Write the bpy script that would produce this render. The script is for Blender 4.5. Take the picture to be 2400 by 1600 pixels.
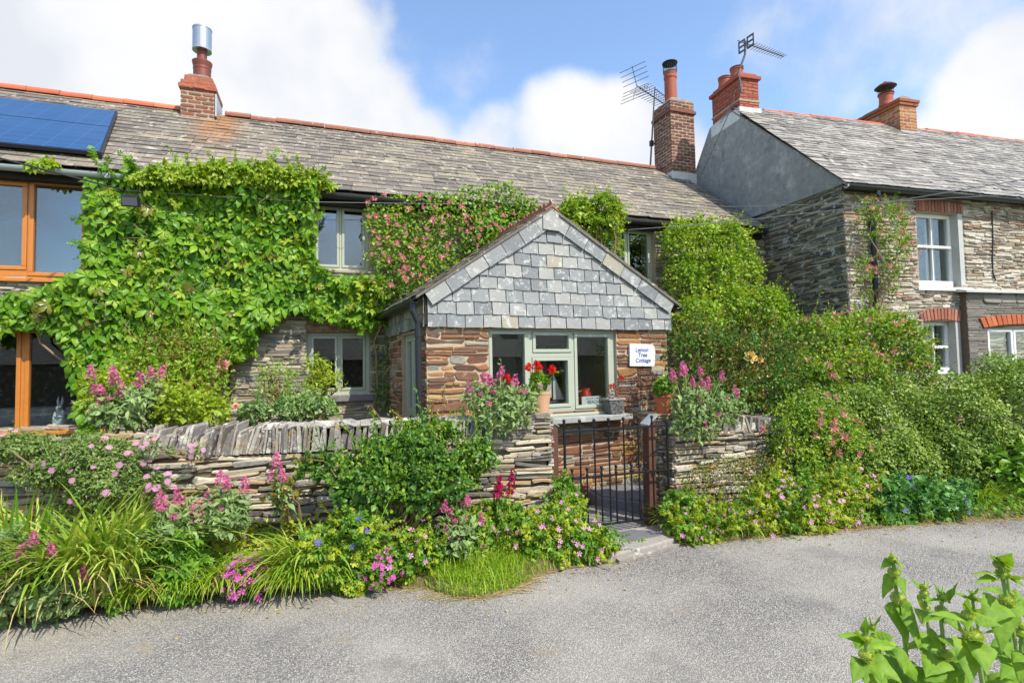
import bpy, math, random
import numpy as np
from mathutils import Vector, Matrix
for o in list(bpy.data.objects): bpy.data.objects.remove(o, do_unlink=True)
SC = bpy.context.scene
COL = SC.collection
R = math.radians
# ------------------------------------------------------------------ camera
FPX, CX, CY = 1260.0, 1200.0, 800.0          # focal length and centre in photo pixels (2400 x 1600)
YAW, PITCH, ROLL = R(19.65), R(2.7), 0.019
CAM = np.array([0.0, 0.0, 1.65])
cf = np.array([math.sin(YAW)*math.cos(PITCH), math.cos(YAW)*math.cos(PITCH), math.sin(PITCH)])
_r0 = np.array([math.cos(YAW), -math.sin(YAW), 0.0]); _u0 = np.cross(_r0, cf)
cr = math.cos(ROLL)*_r0 - math.sin(ROLL)*_u0
cu = math.sin(ROLL)*_r0 + math.cos(ROLL)*_u0
cd = bpy.data.cameras.new('camera'); cam = bpy.data.objects.new('camera', cd); COL.objects.link(cam)
cd.sensor_width = 36; cd.lens = 36*FPX/2400; cd.clip_start = 0.05; cd.clip_end = 3000
cam.matrix_world = Matrix(((cr[0], cu[0], -cf[0], CAM[0]), (cr[1], cu[1], -cf[1], CAM[1]), (cr[2], cu[2], -cf[2], CAM[2]), (0, 0, 0, 1)))
SC.camera = cam
def ray(u, v): return cr*(u-CX)/FPX + cu*(CY-v)/FPX + cf
def at(u, v, X=None, Y=None, Z=None):          # measured photo point on a wall, side or ground plane
    d = ray(u, v)
    s = (X-CAM[0])/d[0] if X is not None else (Y-CAM[1])/d[1] if Y is not None else (Z-CAM[2])/d[2]
    return CAM + s*d
def atd(u, v, dist): return CAM + ray(u, v)*dist
def onpl(u, v, p, n):
    d = ray(u, v); return CAM + d*(np.dot(np.array(p)-CAM, n)/np.dot(d, n))
# ------------------------------------------------------------------ sun, sky, exposure
SUN_AZ, SUN_EL = R(26), R(50)                  # azimuth to the right of the facade normal
sdir = np.array([math.sin(SUN_AZ)*math.cos(SUN_EL), -math.cos(SUN_AZ)*math.cos(SUN_EL), math.sin(SUN_EL)])
sl = bpy.data.lights.new('sun', 'SUN'); sl.energy = 4.6; sl.angle = R(0.5); sl.color = (1, 0.94, 0.84)
sun = bpy.data.objects.new('sun', sl); COL.objects.link(sun)
sun.rotation_euler = Vector(sdir).to_track_quat('Z', 'Y').to_euler(); sun.location = (8, -8, 14)
SC.view_settings.view_transform = 'Standard'; SC.view_settings.look = 'None'
SC.view_settings.exposure = 0.3; SC.view_settings.gamma = 1; SC.view_settings.use_curve_mapping = False
SC.cycles.max_bounces = 8; SC.cycles.transparent_max_bounces = 12; SC.cycles.diffuse_bounces = 3
SC.cycles.use_denoising = True

class NT:
    def __init__(s, nt): s.t = nt; nt.nodes.clear()
    def n(s, typ, out=0, props=None, **kw):
        nd = s.t.nodes.new(typ)
        for k, v in (props or {}).items(): setattr(nd, k, v)
        for k, v in kw.items():
            key = k.replace('_', ' ') if not (k[0] == 'i' and k[1:].isdigit()) else int(k[1:])
            s.put(nd.inputs[key], v)
        return nd if out is None else nd.outputs[out]
    def put(s, sock, v):
        if isinstance(v, bpy.types.NodeSocket): s.t.links.new(v, sock)
        elif isinstance(v, (tuple, list)) and len(v) == 3 and sock.type == 'RGBA': sock.default_value = (*v, 1)
        else: sock.default_value = v
    def math(s, op, a, b=0.0, c=None, clamp=False):
        kw = {'i0': a, 'i1': b}
        if c is not None: kw['i2'] = c
        return s.n('ShaderNodeMath', 0, {'operation': op, 'use_clamp': clamp}, **kw)
    def ramp(s, fac, stops, interp='LINEAR'):
        nd = s.t.nodes.new('ShaderNodeValToRGB'); cr_ = nd.color_ramp; cr_.interpolation = interp
        while len(cr_.elements) > 1: cr_.elements.remove(cr_.elements[-1])
        cr_.elements[0].position = stops[0][0]; cr_.elements[0].color = (*stops[0][1], 1)
        for p, c in stops[1:]:
            e = cr_.elements.new(p); e.color = (*c, 1)
        s.t.links.new(fac, nd.inputs[0]); return nd.outputs[0]
    def mix(s, fac, a, b, mode='MIX'):
        nd = s.t.nodes.new('ShaderNodeMix'); nd.data_type = 'RGBA'; nd.blend_type = mode
        s.put(nd.inputs[0], fac); s.put(nd.inputs[6], a); s.put(nd.inputs[7], b); return nd.outputs[2]
    def smooth(s, x, lo, hi):
        nd = s.t.nodes.new('ShaderNodeMapRange'); nd.interpolation_type = 'SMOOTHSTEP'
        s.put(nd.inputs[0], x); s.put(nd.inputs[1], lo); s.put(nd.inputs[2], hi); return nd.outputs[0]
    def noise(s, vec, scale, detail=4, rough=0.6, out=0):
        return s.n('ShaderNodeTexNoise', out, Vector=vec, Scale=scale, Detail=detail, Roughness=rough)
    def pos(s): return s.n('ShaderNodeNewGeometry', 'Position')
    def island(s): return s.n('ShaderNodeNewGeometry', 'Random Per Island')

W = bpy.data.worlds.new('World'); SC.world = W; W.use_nodes = True
w = NT(W.node_tree)
sky = w.n('ShaderNodeTexSky', 0, {'sky_type': 'NISHITA', 'sun_disc': False, 'sun_elevation': SUN_EL,
          'sun_rotation': math.pi - SUN_AZ, 'air_density': 1.0, 'dust_density': 0.6, 'ozone_density': 1.6})
gen = w.n('ShaderNodeTexCoord', 'Generated')
gn = w.n('ShaderNodeVectorMath', 0, {'operation': 'NORMALIZE'}, i0=gen)
# cloud banks: real directions in the sky, broken up by noise
CLOUDS = [(-260, 160, 20, .9), (120, 170, 21, 1.0), (420, 130, 20, 1.0), (600, 110, 13, .95), (640, 250, 13, .9), (840, 280, 8, .7), (350, 300, 20, 1.0),
          (1190, 350, 6, .7), (1320, 310, 7.5, .8), (1450, 320, 7, .8), (1520, 400, 8, .85), (1150, 430, 8, .75), (960, 400, 8, .75),
          (1850, 40, 7, .42), (2020, 30, 8, .45), (2200, 30, 8, .45), (1950, 170, 6, .4), (2120, 120, 7, .4), (1720, 150, 5, .32),
          (2390, 190, 6.5, .9), (2340, 250, 6.5, .9), (2420, 330, 9, 1.0), (2280, 330, 6, .8), (2640, 220, 11, 1.0), (2200, 400, 7, .8),
          (860, 20, 3.5, .5)]
acc = None
for (u, v, deg, wt) in CLOUDS:
    d = ray(u, v); d = d/np.linalg.norm(d)
    dt = w.n('ShaderNodeVectorMath', 'Value', {'operation': 'DOT_PRODUCT'}, i0=gn, i1=tuple(d))
    sm = w.n('ShaderNodeMapRange', 0, {'interpolation_type': 'SMOOTHSTEP'}, i0=dt, i1=math.cos(R(deg*1.02)), i2=math.cos(R(deg*.42)), i3=0.0, i4=wt)
    acc = sm if acc is None else w.n('ShaderNodeMath', 0, {'operation': 'SMOOTH_MAX'}, i0=acc, i1=sm, i2=0.25)
# clouds elsewhere in the sky (behind the camera and overhead), seen only in reflections
dY = w.n('ShaderNodeVectorMath', 'Value', {'operation': 'DOT_PRODUCT'}, i0=gn, i1=(0, -1, 0))
bk = w.math('MULTIPLY', w.smooth(dY, 0.1, 0.5), 0.52)
acc = w.math('MAXIMUM', acc, bk)
n1 = w.n('ShaderNodeTexNoise', 0, Vector=gn, Scale=5.0, Detail=9.0, Roughness=0.58)
n2 = w.n('ShaderNodeTexNoise', 0, Vector=gn, Scale=2.3, Detail=5.0, Roughness=0.5)
nn = w.math('ADD', w.math('MULTIPLY', w.math('SUBTRACT', n1, 0.5), 1.25), w.math('MULTIPLY', w.math('SUBTRACT', n2, 0.5), 0.5))
mask = w.smooth(w.math('ADD', acc, nn), 0.26, 0.84)
shade = w.smooth(w.n('ShaderNodeTexNoise', 0, Vector=gn, Scale=4.0, Detail=6.0, Roughness=0.5), 0.35, 0.62)
SKYS = 0.14
cloudc = w.mix(shade, (0.66/SKYS, 0.685/SKYS, 0.74/SKYS), (0.83/SKYS, 0.83/SKYS, 0.835/SKYS))
skyt = w.mix(1.0, sky, (1.72, 1.76, 1.78), 'MULTIPLY')
final = w.mix(w.math('MULTIPLY', mask, 0.97), skyt, cloudc)
bg = w.n('ShaderNodeBackground', 0, Color=final, Strength=SKYS)
w.n('ShaderNodeOutputWorld', None, Surface=bg)
# ------------------------------------------------------------------ helpers
def lin(h):
    h = h.lstrip('#'); c = [int(h[i:i+2], 16)/255 for i in (0, 2, 4)]
    return tuple(x/12.92 if x <= .04045 else ((x+.055)/1.055)**2.4 for x in c)
def V3(*a): return np.array(a, float)
def nrm(a): a = np.asarray(a, float); return a/np.maximum(np.linalg.norm(a, axis=-1, keepdims=True), 1e-9)
class Fr:                                        # local frame: x along, y outward, z up
    def __init__(s, o, ax, n, az=(0, 0, 1)): s.o = np.array(o, float); s.ax = nrm(ax); s.n = nrm(n); s.az = nrm(az)
    def w(s, x, y, z): return s.o + s.ax*x + s.n*y + s.az*z
    def loc(s, u, v, y=0.0):                     # photo point -> local x, z on the plane at y
        p = onpl(u, v, s.o + s.n*y, s.n) - s.o; return float(p@s.ax), float(p@s.az)
class MB:
    def __init__(s): s.v = []; s.f = []
    def add(s, vs, fs):
        b = len(s.v); s.v.extend([tuple(map(float, p)) for p in vs]); s.f.extend([tuple(b+i for i in q) for q in fs])
    def box(s, fr, x0, x1, y0, y1, z0, z1):
        c = [fr.w(x, y, z) for z in (z0, z1) for y in (y0, y1) for x in (x0, x1)]
        s.add(c, [(0, 1, 5, 4), (1, 3, 7, 5), (3, 2, 6, 7), (2, 0, 4, 6), (4, 5, 7, 6), (2, 3, 1, 0)])
    def prism(s, fr, pts, y0, y1):               # polygon in local x,z extruded along y
        n = len(pts); a = [fr.w(x, y0, z) for x, z in pts]; b = [fr.w(x, y1, z) for x, z in pts]
        s.add(a+b, [tuple(range(n-1, -1, -1)), tuple(range(n, 2*n))] + [(i, (i+1) % n, n+(i+1) % n, n+i) for i in range(n)])
    def tube(s, pts, rad, seg=8, cap=True):
        pts = [np.array(p, float) for p in pts]; n = len(pts)
        rads = rad if isinstance(rad, (list, tuple, np.ndarray)) else [rad]*n
        t0 = nrm(pts[1]-pts[0]); ref = V3(0, 0, 1) if abs(t0[2]) < .9 else V3(1, 0, 0)
        vs = []
        for i, p in enumerate(pts):
            t = nrm(pts[min(i+1, n-1)]-pts[max(i-1, 0)])
            a = ref - t*(ref@t)
            if np.linalg.norm(a) < 1e-6: a = V3(1, 0, 0) - t*t[0]
            a = nrm(a); b = np.cross(t, a); ref = a
            for k in range(seg):
                th = 2*math.pi*k/seg; vs.append(p + (a*math.cos(th)+b*math.sin(th))*rads[i])
        fs = [(i*seg+k, i*seg+(k+1) % seg, (i+1)*seg+(k+1) % seg, (i+1)*seg+k) for i in range(n-1) for k in range(seg)]
        if cap: fs += [tuple(range(seg-1, -1, -1)), tuple((n-1)*seg+k for k in range(seg))]
        s.add(vs, fs)
    def lathe(s, c, prof, seg=24, squash=1.0):
        c = np.array(c, float); vs = []
        for r, z in prof:
            for k in range(seg):
                th = 2*math.pi*k/seg; vs.append(c+V3(r*math.cos(th), r*math.sin(th)*squash, z))
        n = len(prof)
        fs = [(i*seg+k, i*seg+(k+1) % seg, (i+1)*seg+(k+1) % seg, (i+1)*seg+k) for i in range(n-1) for k in range(seg)]
        s.add(vs, fs + [tuple(range(seg-1, -1, -1)), tuple((n-1)*seg+k for k in range(seg))])
    def sphere(s, c, r, seg=12, rings=8, sc=(1, 1, 1)):
        c = np.array(c, float); prof = []
        vs = [c+V3(0, 0, -r*sc[2])]
        for i in range(1, rings):
            a = math.pi*i/rings - math.pi/2
            for k in range(seg):
                th = 2*math.pi*k/seg; vs.append(c+V3(math.cos(a)*math.cos(th)*r*sc[0], math.cos(a)*math.sin(th)*r*sc[1], math.sin(a)*r*sc[2]))
        vs.append(c+V3(0, 0, r*sc[2])); L = len(vs)-1; fs = []
        for k in range(seg):
            fs.append((0, 1+(k+1) % seg, 1+k)); fs.append((L, L-seg+k, L-seg+(k+1) % seg))
        for i in range(rings-2):
            for k in range(seg): fs.append((1+i*seg+k, 1+i*seg+(k+1) % seg, 1+(i+1)*seg+(k+1) % seg, 1+(i+1)*seg+k))
        s.add(vs, fs)
    def mesh(s, name, m, smooth=False):
        me = bpy.data.meshes.new(name); me.from_pydata(s.v, [], s.f); me.update()
        if m: me.materials.append(m)
        if smooth: me.polygons.foreach_set('use_smooth', [True]*len(me.polygons))
        return me
def tag(o, label=None, cat=None, group=None, kind=None):
    if label: o['label'] = label
    if cat: o['category'] = cat
    if group: o['group'] = group
    if kind: o['kind'] = kind
    return o
def thing(name, label, cat, loc=(0, 0, 0), group=None):
    o = bpy.data.objects.new(name, None); COL.objects.link(o); o.location = [float(x) for x in loc]; o.empty_display_size = .1
    return tag(o, label, cat, group)
def link(name, me, parent=None, label=None, bev=0):
    o = bpy.data.objects.new(name, me); COL.objects.link(o)
    if parent is not None:
        o.parent = parent
        if parent.parent is None and parent.type == 'EMPTY': o.location = -Vector(parent.location)
    if label: o['label'] = label
    if bev:
        b = o.modifiers.new('bevel', 'BEVEL'); b.width = bev; b.segments = 2; b.limit_method = 'ANGLE'; b.angle_limit = R(40)
    return o
def part(name, mb, m, parent=None, label=None, smooth=False, bev=0): return link(name, mb.mesh(name, m, smooth), parent, label, bev)
def structure(name, mb, m, kind='structure', smooth=False): return tag(link(name, mb.mesh(name, m, smooth)), kind=kind)
# ------------------------------------------------------------------ materials
MATS = {}
def mat(name):
    m = bpy.data.materials.new(name); m.use_nodes = True; return m, NT(m.node_tree)
def finish(t, shader, disp=None):
    t.n('ShaderNodeOutputMaterial', None, Surface=shader)
def bump(t, h, strength, dist=0.01, normal=None):
    kw = dict(Height=h, Strength=strength, Distance=dist)
    if normal is not None: kw['Normal'] = normal
    return t.n('ShaderNodeBump', 0, **kw)
def plain(name, col, rough=0.5, metal=0.0, var=0.12, scale=8, spec=0.5, bmp=0.0, bscale=60):
    m, t = mat(name); p = t.pos()
    nz = t.noise(p, scale, 5, .6)
    f = t.math('ADD', t.math('MULTIPLY', nz, 2*var), 1-var)
    c = t.mix(1.0, col, t.n('ShaderNodeCombineXYZ', 0, X=f, Y=f, Z=f), 'MULTIPLY')
    kw = dict(Base_Color=c, Roughness=rough, Metallic=metal); kw['Specular_IOR_Level'] = spec
    if bmp: kw['Normal'] = bump(t, t.noise(p, bscale, 4), bmp, .004)
    finish(t, t.n('ShaderNodeBsdfPrincipled', 0, **kw)); return m
def stone(name, cols, var=.35, nscale=(3, 22, 6), lichen=None, lo=.58, hi=.66, rough=.85, bmp=.5, stretch=True, lscale=6, extra=None):
    m, t = mat(name); p = t.pos(); isl = t.island()
    st = [((i+.5)/len(cols), c) for i, c in enumerate(cols)]
    base = t.ramp(isl, st, 'CONSTANT' if len(cols) > 5 else 'LINEAR')
    pv = t.n('ShaderNodeVectorMath', 0, {'operation': 'MULTIPLY'}, i0=p, i1=(1, 1, 5.0 if stretch else 1))
    nz = t.noise(pv, nscale[1], 6, .65); nb = t.noise(pv, nscale[0], 4, .6)
    k = t.math('ADD', t.math('MULTIPLY', nz, 2.2*var), t.math('ADD', t.math('MULTIPLY', nb, 1.2*var), 1-1.7*var))
    c = t.mix(1.0, base, t.n('ShaderNodeCombineXYZ', 0, X=k, Y=k, Z=k), 'MULTIPLY')
    for i, lc in enumerate(lichen or []):
        off = t.n('ShaderNodeVectorMath', 0, {'operation': 'ADD'}, i0=p, i1=(i*7.3, i*3.1, i*5.7))
        l = t.noise(off, lscale*(1+.6*i), 8, .72)
        c = t.mix(t.math('MULTIPLY', t.smooth(l, lo+.03*i, hi+.03*i), .85), c, lc)
    if extra: c = extra(t, p, c)
    h = t.math('ADD', t.noise(pv, 30, 6, .7), t.math('MULTIPLY', t.noise(pv, 9, 4, .6), .8))
    if stretch: cre = t.smooth(t.noise(pv, 13, 5, .6), .42, .33); c = t.mix(t.math('MULTIPLY', cre, .55), c, (.035, .03, .026))
    finish(t, t.n('ShaderNodeBsdfPrincipled', 0, Base_Color=c, Roughness=rough, Normal=bump(t, h, bmp, .012))); return m
def leafmat(name, cols, trans=.32, rough=.42, spec=.35, clump=.35, cs=2.2, vein=None):
    m, t = mat(name); isl = t.island(); p = t.pos(); cols = [(min(1, a*1.08), min(1, b*.97), c_*.72) for a, b, c_ in cols]
    x = t.math('ADD', t.math('MULTIPLY', isl, 1-clump), t.math('MULTIPLY', t.smooth(t.noise(p, cs, 3), .3, .7), clump))
    c = t.ramp(x, [(i/(len(cols)-1), q) for i, q in enumerate(cols)])
    fine = t.noise(p, 55, 3); k = t.math('ADD', t.math('MULTIPLY', fine, .5), .75)
    c = t.mix(1.0, c, t.n('ShaderNodeCombineXYZ', 0, X=k, Y=k, Z=k), 'MULTIPLY')
    tc = t.mix(1.0, c, (1.5, 1.35, .45), 'MULTIPLY')
    kw = dict(Base_Color=c, Roughness=rough); kw['Specular_IOR_Level'] = spec
    if vein: kw['Normal'] = bump(t, t.noise(p, vein, 3), .25, .004)
    b = t.n('ShaderNodeBsdfPrincipled', 0, **kw)
    tr = t.n('ShaderNodeBsdfTranslucent', 0, Color=tc)
    finish(t, t.n('ShaderNodeMixShader', 0, i0=trans, i1=b, i2=tr)); return m
def petal(name, cols, trans=.25):
    m, t = mat(name); c = t.ramp(t.island(), [(i/(len(cols)-1), q) for i, q in enumerate(cols)])
    kw = dict(Base_Color=c, Roughness=.6); kw['Specular_IOR_Level'] = .2
    b = t.n('ShaderNodeBsdfPrincipled', 0, **kw); tr = t.n('ShaderNodeBsdfTranslucent', 0, Color=c)
    finish(t, t.n('ShaderNodeMixShader', 0, i0=trans, i1=b, i2=tr)); return m
def glass(name, refl=.22, tint=(.86, .9, .9)):
    m, t = mat(name)
    fr_ = t.n('ShaderNodeFresnel', 0, IOR=1.5)
    bf = t.n('ShaderNodeNewGeometry', 'Backfacing'); f = t.math('MULTIPLY', t.math('ADD', fr_, refl, clamp=True), t.math('SUBTRACT', 1.0, bf))
    p = t.pos(); nb = bump(t, t.noise(p, 1.1, 1), .02, .05)
    g = t.n('ShaderNodeBsdfGlossy', 0, Color=(.95, .97, 1), Roughness=.01, Normal=nb)
    tr = t.n('ShaderNodeBsdfTransparent', 0, Color=tint)
    finish(t, t.n('ShaderNodeMixShader', 0, i0=f, i1=tr, i2=g)); return m
# ------------------------------------------------------------------ masonry, slates, openings
def cut(x0, x1, spans):
    out = [(x0, x1)]
    for a, b in spans:
        nx = []
        for p, q in out:
            if b <= p or a >= q: nx.append((p, q)); continue
            if a > p: nx.append((p, a))
            if b < q: nx.append((b, q))
        out = nx
    return [(p, q) for p, q in out if q-p > .03]
def onestone(mb, fr, x, z, w, h, prot, rg, jit=.12, back=-.03, lean=0.0, keep=None):
    a, b = w/2, h/2; r = min(a, b)
    k = rg.uniform(.25, .75, 4)*r
    pts = [(-a, -b+k[0]), (-a+k[0]*1.3, -b), (a-k[1]*1.3, -b), (a, -b+k[1]), (a, b-k[2]), (a-k[2]*1.3, b), (-a+k[3]*1.3, b), (-a, b-k[3])]
    if w > 4*h: pts = pts[:2]+[(rg.uniform(-a*.4, a*.4), -b*rg.uniform(.8, 1))]+pts[2:6]+[(rg.uniform(-a*.4, a*.4), b*rg.uniform(.8, 1))]+pts[6:]
    n = len(pts); J = rg.normal(0, jit*r, (n, 2))
    P = [(px_+J[i, 0]*.8, pz_+J[i, 1]) for i, (px_, pz_) in enumerate(pts)]
    cl, sn = math.cos(lean), math.sin(lean)
    tilt = rg.normal(0, .12)
    def put(s, y, bev):
        o = []
        for px_, pz_ in P:
            q = (px_ - math.copysign(min(bev, abs(px_)), px_), pz_ - math.copysign(min(bev, abs(pz_)), pz_))
            o.append(fr.w(x+q[0]*cl-q[1]*sn, y + (q[1]*tilt if s else 0), z+q[0]*sn+q[1]*cl))
        return o
    bv = min(.35*r, .012)
    vs = put(0, back, 0)+put(1, prot-bv*.7, 0)+put(1, prot, bv)
    fs = [(i, (i+1) % n, n+(i+1) % n, n+i) for i in range(n)]+[(n+i, n+(i+1) % n, 2*n+(i+1) % n, 2*n+i) for i in range(n)]
    fs.append(tuple(2*n+i for i in range(n)))
    mb.add(vs, fs)
def stones(mb, fr, x0, x1, z0, z1, ch, ln, prot=(.0, .02), gap=.006, holes=(), clip=None, wav=.0, seed=1, jit=.12, bond=False, lean=.0, split=0.0):
    rg = np.random.default_rng(seed); z = z0; row = 0
    while z < z1-.012:
        h = min(rg.uniform(*ch), z1-z); zm = z+h/2
        xa, xb = (x0, x1) if clip is None else clip(zm)
        sp = [(a, b) for a, b, c, d in holes if c < zm < d]
        ph = rg.uniform(0, 9)
        for p, q in (cut(xa, xb, sp) if xb > xa else []):
            x = p; first = True
            while x < q-.004:
                l = rg.uniform(*ln)
                if bond and first and row % 2: l *= .5
                first = False
                if x+l > q-.4*ln[0]: l = q-x
                zz = zm + wav*math.sin(x*1.7+z*1.1+ph*0)+wav*.4*math.sin(x*5.1+ph)
                le = rg.normal(0, lean) if lean else 0
                if split and rg.random() < split and h > .05:
                    hs = h*rg.uniform(.35, .65)
                    onestone(mb, fr, x+l/2, zz-h/2+hs/2, l-gap, hs-gap, rg.uniform(*prot), rg, jit, lean=le)
                    m_ = rg.uniform(.3, .7)*l
                    onestone(mb, fr, x+m_/2, zz+hs/2, m_-gap, h-hs-gap, rg.uniform(*prot), rg, jit, lean=le)
                    onestone(mb, fr, x+m_+(l-m_)/2, zz+hs/2, l-m_-gap, h-hs-gap, rg.uniform(*prot), rg, jit, lean=le)
                else: onestone(mb, fr, x+l/2, zz, l-gap, h-gap, rg.uniform(*prot), rg, jit, lean=le)
                x += l
        z += h; row += 1
def slates(mb, fr, x0, x1, z0, z1, expo, wid, th=.008, clip=None, seed=1, jit=.006, bond=True, gap=.005, over=1.35, rag=.004, lift=0.0, holes=()):
    rg = np.random.default_rng(seed); z = z0; row = 0
    while z < z1-.01:
        e = expo if not isinstance(expo, tuple) else rg.uniform(*expo)
        xa, xb = (x0, x1) if clip is None else clip(z, z+e)
        sp = [(a, b) for a, b, c, d in holes if c < z+e/2 < d]
        for p, q in cut(xa, xb, sp):
            x = p - (wid[0]*.5 if bond and row % 2 else rg.uniform(0, wid[0]*.5) if not bond else 0)
            while x < q-.003:
                l = rg.uniform(*wid); xl, xr = max(x, p), min(x+l, q); x += l
                if xr-xl < .012: continue
                zt = min(z+e*over, z1+.02); dz = rg.normal(0, jit); yb = th*2.1+lift+abs(rg.normal(0, th*.35)); g = gap/2
                nb = 4; bx = np.linspace(xl+g, xr-g, nb); bz = z+dz+rg.normal(0, rag, nb); sk = rg.normal(0, .002)
                bot = [fr.w(bx[i], yb+sk*(i-1.5), bz[i]) for i in range(nb)]
                bot2 = [fr.w(bx[i], yb-th+sk*(i-1.5), bz[i]-.001) for i in range(nb)]
                top = [fr.w(bx[i], th*.9, zt) for i in range(nb)]
                vs = bot+bot2+top
                fs = [(i, i+1, 2*nb+i+1, 2*nb+i) for i in range(nb-1)]+[(nb+i, nb+i+1, i+1, i) for i in range(nb-1)]
                fs += [(nb, 0, 2*nb), (nb-1, 2*nb-1, 3*nb-1)]
                mb.add(vs, fs)
        z += e; row += 1
def panel(mb, fr, x0, x1, z0, z1, y0, y1, holes=()):
    xs = sorted({x0, x1, *[min(max(h[i], x0), x1) for h in holes for i in (0, 1)]}); zs = sorted({z0, z1, *[min(max(h[i], z0), z1) for h in holes for i in (2, 3)]})
    for j in range(len(zs)-1):
        run = None
        for i in range(len(xs)-1):
            xm, zm = (xs[i]+xs[i+1])/2, (zs[j]+zs[j+1])/2
            solid = not any(a < xm < b and c < zm < d for a, b, c, d in holes)
            if solid: run = xs[i] if run is None else run
            if run is not None and (not solid or i == len(xs)-2):
                mb.box(fr, run, xs[i+1] if solid else xs[i], y0, y1, zs[j], zs[j+1]); run = None
def window(parent, fr, x0, x1, z0, z1, panes, mf, mg, y=-.06, t=.06, sash=.05, proud=.012, name='window', bev=.004, seal=None):
    mb = MB(); exp = [(a-sash, b+sash, c-sash, d+sash) for a, b, c, d in panes]
    panel(mb, fr, x0, x1, z0, z1, y-t, y, exp)
    wo = part(name, mb, mf, parent, bev=bev)
    for (a, b, c, d), (ea, eb, ec, ed) in zip(panes, exp):
        g = .003; s = MB(); panel(s, fr, ea+g, eb-g, ec+g, ed-g, y-t*.9, y+proud, [(a, b, c, d)])
        part('casement', s, mf, wo, bev=bev)
        q = MB(); q.box(fr, a-.004, b+.004, y-t*.5, y-t*.5+.008, c-.004, d+.004); part('pane', q, mg, wo)
    return wo
def gutter(mb, p0, p1, r=.058):
    p0 = V3(*p0); p1 = V3(*p1); d = p1-p0; L = np.linalg.norm(d); d = d/L
    side = nrm(np.cross(d, V3(0, 0, 1))); up = np.cross(side, d)
    fr = Fr(p0, side, d, up)
    arc = [(r*math.cos(t), r*math.sin(t)) for t in np.linspace(math.pi, 2*math.pi, 11)]
    arc += [((r-.006)*math.cos(t), (r-.006)*math.sin(t)) for t in np.linspace(2*math.pi, math.pi, 11)]
    mb.prism(fr, arc, 0, L)
def brickstack(parent, fr, w, d, z0, z1, m, mm, seed, ch=(.074, .078), ln=(.215, .23), prot=(.003, .008), name='stack', bands=()):
    """square brick stack: fr at the front left foot, w along x, d back along -y; each brick modelled, mortar core behind"""
    core = MB(); core.box(fr, .006, w-.006, -d+.006, -.006, z0, z1)
    st = part(name, core, mm, parent)
    b = MB()
    F = fr; S1 = Fr(fr.w(0, 0, 0), -fr.n, -fr.ax); S2 = Fr(fr.w(w, 0, 0), -fr.n, fr.ax); B = Fr(fr.w(0, -d, 0), fr.ax, -fr.n)
    for i, (f_, L) in enumerate(((F, w), (S1, d), (S2, d), (B, w))):
        g = Fr(f_.w(0, -.006, 0), f_.ax, f_.n); stones(b, g, 0, L, z0, z1, ch, ln, prot, .008, seed=seed+i, jit=.05, bond=True)
    part('brick_face', b, m, st); return st
def brickring(fr, w, d, o, z0, z1, seed):
    b = MB(); b.box(fr, -o+.004, w+o-.004, -d-o+.004, o-.004, z0, z1-.002)
    for i, (p_, a_, n_, L) in enumerate(((fr.w(-o, o, 0), fr.ax, fr.n, w+2*o), (fr.w(-o, o, 0), -fr.n, -fr.ax, d+2*o), (fr.w(w+o, o, 0), -fr.n, fr.ax, d+2*o))):
        stones(b, Fr(p_-n_*.006, a_, n_), 0, L, z0, z1, (z1-z0, z1-z0+.001), (.2, .24), (.003, .01), .007, seed=seed+i, jit=.08)
    return b
def bandring(mb, fr, w, d, o, z0, z1):
    mb.box(fr, -o, w+o, -d-o, o, z0, z1)
# materials for the buildings
M_stone_cot = stone('rubble_slate_stone', [lin(x) for x in ('8f8778', 'a89d88', '77726a', 'b5a98f', '9a8a72', '82807c', 'c0b69f', '6e665c')], .4, lichen=[lin('c9c4b4')], lo=.62, hi=.72)
M_stone_porch = stone('rust_slate_stone', [lin(x) for x in ('7a533c', '6e5040', '9c6a48', '855d44', 'ad7d48', '8b6549', '725746', '9a9484', 'a07448', '6c4c3c', 'ae8c58', '7e5b46', '928c80', '94663f')], .42, nscale=(4, 14, 6), lichen=[lin('c4b59c'), lin('4a3c36')], lo=.6, hi=.7, bmp=.9)
M_stone_right = stone('weathered_slate_stone', [lin(x) for x in ('a0937f', 'b8ad9b', '887b6a', 'c6bdad', '98846b', 'ab9e88', '7e7163', 'cdc5b6', '906e57')], .4, lichen=[lin('d8d2c6')], lo=.52, hi=.64, bmp=.9)
M_stone_side = stone('dark_slate_stone', [lin(x) for x in ('6f6a60', '7d766a', '575450', '8a8274', '6a5c4c', '76706a', '4a4744', '6e5444')], .4, lichen=[lin('cfcdc6'), lin('9a9878')], lo=.55, hi=.61, bmp=1.0)
M_stone_wall = stone('garden_slate_stone', [lin(x) for x in ('b8ac96', '9a9082', 'cabda4', '80786e', 'd4c8b0', 'a5987e', 'aca69c', 'b29670', '6f6961', 'c0ac8a')], .42, lichen=[lin('d2cab6'), lin('b98a4c')], lo=.58, hi=.68, bmp=.9)
M_cope = stone('coping_slate_stone', [lin(x) for x in ('98928a', 'a8a197', '7c756e', 'b6afa3', '8a7f74', '6f6862')], .5, stretch=False, nscale=(5, 26, 6), lichen=[lin('d6d2c8'), lin('b0965c')], lo=.54, hi=.62, bmp=.9)
M_mortar = plain('lime_mortar', lin('a79c88'), .95, var=.25, scale=14, bmp=.5)
M_mortar_porch = plain('pale_mortar', lin('b3a48a'), .95, var=.2, scale=14, bmp=.5)
M_gap = plain('dark_joint', lin('3a3630'), 1, var=.3)
M_joint = plain('earthy_joint', lin('6a5e4c'), 1, var=.4, scale=12, bmp=.6)
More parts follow.
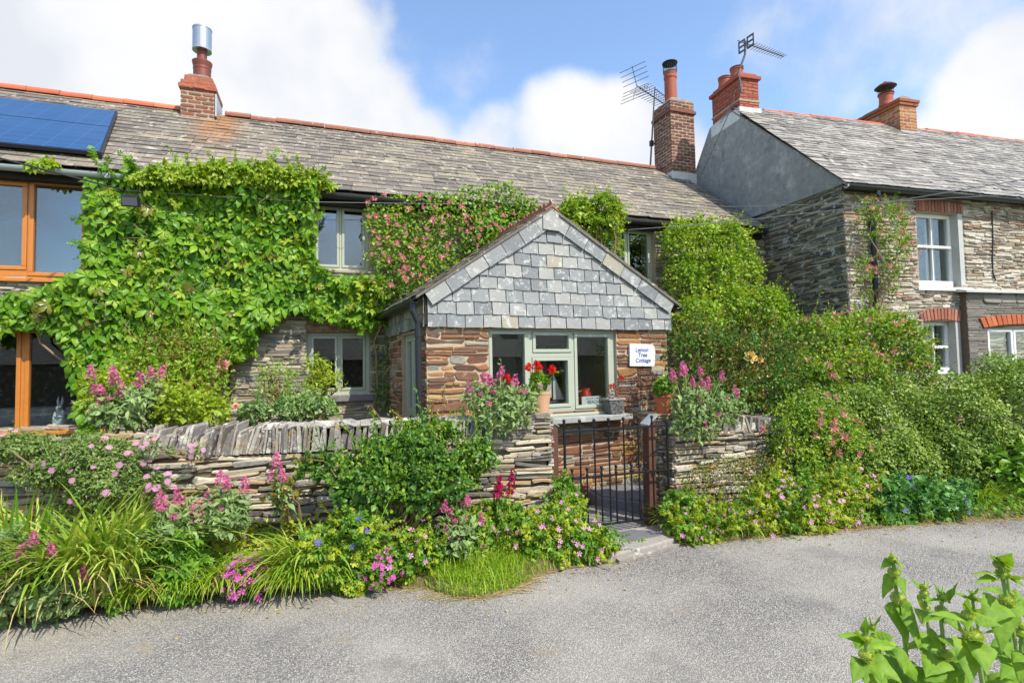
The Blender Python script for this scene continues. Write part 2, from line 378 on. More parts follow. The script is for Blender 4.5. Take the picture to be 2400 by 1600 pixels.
def stain(t, p, c):
    s = t.n('ShaderNodeSeparateXYZ', None, i0=p)
    nz = t.noise(p, 7, 5, .7)
    dx = t.math('ABSOLUTE', t.math('SUBTRACT', s.outputs[0], t.math('ADD', -1.72, t.math('MULTIPLY', t.math('SUBTRACT', 6.2, s.outputs[2]), .09))))
    f = t.math('MULTIPLY', t.smooth(dx, .55, .0), t.smooth(s.outputs[2], 4.9, 6.1))
    nz2 = t.noise(p, 26, 4, .7); f = t.math('MULTIPLY', f, t.math('MULTIPLY', t.smooth(nz, .3, .58), t.smooth(nz2, .3, .55))); return t.mix(t.math('MINIMUM', t.math('MULTIPLY', f, 1.35), .85), c, lin('a06a34'))
M_slate = stone('roof_slate', [lin(x) for x in ('787065', '84796a', '6a6359', '8c826e', '7d7468', '655f56')], .38, lichen=[lin('bdb6a4'), lin('4a4540'), lin('d2ccbe')], lo=.55, hi=.63, rough=.8, bmp=.35, stretch=False, lscale=7, extra=stain)
M_slate_r = stone('silvery_roof_slate', [lin(x) for x in ('8c867d', '979086', '7d776e', 'a19a8e', '736d65', '8f897e')], .35, lichen=[lin('c2bdb2'), lin('575148')], lo=.54, hi=.64, rough=.55, bmp=.3, stretch=False, lscale=5)
M_slate_p = stone('hung_slate', [lin(x) for x in ('868888', '8f908e', '7b7e7f', '999994', '878989', '939492', '757879', '8b8d8c', '7f8283', '9b9a95', '888a89', '9c9685')], .2, nscale=(4, 30, 6), lichen=[lin('bdbdb7'), lin('c8c7bf')], lo=.54, hi=.64, rough=.6, bmp=.3, stretch=False, lscale=9)
M_slate_tan = stone('tan_slate', [lin('a89c84')], .2, lichen=[lin('cfcabb')], lo=.55, hi=.65, rough=.6, bmp=.15, stretch=False, lscale=9)
M_brick_brown = stone('brown_brick', [lin(x) for x in ('6e4438', '7d4c3e', '5f3c34', '8a5646', '74483c')], .25, lo=.7, hi=.8, lichen=[lin('a09a86')], stretch=False, bmp=.3)
M_brick_red = stone('red_brick', [lin(x) for x in ('a35440', '974b3a', 'ad5f48', '9e5542')], .15, stretch=False, bmp=.25, lichen=[lin('c69a3e')], lo=.72, hi=.8)
M_brick_orange = stone('orange_brick', [lin(x) for x in ('a8643a', '985632', 'b87648', '8c4f34', 'c08450')], .3, stretch=False, bmp=.35, lichen=[lin('4a4540'), lin('bfa777')], lo=.58, hi=.66)
M_brick_left = stone('mixed_brick', [lin(x) for x in ('7a4a3a', '8c5644', '66443a', '96604c', '74503f')], .3, stretch=False, bmp=.35, lichen=[lin('b0a48e')], lo=.62, hi=.7)
M_ridge_o = stone('orange_ridge_tile', [lin(x) for x in ('c9694a', 'bf6244', 'd07855')], .15, stretch=False, bmp=.2, lichen=[lin('b9a99a')], lo=.66, hi=.74)
M_ridge_b = stone('brown_ridge_tile', [lin(x) for x in ('9a6450', '8d5a48', 'a9735c')], .25, stretch=False, bmp=.3, lichen=[lin('ded8cc'), lin('6d5a50')], lo=.6, hi=.64)
M_terra = stone('terracotta', [lin('a5573f'), lin('9c503a')], .12, stretch=False, bmp=.1, rough=.7)
M_mort_w = plain('white_mortar', lin('a3957f'), .9, var=.25)
M_mort_r = plain('red_mortar', lin('6e3f30'), .9, var=.2)
M_render = stone('grey_cement_render', [lin('8c8d8a')], .42, nscale=(1.6, 9, 6), stretch=False, lichen=[lin('b4b4ae'), lin('66676a'), lin('c0bfb8')], lo=.5, hi=.72, lscale=2.2, bmp=.9)
M_lead = plain('lead_flashing', lin('aab0b4'), .5, .3, var=.25, scale=10)
M_leadw = plain('pale_flashing', lin('c9cbc8'), .6, var=.25, scale=12)
M_wood_o = plain('orange_window_frame', lin('bd7730'), .38, var=.16, scale=14)
M_green = plain('sage_green_paint', lin('abb2a0'), .42, var=.05, scale=5, bmp=.1, bscale=30)
M_white = plain('white_paint', lin('e9e9e6'), .4, var=.03)
M_black = plain('black_plastic', lin('23252a'), .38, var=.15)
M_greyp = plain('grey_plastic', lin('9aa5a6'), .45, var=.1)
M_soffit = plain('dark_soffit', lin('2a2724'), .9, var=.3)
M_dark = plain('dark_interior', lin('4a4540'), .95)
M_iron = plain('black_iron', lin('1f1f22'), .42, .3, var=.3, scale=40, bmp=.6, bscale=50)
M_steel = plain('galvanised_steel', lin('b9bcbf'), .32, .85, var=.1, scale=6)
M_flue = plain('rusty_flue', lin('7d4438'), .55, .3, var=.25, scale=12)
M_post = plain('brown_timber', lin('5c3b2b'), .75, var=.3, scale=16, bmp=.4)
M_alu = plain('aerial_metal', lin('55585c'), .5, .5)
M_cable = plain('cable_black', lin('2b2b2d'), .6)
M_cabler = plain('cable_grey', lin('8a8b8c'), .6)
G_sky = glass('window_glass', .3)
G_low = glass('window_glass_low', .15)
def cross_(u): return u
# ------------------------------------------------------------------ ground, road, verge, path
def asphalt():
    m, t = mat('asphalt'); p = t.pos()
    v = t.n('ShaderNodeTexVoronoi', None, Vector=p, Scale=120.0)
    vc = t.n('ShaderNodeSeparateColor', 0, i0=v.outputs['Color'])
    chips = t.ramp(vc, [(0, lin('6d6a68')), (.25, lin('96928c')), (.6, lin('aca69c')), (.88, lin('beb6a8')), (.97, lin('cec5b5')), (1, lin('e0d8c8'))])
    gapm = t.smooth(v.outputs['Distance'], .34, .62)
    c = t.mix(gapm, chips, lin('64615d'))
    big = t.noise(p, .8, 5, .55); wear = t.smooth(big, .3, .75)
    c = t.mix(t.math('MULTIPLY', wear, .5), c, lin('bcb5a8'))
    mud = t.smooth(t.noise(t.n('ShaderNodeVectorMath', 0, {'operation': 'ADD'}, i0=p, i1=(4.2, 1.7, 0)), 2.1, 6, .65), .6, .76)
    c = t.mix(t.math('MULTIPLY', mud, .75), c, lin('9c8c6e'))
    crk = t.n('ShaderNodeTexVoronoi', 'Distance', {'feature': 'DISTANCE_TO_EDGE'}, Vector=t.n('ShaderNodeVectorMath', 0, {'operation': 'ADD'}, i0=p, i1=t.n('ShaderNodeVectorMath', 0, {'operation': 'SCALE'}, i0=t.n('ShaderNodeTexNoise', 1, Vector=p, Scale=3.0), Scale=.35)), Scale=.9)
    crk = t.math('MULTIPLY', t.smooth(crk, .012, .002), t.smooth(t.noise(p, .9, 3), .52, .6)); c = t.mix(t.math('MULTIPLY', crk, .0), c, lin('3c3b3a'))
    drk = t.smooth(t.noise(p, 1.7, 4, .6), .55, .75); c = t.mix(t.math('MULTIPLY', drk, .36), c, lin('5c5a58'))
    h = t.math('ADD', t.math('MULTIPLY', v.outputs['Distance'], -1.0), t.math('MULTIPLY', t.noise(p, 30, 4), .4))
    finish(t, t.n('ShaderNodeBsdfPrincipled', 0, Base_Color=c, Roughness=.85, Normal=bump(t, h, .75, .008))); return m
M_asph = asphalt()
M_soil = plain('soil', lin('6b5a44'), .95, var=.4, scale=9, bmp=.8, bscale=40)
M_earth = plain('grass_ground', lin('55663a'), .95, var=.4, scale=3, bmp=.8, bscale=30)
M_flag = stone('path_slate', [lin(x) for x in ('6f6e70', '7b7a7a', '666568', '858078')], .28, stretch=False, bmp=.35, lichen=[lin('a39c8c')], lo=.58, hi=.7)
M_conc = stone('worn_concrete', [lin('98928a'), lin('8c867c')], .35, stretch=False, bmp=.4, lichen=[lin('c9c4b8'), lin('77746c')], lo=.56, hi=.68)
ID = Fr((0, 0, 0), (1, 0, 0), (0, -1, 0))
g = MB(); g.add([(-900, -900, -.16), (900, -900, -.16), (900, 900, -.16), (-900, 900, -.16)], [(0, 1, 2, 3)])
structure('ground', g, M_earth)
EDGE = [(-9, 5.5), (-3.4, 5.1), (-2.19, 5.0), (-1.4, 4.93), (-.8, 4.87), (-.2, 4.72), (.38, 4.57), (.75, 4.4), (.95, 4.12), (1.16, 4.03), (1.45, 4.08), (1.75, 4.3), (2.1, 4.32), (2.35, 4.25), (2.7, 4.3), (3.0, 4.42), (3.27, 4.47), (3.7, 4.42), (4.3, 4.33), (5.2, 4.17), (6.2, 3.96), (7.2, 3.72), (9, 3.3), (14, 2.4), (25, 1.0)]
def edgeY(x): return float(np.interp(x, [e[0] for e in EDGE], [e[1] for e in EDGE]))
rd = MB(); rg0 = np.random.default_rng(5); xs = np.concatenate([np.arange(-9, 9, .05), np.arange(9, 25.1, 1)])
top = [(x, edgeY(x)+rg0.normal(0, .012)+.03*math.sin(x*9), -.1) for x in xs]
bot = [(x, .55-.12*x*.4 if x > -2 else .65, -.1) for x in xs]
n_ = len(xs); rd.add(bot+top, [(i, i+1, n_+i+1, n_+i) for i in range(n_-1)])
structure('road', rd, M_asph)
# soil bank under the roadside plants, and the raised garden soil behind the wall
def wallY(x): return 4.97 + (2.2-x)*math.tan(R(8.15)) if x < 2.2 else 4.97
vb = MB(); vs = []; fs = []; xs = np.arange(-7, 12.01, .12); prof = [(0, -.108), (.12, -.06), (.4, .0), (.75, .05), (1, .07)]
for i, x in enumerate(xs):
    e = edgeY(x)-.02; w_ = max(wallY(x)+.02 if x < 5.6 else e+1.2, e+.2)
    gatez = 2.35 < x < 3.5
    for k, (f_, z) in enumerate(prof): vs.append((x, e+(w_-e)*f_, (z if not gatez else -.115)+.015*math.sin(x*7+k*2)))
K = len(prof)
for i in range(len(xs)-1):
    for k in range(K-1): fs.append((i*K+k, (i+1)*K+k, (i+1)*K+k+1, i*K+k+1))
vb.add(vs, fs); structure('verge', vb, M_soil, smooth=True)
gs = MB()
gs.prism(Fr((0, 0, 0), (1, 0, 0), (0, 0, 1), (0, 1, 0)), [(-8, 6.3), (1.1, 5.25), (1.1, 6.3), (1.0, 8.38), (-8, 8.38)], -.1, .62)
gs.prism(Fr((0, 0, 0), (1, 0, 0), (0, 0, 1), (0, 1, 0)), [(4.62, 5.3), (14, 5.0), (14, 6.45), (8.2, 6.5), (8.2, 8.38), (4.5, 8.38)], -.1, .45)
structure('garden_soil', gs, M_soil)
pth = MB(); UP = Fr((0, 0, 0), (1, 0, 0), (0, 0, 1), (0, 1, 0))
for poly, z in (([(1.2, 5.0), (2.55, 4.99), (2.6, 5.75), (1.2, 5.9)], -.092), ([(2.56, 4.99), (3.55, 5.0), (3.5, 5.42), (2.62, 5.6)], -.086), ([(2.62, 5.62), (3.5, 5.44), (3.3, 6.0), (2.6, 6.5)], -.09), ([(1.2, 5.92), (2.6, 5.77), (2.6, 6.4), (1.2, 6.25)], -.094)):
    pth.prism(UP, poly, -.15, z)
structure('path', pth, M_flag)
st = MB(); st.prism(UP, [(3.24, 6.0), (3.32, 5.84), (3.62, 5.5), (4.75, 5.3), (4.75, 6.6), (3.3, 6.5)], -.14, .02); st.prism(UP, [(3.28, 6.0), (3.65, 5.54), (4.75, 5.35), (4.75, 6.55), (3.33, 6.45)], .0, .045)
part_o = structure('path_step', st, M_flag); bb = part_o.modifiers.new('bevel', 'BEVEL'); bb.width = .012; bb.segments = 2
sl_ = MB()
sl_.prism(UP, [(2.28, 4.93), (3.62, 4.93), (3.66, 4.56), (3.3, 4.5), (2.9, 4.39), (2.5, 4.33), (2.3, 4.37)], -.14, -.04)
o = structure('threshold_slab', sl_, M_conc); b_ = o.modifiers.new('bevel', 'BEVEL'); b_.width = .02; b_.segments = 3
sl2 = MB(); sl2.prism(UP, [(2.6, 4.84), (3.02, 4.86), (3.22, 4.7), (3.16, 4.6), (2.84, 4.56), (2.66, 4.64)], -.06, -.033)
structure('slate_inlay', sl2, M_flag)
sl3 = MB(); sl3.prism(UP, [(2.5, 4.34), (2.9, 4.4), (3.35, 4.51), (3.5, 4.5), (3.2, 4.42), (2.8, 4.33), (2.5, 4.27)], -.16, -.085); structure('road_kerb_patch', sl3, M_conc)
# ------------------------------------------------------------------ the row of cottages
YF = 8.4
CF = Fr((0, YF, 0), (1, 0, 0), (0, -1, 0))
EAVE_Z, EAVE_Y, RIDGE_Z, RIDGE_Y = 4.3, 8.22, 6.45, 11.1
sv = V3(0, RIDGE_Y-EAVE_Y, RIDGE_Z-EAVE_Z); SL = float(np.linalg.norm(sv)); sv = sv/SL; RN = V3(0, -sv[2], sv[1])
RF = Fr((0, EAVE_Y, EAVE_Z), (1, 0, 0), RN, sv)
def shell(root, x0, x1, holes, zt=4.25, back=13.8, wallmat=None, seed=1, zs=0.0, kw=None, skip=None):
    core = MB(); panel(core, CF, x0, x1, -.1, zt, -.45, 0, holes)
    wl = part('wall', core, M_mortar, root)
    s = MB(); stones(s, CF, x0, x1, zs, zt, (.028, .075), (.1, .42), (.002, .028), .005, holes=holes, wav=.025, seed=seed, jit=.2, split=.3, lean=.04)
    part('stonework', s, wallmat, wl)
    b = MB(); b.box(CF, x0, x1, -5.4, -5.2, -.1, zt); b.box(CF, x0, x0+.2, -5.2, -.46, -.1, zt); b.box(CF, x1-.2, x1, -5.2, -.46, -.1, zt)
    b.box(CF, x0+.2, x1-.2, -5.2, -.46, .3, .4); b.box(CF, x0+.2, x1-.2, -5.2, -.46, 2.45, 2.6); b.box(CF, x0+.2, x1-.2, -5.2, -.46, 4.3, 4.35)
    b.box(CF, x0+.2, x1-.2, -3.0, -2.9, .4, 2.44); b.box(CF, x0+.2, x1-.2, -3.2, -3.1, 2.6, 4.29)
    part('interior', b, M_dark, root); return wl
def roofslab(root, x0, x1):
    r = MB()
    r.prism(Fr((x0, 0, 0), (0, 1, 0), (1, 0, 0)), [(EAVE_Y, EAVE_Z-.04), (RIDGE_Y, RIDGE_Z-.03), (13.98, EAVE_Z-.04), (13.98, EAVE_Z-.12), (RIDGE_Y, RIDGE_Z-.13), (EAVE_Y, EAVE_Z-.12)], 0, x1-x0)
    return part('roof', r, M_gap, root)
def ridge(root, x0, x1, m, ln=.45, r=.1, seed=3):
    rg = np.random.default_rng(seed); x = x0; b = MB()
    while x < x1-.05:
        l = min(ln, x1-x); d = rg.normal(0, .006)
        arc = [(r*1.15*math.cos(t), r*math.sin(t)*.85) for t in np.linspace(R(-15), R(195), 9)]; arc += [(a*.82, c*.8-.01) for a, c in arc[::-1]]
        b.prism(Fr((x+.004, RIDGE_Y, RIDGE_Z-.0+d), (0, 1, 0), (1, 0, rg.normal(0, .006))), arc, 0, l-.008); x += l
    return part('ridge_tiles', b, m, root)
XS = -1.72                                       # party line between the two cottages
# --- left cottage
LC = thing('cottage', 'stone cottage with orange framed windows and grey gutter at the left end of the terrace', 'cottage', (-3.5, YF, 0))
L_ = CF.loc
gx = lambda u, v, y=0: CF.loc(u, v, y)[0]
gz = lambda u, v, y=0: CF.loc(u, v, y)[1]
ux1 = gx(205, 540); uz0 = gz(120, 655); uz1 = 4.17
pR = (gx(80, 540, -.06), gx(192, 540, -.06), gz(150, 640, -.06), gz(150, 437, -.06)); pw = pR[1]-pR[0]
pL = (gx(53, 530, -.06)-pw, gx(53, 530, -.06), gz(30, 623, -.06), gz(30, 435, -.06)); pLL = (pL[0]-.16-pw, pL[0]-.16, pL[2], pL[3])
ux0 = pLL[0]-.1
lz0 = gz(40, 1012); lz1 = gz(60, 758)
qR = (gx(69, 900, -.06), gx(69, 900, -.06)+.72, gz(100, 1000, -.06), gz(110, 780, -.06)); qL = (gx(38, 900, -.06)-.72, gx(38, 900, -.06), qR[2], gz(20, 780, -.06)); qLL = (qL[0]-.9, qL[0]-.18, qR[2], qL[3])
lx1 = qR[1]+.09; lx0 = qLL[0]-.1
holesL = [(ux0, ux1, uz0, uz1), (lx0, lx1, lz0, lz1)]
shell(LC, -7.2, XS, holesL, wallmat=M_stone_cot, seed=11)
window(LC, CF, ux0, ux1, uz0, uz1, [pLL, pL, pR], M_wood_o, G_sky, y=-.05, sash=.055, bev=.008)
window(LC, CF, lx0, lx1, lz0, lz1, [qLL, qL, qR], M_wood_o, G_low, y=-.05, sash=.05, bev=.008)
b = MB(); b.box(CF, ux0-.05, ux1+.04, -.04, .07, uz0-.045, uz0-.002); part('sill', b, M_wood_o, LC, bev=.006)
b = MB(); b.box(CF, lx0-.05, lx1+.04, -.04, .08, lz0-.05, lz0-.002); part('sill', b, M_wood_o, LC, bev=.006)
b = MB(); b.box(CF, lx0, lx1, -.75, -.16, lz0-.04, lz0+.015); part('window_board', b, M_white, LC, bev=.006)
b = MB(); b.box(CF, lx0-.2, lx1+.15, -.3, .035, lz1+.002, lz1+.09); part('lintel', b, M_mortar, LC, bev=.01)
rl = roofslab(LC, -7.4, XS)
b = MB(); slates(b, RF, -7.4, XS, 0, SL, .2, (.3, .42), .011, seed=31, jit=.006); part('slates', b, M_slate, rl)
ridge(LC, -7.4, XS-.65, M_ridge_o, .46, seed=4)
b = MB(); b.box(CF, -7.3, XS, -.02, .1, 4.12, 4.2); part('fascia', b, M_soffit, LC)
b = MB(); gutter(b, (-7.3, 8.19, 4.24), (XS-.02, 8.19, 4.235), .062)
for x in np.arange(-6.5, XS, 1.3): b.box(CF, x, x+.06, .145, .278, 4.17, 4.252)
part('gutter', b, M_greyp, LC)
# --- middle cottage
MC = thing('cottage', 'creeper covered stone cottage with sage green windows and a slate porch', 'cottage', (3, YF, 0))
def rect(u0, u1, v0, v1, y=0): 
    um, vm = (u0+u1)/2, (v0+v1)/2
    return (gx(u0, vm, y), gx(u1, vm, y), gz(um, v1, y), gz(um, v0, y))
W1 = rect(730, 865, 474, 634); W2 = rect(719, 867, 778, 925); W3 = rect(1466, 1533, 534, 664)
W3 = (W3[0]-.45, W3[1]+.02, W3[2], W3[3])
PD = (2.0, 4.1, .3, 2.7)                          # doorway and inner window behind the porch
holesM = [W1, W2, W3, (2.1, 3.0, .35, 2.35), (3.2, 4.2, 1.25, 2.35)]
XE = 8.62
shell(MC, XS, XE, holesM, wallmat=M_stone_cot, seed=12)
def two(Wn, y=-.1, f=.05): 
    a, b_, c, d = Wn; m_ = (a+b_)/2; return [(a+f+.045, m_-.055, c+f+.05, d-f-.04), (m_+.055, b_-f-.045, c+f+.05, d-f-.04)]
for Wn, gl in ((W1, G_sky), (W2, G_low), (W3, G_low)): window(MC, CF, Wn[0], Wn[1], Wn[2], Wn[3], two(Wn), M_green, gl, y=-.1, sash=.04)
for Wn in (W1, W3):
    b = MB(); b.box(CF, Wn[0]-.06, Wn[1]+.08, -.1, .05, Wn[2]-.04, Wn[2]-.003); part('sill', b, M_mort_w, MC, bev=.006)
b = MB(); b.box(CF, W2[0]-.02, W2[1]+.05, -.1, .06, W2[2]-.1, W2[2]-.003); part('sill', b, M_flag, MC, bev=.008)
def brickarch(root, fr, x0, x1, z0, z1, n, m, rise=0.0, y=.012, name='brick_lintel', seed=1):
    rg = np.random.default_rng(seed); b = MB()
    for i in range(n):
        a, c = x0+(x1-x0)*i/n, x0+(x1-x0)*(i+1)/n; k = lambda q: rise*(1-((q-(x0+x1)/2)/((x1-x0)/2))**2)
        sp = .1*((a+c)/2-(x0+x1)/2) if rise else 0
        b.prism(fr, [(a+.006, z0+k(a)), (c-.006, z0+k(c)), (c-.006+sp, z1+k(c)), (a+.006+sp, z1+k(a))], -.05, y+rg.uniform(0, .008))
    return part(name, b, m, root, bev=.005)
M_brick_lint = stone('worn_lintel_brick', [lin(x) for x in ('9a5d48', '8a5444', 'a96a50', '91604f', 'b07a62')], .35, stretch=False, lichen=[lin('b9ab98')], lo=.58, hi=.7)
a_, z_ = CF.loc(711, 776); c_, zt_ = CF.loc(868, 745)
brickarch(MC, CF, W2[0]-.02, W2[1]+.03, W2[3]+.003, W2[3]+.2, 13, M_brick_lint, seed=3)
rm = roofslab(MC, XS, 8.35)
b = MB(); slates(b, RF, XS, 8.35, 0, SL, .2, (.3, .42), .011, seed=32, jit=.006); part('slates', b, M_slate, rm)
ridge(MC, -1.72+.05, 7.9, M_ridge_b, .44, seed=6)
b = MB(); b.box(CF, XS+.003, 8.3, -.02, .1, 4.1, 4.2); part('fascia', b, M_soffit, MC)
b = MB(); gutter(b, (XS+.01, 8.19, 4.225), (8.25, 8.19, 4.21), .062); part('gutter', b, M_black, MC)
dpx = gx(533, 850, .06); b = MB(); b.tube([CF.w(dpx, .06, 4.2), CF.w(dpx, .06, .55)], .036, 12)
for z in (.9, 1.75, 2.9): b.box(CF, dpx-.055, dpx+.055, .0, .105, z, z+.04)
part('downpipe', b, M_black, MC)
# chimney at the party line, with flue and cowl
def chimframe(p): return Fr(p, (1, 0, 0), (0, -1, 0))
p = onpl(422, 276, V3(0, EAVE_Y, EAVE_Z), RN); cw = .54; CHF = chimframe((p[0], p[1], 0))
zt = at(422, 204, Y=p[1])[2]; ztop = at(440, 171, Y=p[1])[2]
c1 = brickstack(MC, CHF, cw, .62, p[2]-.1, zt, M_brick_left, M_mort_w, 51, name='chimney')
b = brickring(CHF, cw, .62, .032, zt, zt+.078, 55); b2_ = brickring(CHF, cw, .62, .005, zt+.08, zt+.155, 57); b3_ = brickring(CHF, cw, .62, -.045, zt+.157, ztop-.01, 59); b.add(b2_.v, b2_.f); b.add(b3_.v, b3_.f)
part('chimney_cap', b, stone('capped_brick', [lin('a35c48'), lin('985440'), lin('a8664a'), lin('8f5a44')], .3, stretch=False, lichen=[lin('b0894a')], lo=.55, hi=.68), c1)
b = MB(); b.prism(CHF, [(.05, ztop-.012), (cw-.05, ztop-.012), (cw-.14, ztop+.03), (.14, ztop+.03)], -.56, -.06); part('flaunching', b, M_conc, c1, bev=.01)
b = MB(); cx_, cy_ = p[0]+cw*.52, p[1]+.31
b.lathe((cx_, cy_, 0), [(.145, ztop-.02), (.145, ztop+.22), (.15, ztop+.24), (.15, ztop+.27), (.145, ztop+.275), (.165, ztop+.36), (.168, ztop+.385), (.15, ztop+.385), (.1, ztop+.37)], 28)
b.lathe((cx_-.005, cy_, 0), [(.082, ztop+.3), (.082, ztop+.7)], 24); part('flue_pot', b, M_flue, c1, smooth=False, bev=.003)
b = MB(); z0 = ztop+.6; b.lathe((cx_-.005, cy_, 0), [(.13, z0), (.16, z0), (.163, z0+.03), (.158, z0+.035), (.158, z0+.39), (.164, z0+.395), (.164, z0+.42), (.15, z0+.43), (.02, z0+.44)], 32); part('flue_cowl', b, M_steel, c1)
b = MB(); b.box(CHF, -.06, cw+.06, -.3, .05, p[2]-.07, p[2]+.0); b.box(CHF, cw+.002, cw+.03, -.62, .0, p[2]+.1, p[2]+.52); part('flashing', b, M_lead, c1, bev=.01)
# chimney at the right end of the ridge
p = onpl(1577, 418, V3(0, EAVE_Y, EAVE_Z), RN); w2 = float(at(1632, 300, Y=p[1])[0]-at(1577, 300, Y=p[1])[0]); d2 = .72
CH2 = chimframe((p[0], p[1], 0)); z2 = at(1577, 232, Y=p[1])[2]
c2 = brickstack(MC, CH2, w2, d2, p[2]-.1, z2-.02, M_brick_brown, M_mort_w, 52, name='chimney')
b = MB(); bandring(b, CH2, w2, d2, .035, z2-.31, z2-.235); part('brick_band', b, M_brick_brown, c2, bev=.006)
b = MB(); b.prism(CH2, [(-.01, z2-.02), (w2+.01, z2-.02), (w2-.06, z2+.05), (.06, z2+.05)], -d2+.02, -.01); part('flaunching', b, M_conc, c2, bev=.01)
b = MB(); bandring(b, CH2, w2, d2, .03, p[2]-.12, p[2]+.17); part('flashing', b, M_leadw, c2, bev=.012)
def pot(root, x, y, z, r=.13, h=.5, m=M_terra, name='chimney_pot', rim=True):
    b = MB(); b.lathe((x, y, 0), [(r*1.12, z), (r*1.1, z+.05), (r, z+.1), (r*.97, z+h*.78), (r*1.06, z+h*.8), (r*1.06, z+h*.86), (r*.98, z+h*.88), (r*1.1, z+h), (r*.85, z+h), (r*.8, z+h*.6)], 28); return part(name, b, m, root)
def wirecowl(root, x, y, z, r=.15, h=.17, tip=True):
    b = MB()
    for k in range(22):
        t = 2*math.pi*k/22; b.tube([(x+r*math.cos(t), y+r*math.sin(t), z-.04), (x+r*math.cos(t), y+r*math.sin(t), z+h)], .0035, 5)
    for q in (0.0, .5, 1.0): b.tube([(x+r*math.cos(t), y+r*math.sin(t), z-.02+h*q) for t in np.linspace(0, 2*math.pi, 25)], .005, 5)
    part('bird_guard', b, M_iron, root)
    b = MB(); b.lathe((x, y, 0), [(r*1.12, z+h), (r*1.14, z+h+.015), (r*.7, z+h+.045), (r*.25, z+h+.07), (.01, z+h+.075)], 28); return part('cowl', b, M_iron, root)
px_, py_ = p[0]+w2*.36, p[1]+.3
hp = at(1587, 172, Y=py_)[2]-(z2+.05); pot(c2, px_, py_, z2+.03, .15, hp); wirecowl(c2, px_, py_, z2+.05+hp, .165, .2)
# --- porch (its walls stand five degrees out of line with the cottage)
PA = R(5); PF = Fr((1.16, 6.2, 0), (math.cos(PA), math.sin(PA), 0), (math.sin(PA), -math.cos(PA), 0))
PS = Fr((1.16, 6.2, 0), -PF.n, -PF.ax)           # left side wall: x runs back, y outward to the left
PO = thing('porch', 'stone porch with a grey slate hung gable and sage green windows', 'porch', (2.8, 6.4, 0))
pw_ = PF.loc(1564, 850)[0]; PDEP = 2.2
zb = .5*(PF.loc(994, 752, .07)[1]+PF.loc(1577, 774, .07)[1])
wx0, wz0 = PF.loc(1142, 963, -.08); wx1, _ = PF.loc(1441, 963, -.08); wz1 = zb-.03; wz0 = PF.loc(1380, 963, -.08)[1]
HP = [(wx0, wx1, wz0, wz1)]
s0, sz0 = PS.loc(974, 962); s1, sz1 = PS.loc(944, 780)
sideW = (.42, 1.25, wz0, zb-.06)
core = MB(); panel(core, PF, 0, pw_, -.15, zb+.02, -.3, 0, HP); panel(core, PS, .3, PDEP, -.1, zb+.02, -.3, 0, [sideW])
RS = Fr(PF.w(pw_, 0, 0), -PF.n, PF.ax); panel(core, RS, .3, PDEP, -.1, zb+.02, -.3, 0)
wp = part('wall', core, M_mortar_porch, PO)
b = MB(); stones(b, PF, 0, pw_, -.1, zb+.02, (.045, .12), (.14, .52), (.002, .024), .009, holes=HP, seed=21, jit=.2, split=.35, lean=.02)
stones(b, PS, 0, PDEP, 0, zb+.02, (.055, .12), (.14, .4), (.004, .02), .012, holes=[sideW], seed=22, jit=.13, split=.3); stones(b, RS, 0, PDEP, 0, zb+.02, (.055, .12), (.14, .4), (.004, .02), .012, seed=23, jit=.13)
part('stonework', b, M_stone_porch, wp)
b = MB(); b.box(PF, .3, pw_-.3, -PDEP, -.31, .02, .12); part('floor', b, M_flag, PO)
# porch windows: three lights, the middle one split
def pr(u0, u1, v0, v1):
    um, vm = (u0+u1)/2, (v0+v1)/2; return (PF.loc(u0, vm, -.06)[0], PF.loc(u1, vm, -.06)[0], PF.loc(um, v1, -.06)[1], PF.loc(um, v0, -.06)[1])
g1 = pr(1153, 1229, 783, 946); g2 = pr(1254, 1331, 786, 818); g3 = pr(1254, 1330, 845, 947); g4 = pr(1352, 1424, 790, 948)
window(PO, PF, wx0, wx1, wz0, wz1, [g1, g2, g3, g4], M_green, glass('porch_glass', .16), y=-.05, sash=.045, t=.07)
sw = sideW; window(PO, PS, sw[0], sw[1], sw[2], sw[3], [(sw[0]+.09, (sw[0]+sw[1])/2-.06, sw[2]+.09, sw[3]-.09), ((sw[0]+sw[1])/2+.06, sw[1]-.09, sw[2]+.09, sw[3]-.09)], M_green, G_low, y=-.06)
b = MB(); b.box(PF, wx0-.02, wx1+.06, -.1, .055, wz0-.035, wz0-.002); part('sill', b, M_green, PO, bev=.006)
b = MB(); sx0 = PF.loc(1200, 975)[0]; sx1 = PF.loc(1457, 975)[0]; b.box(PF, sx0-.25, sx1, -.06, .25, wz0-.105, wz0-.037); part('sill_slab', b, stone('sill_slate', [lin('9c9f9a')], .22, stretch=False, lichen=[lin('c4c4bc')], lo=.5, hi=.65, bmp=.2), PO, bev=.008)
b = MB(); iw = (2.0, 2.95, 1.18, 2.08); panel(b, PF, .31, pw_-.31, .13, 2.3, -1.86, -1.84, [iw]); part('inner_wall', b, plain('cream_plaster', lin('d6d0bc'), .9), PO); window(PO, PF, iw[0], iw[1], iw[2], iw[3], two(iw), M_green, G_low, y=-1.8, sash=.045, name='inner_window')
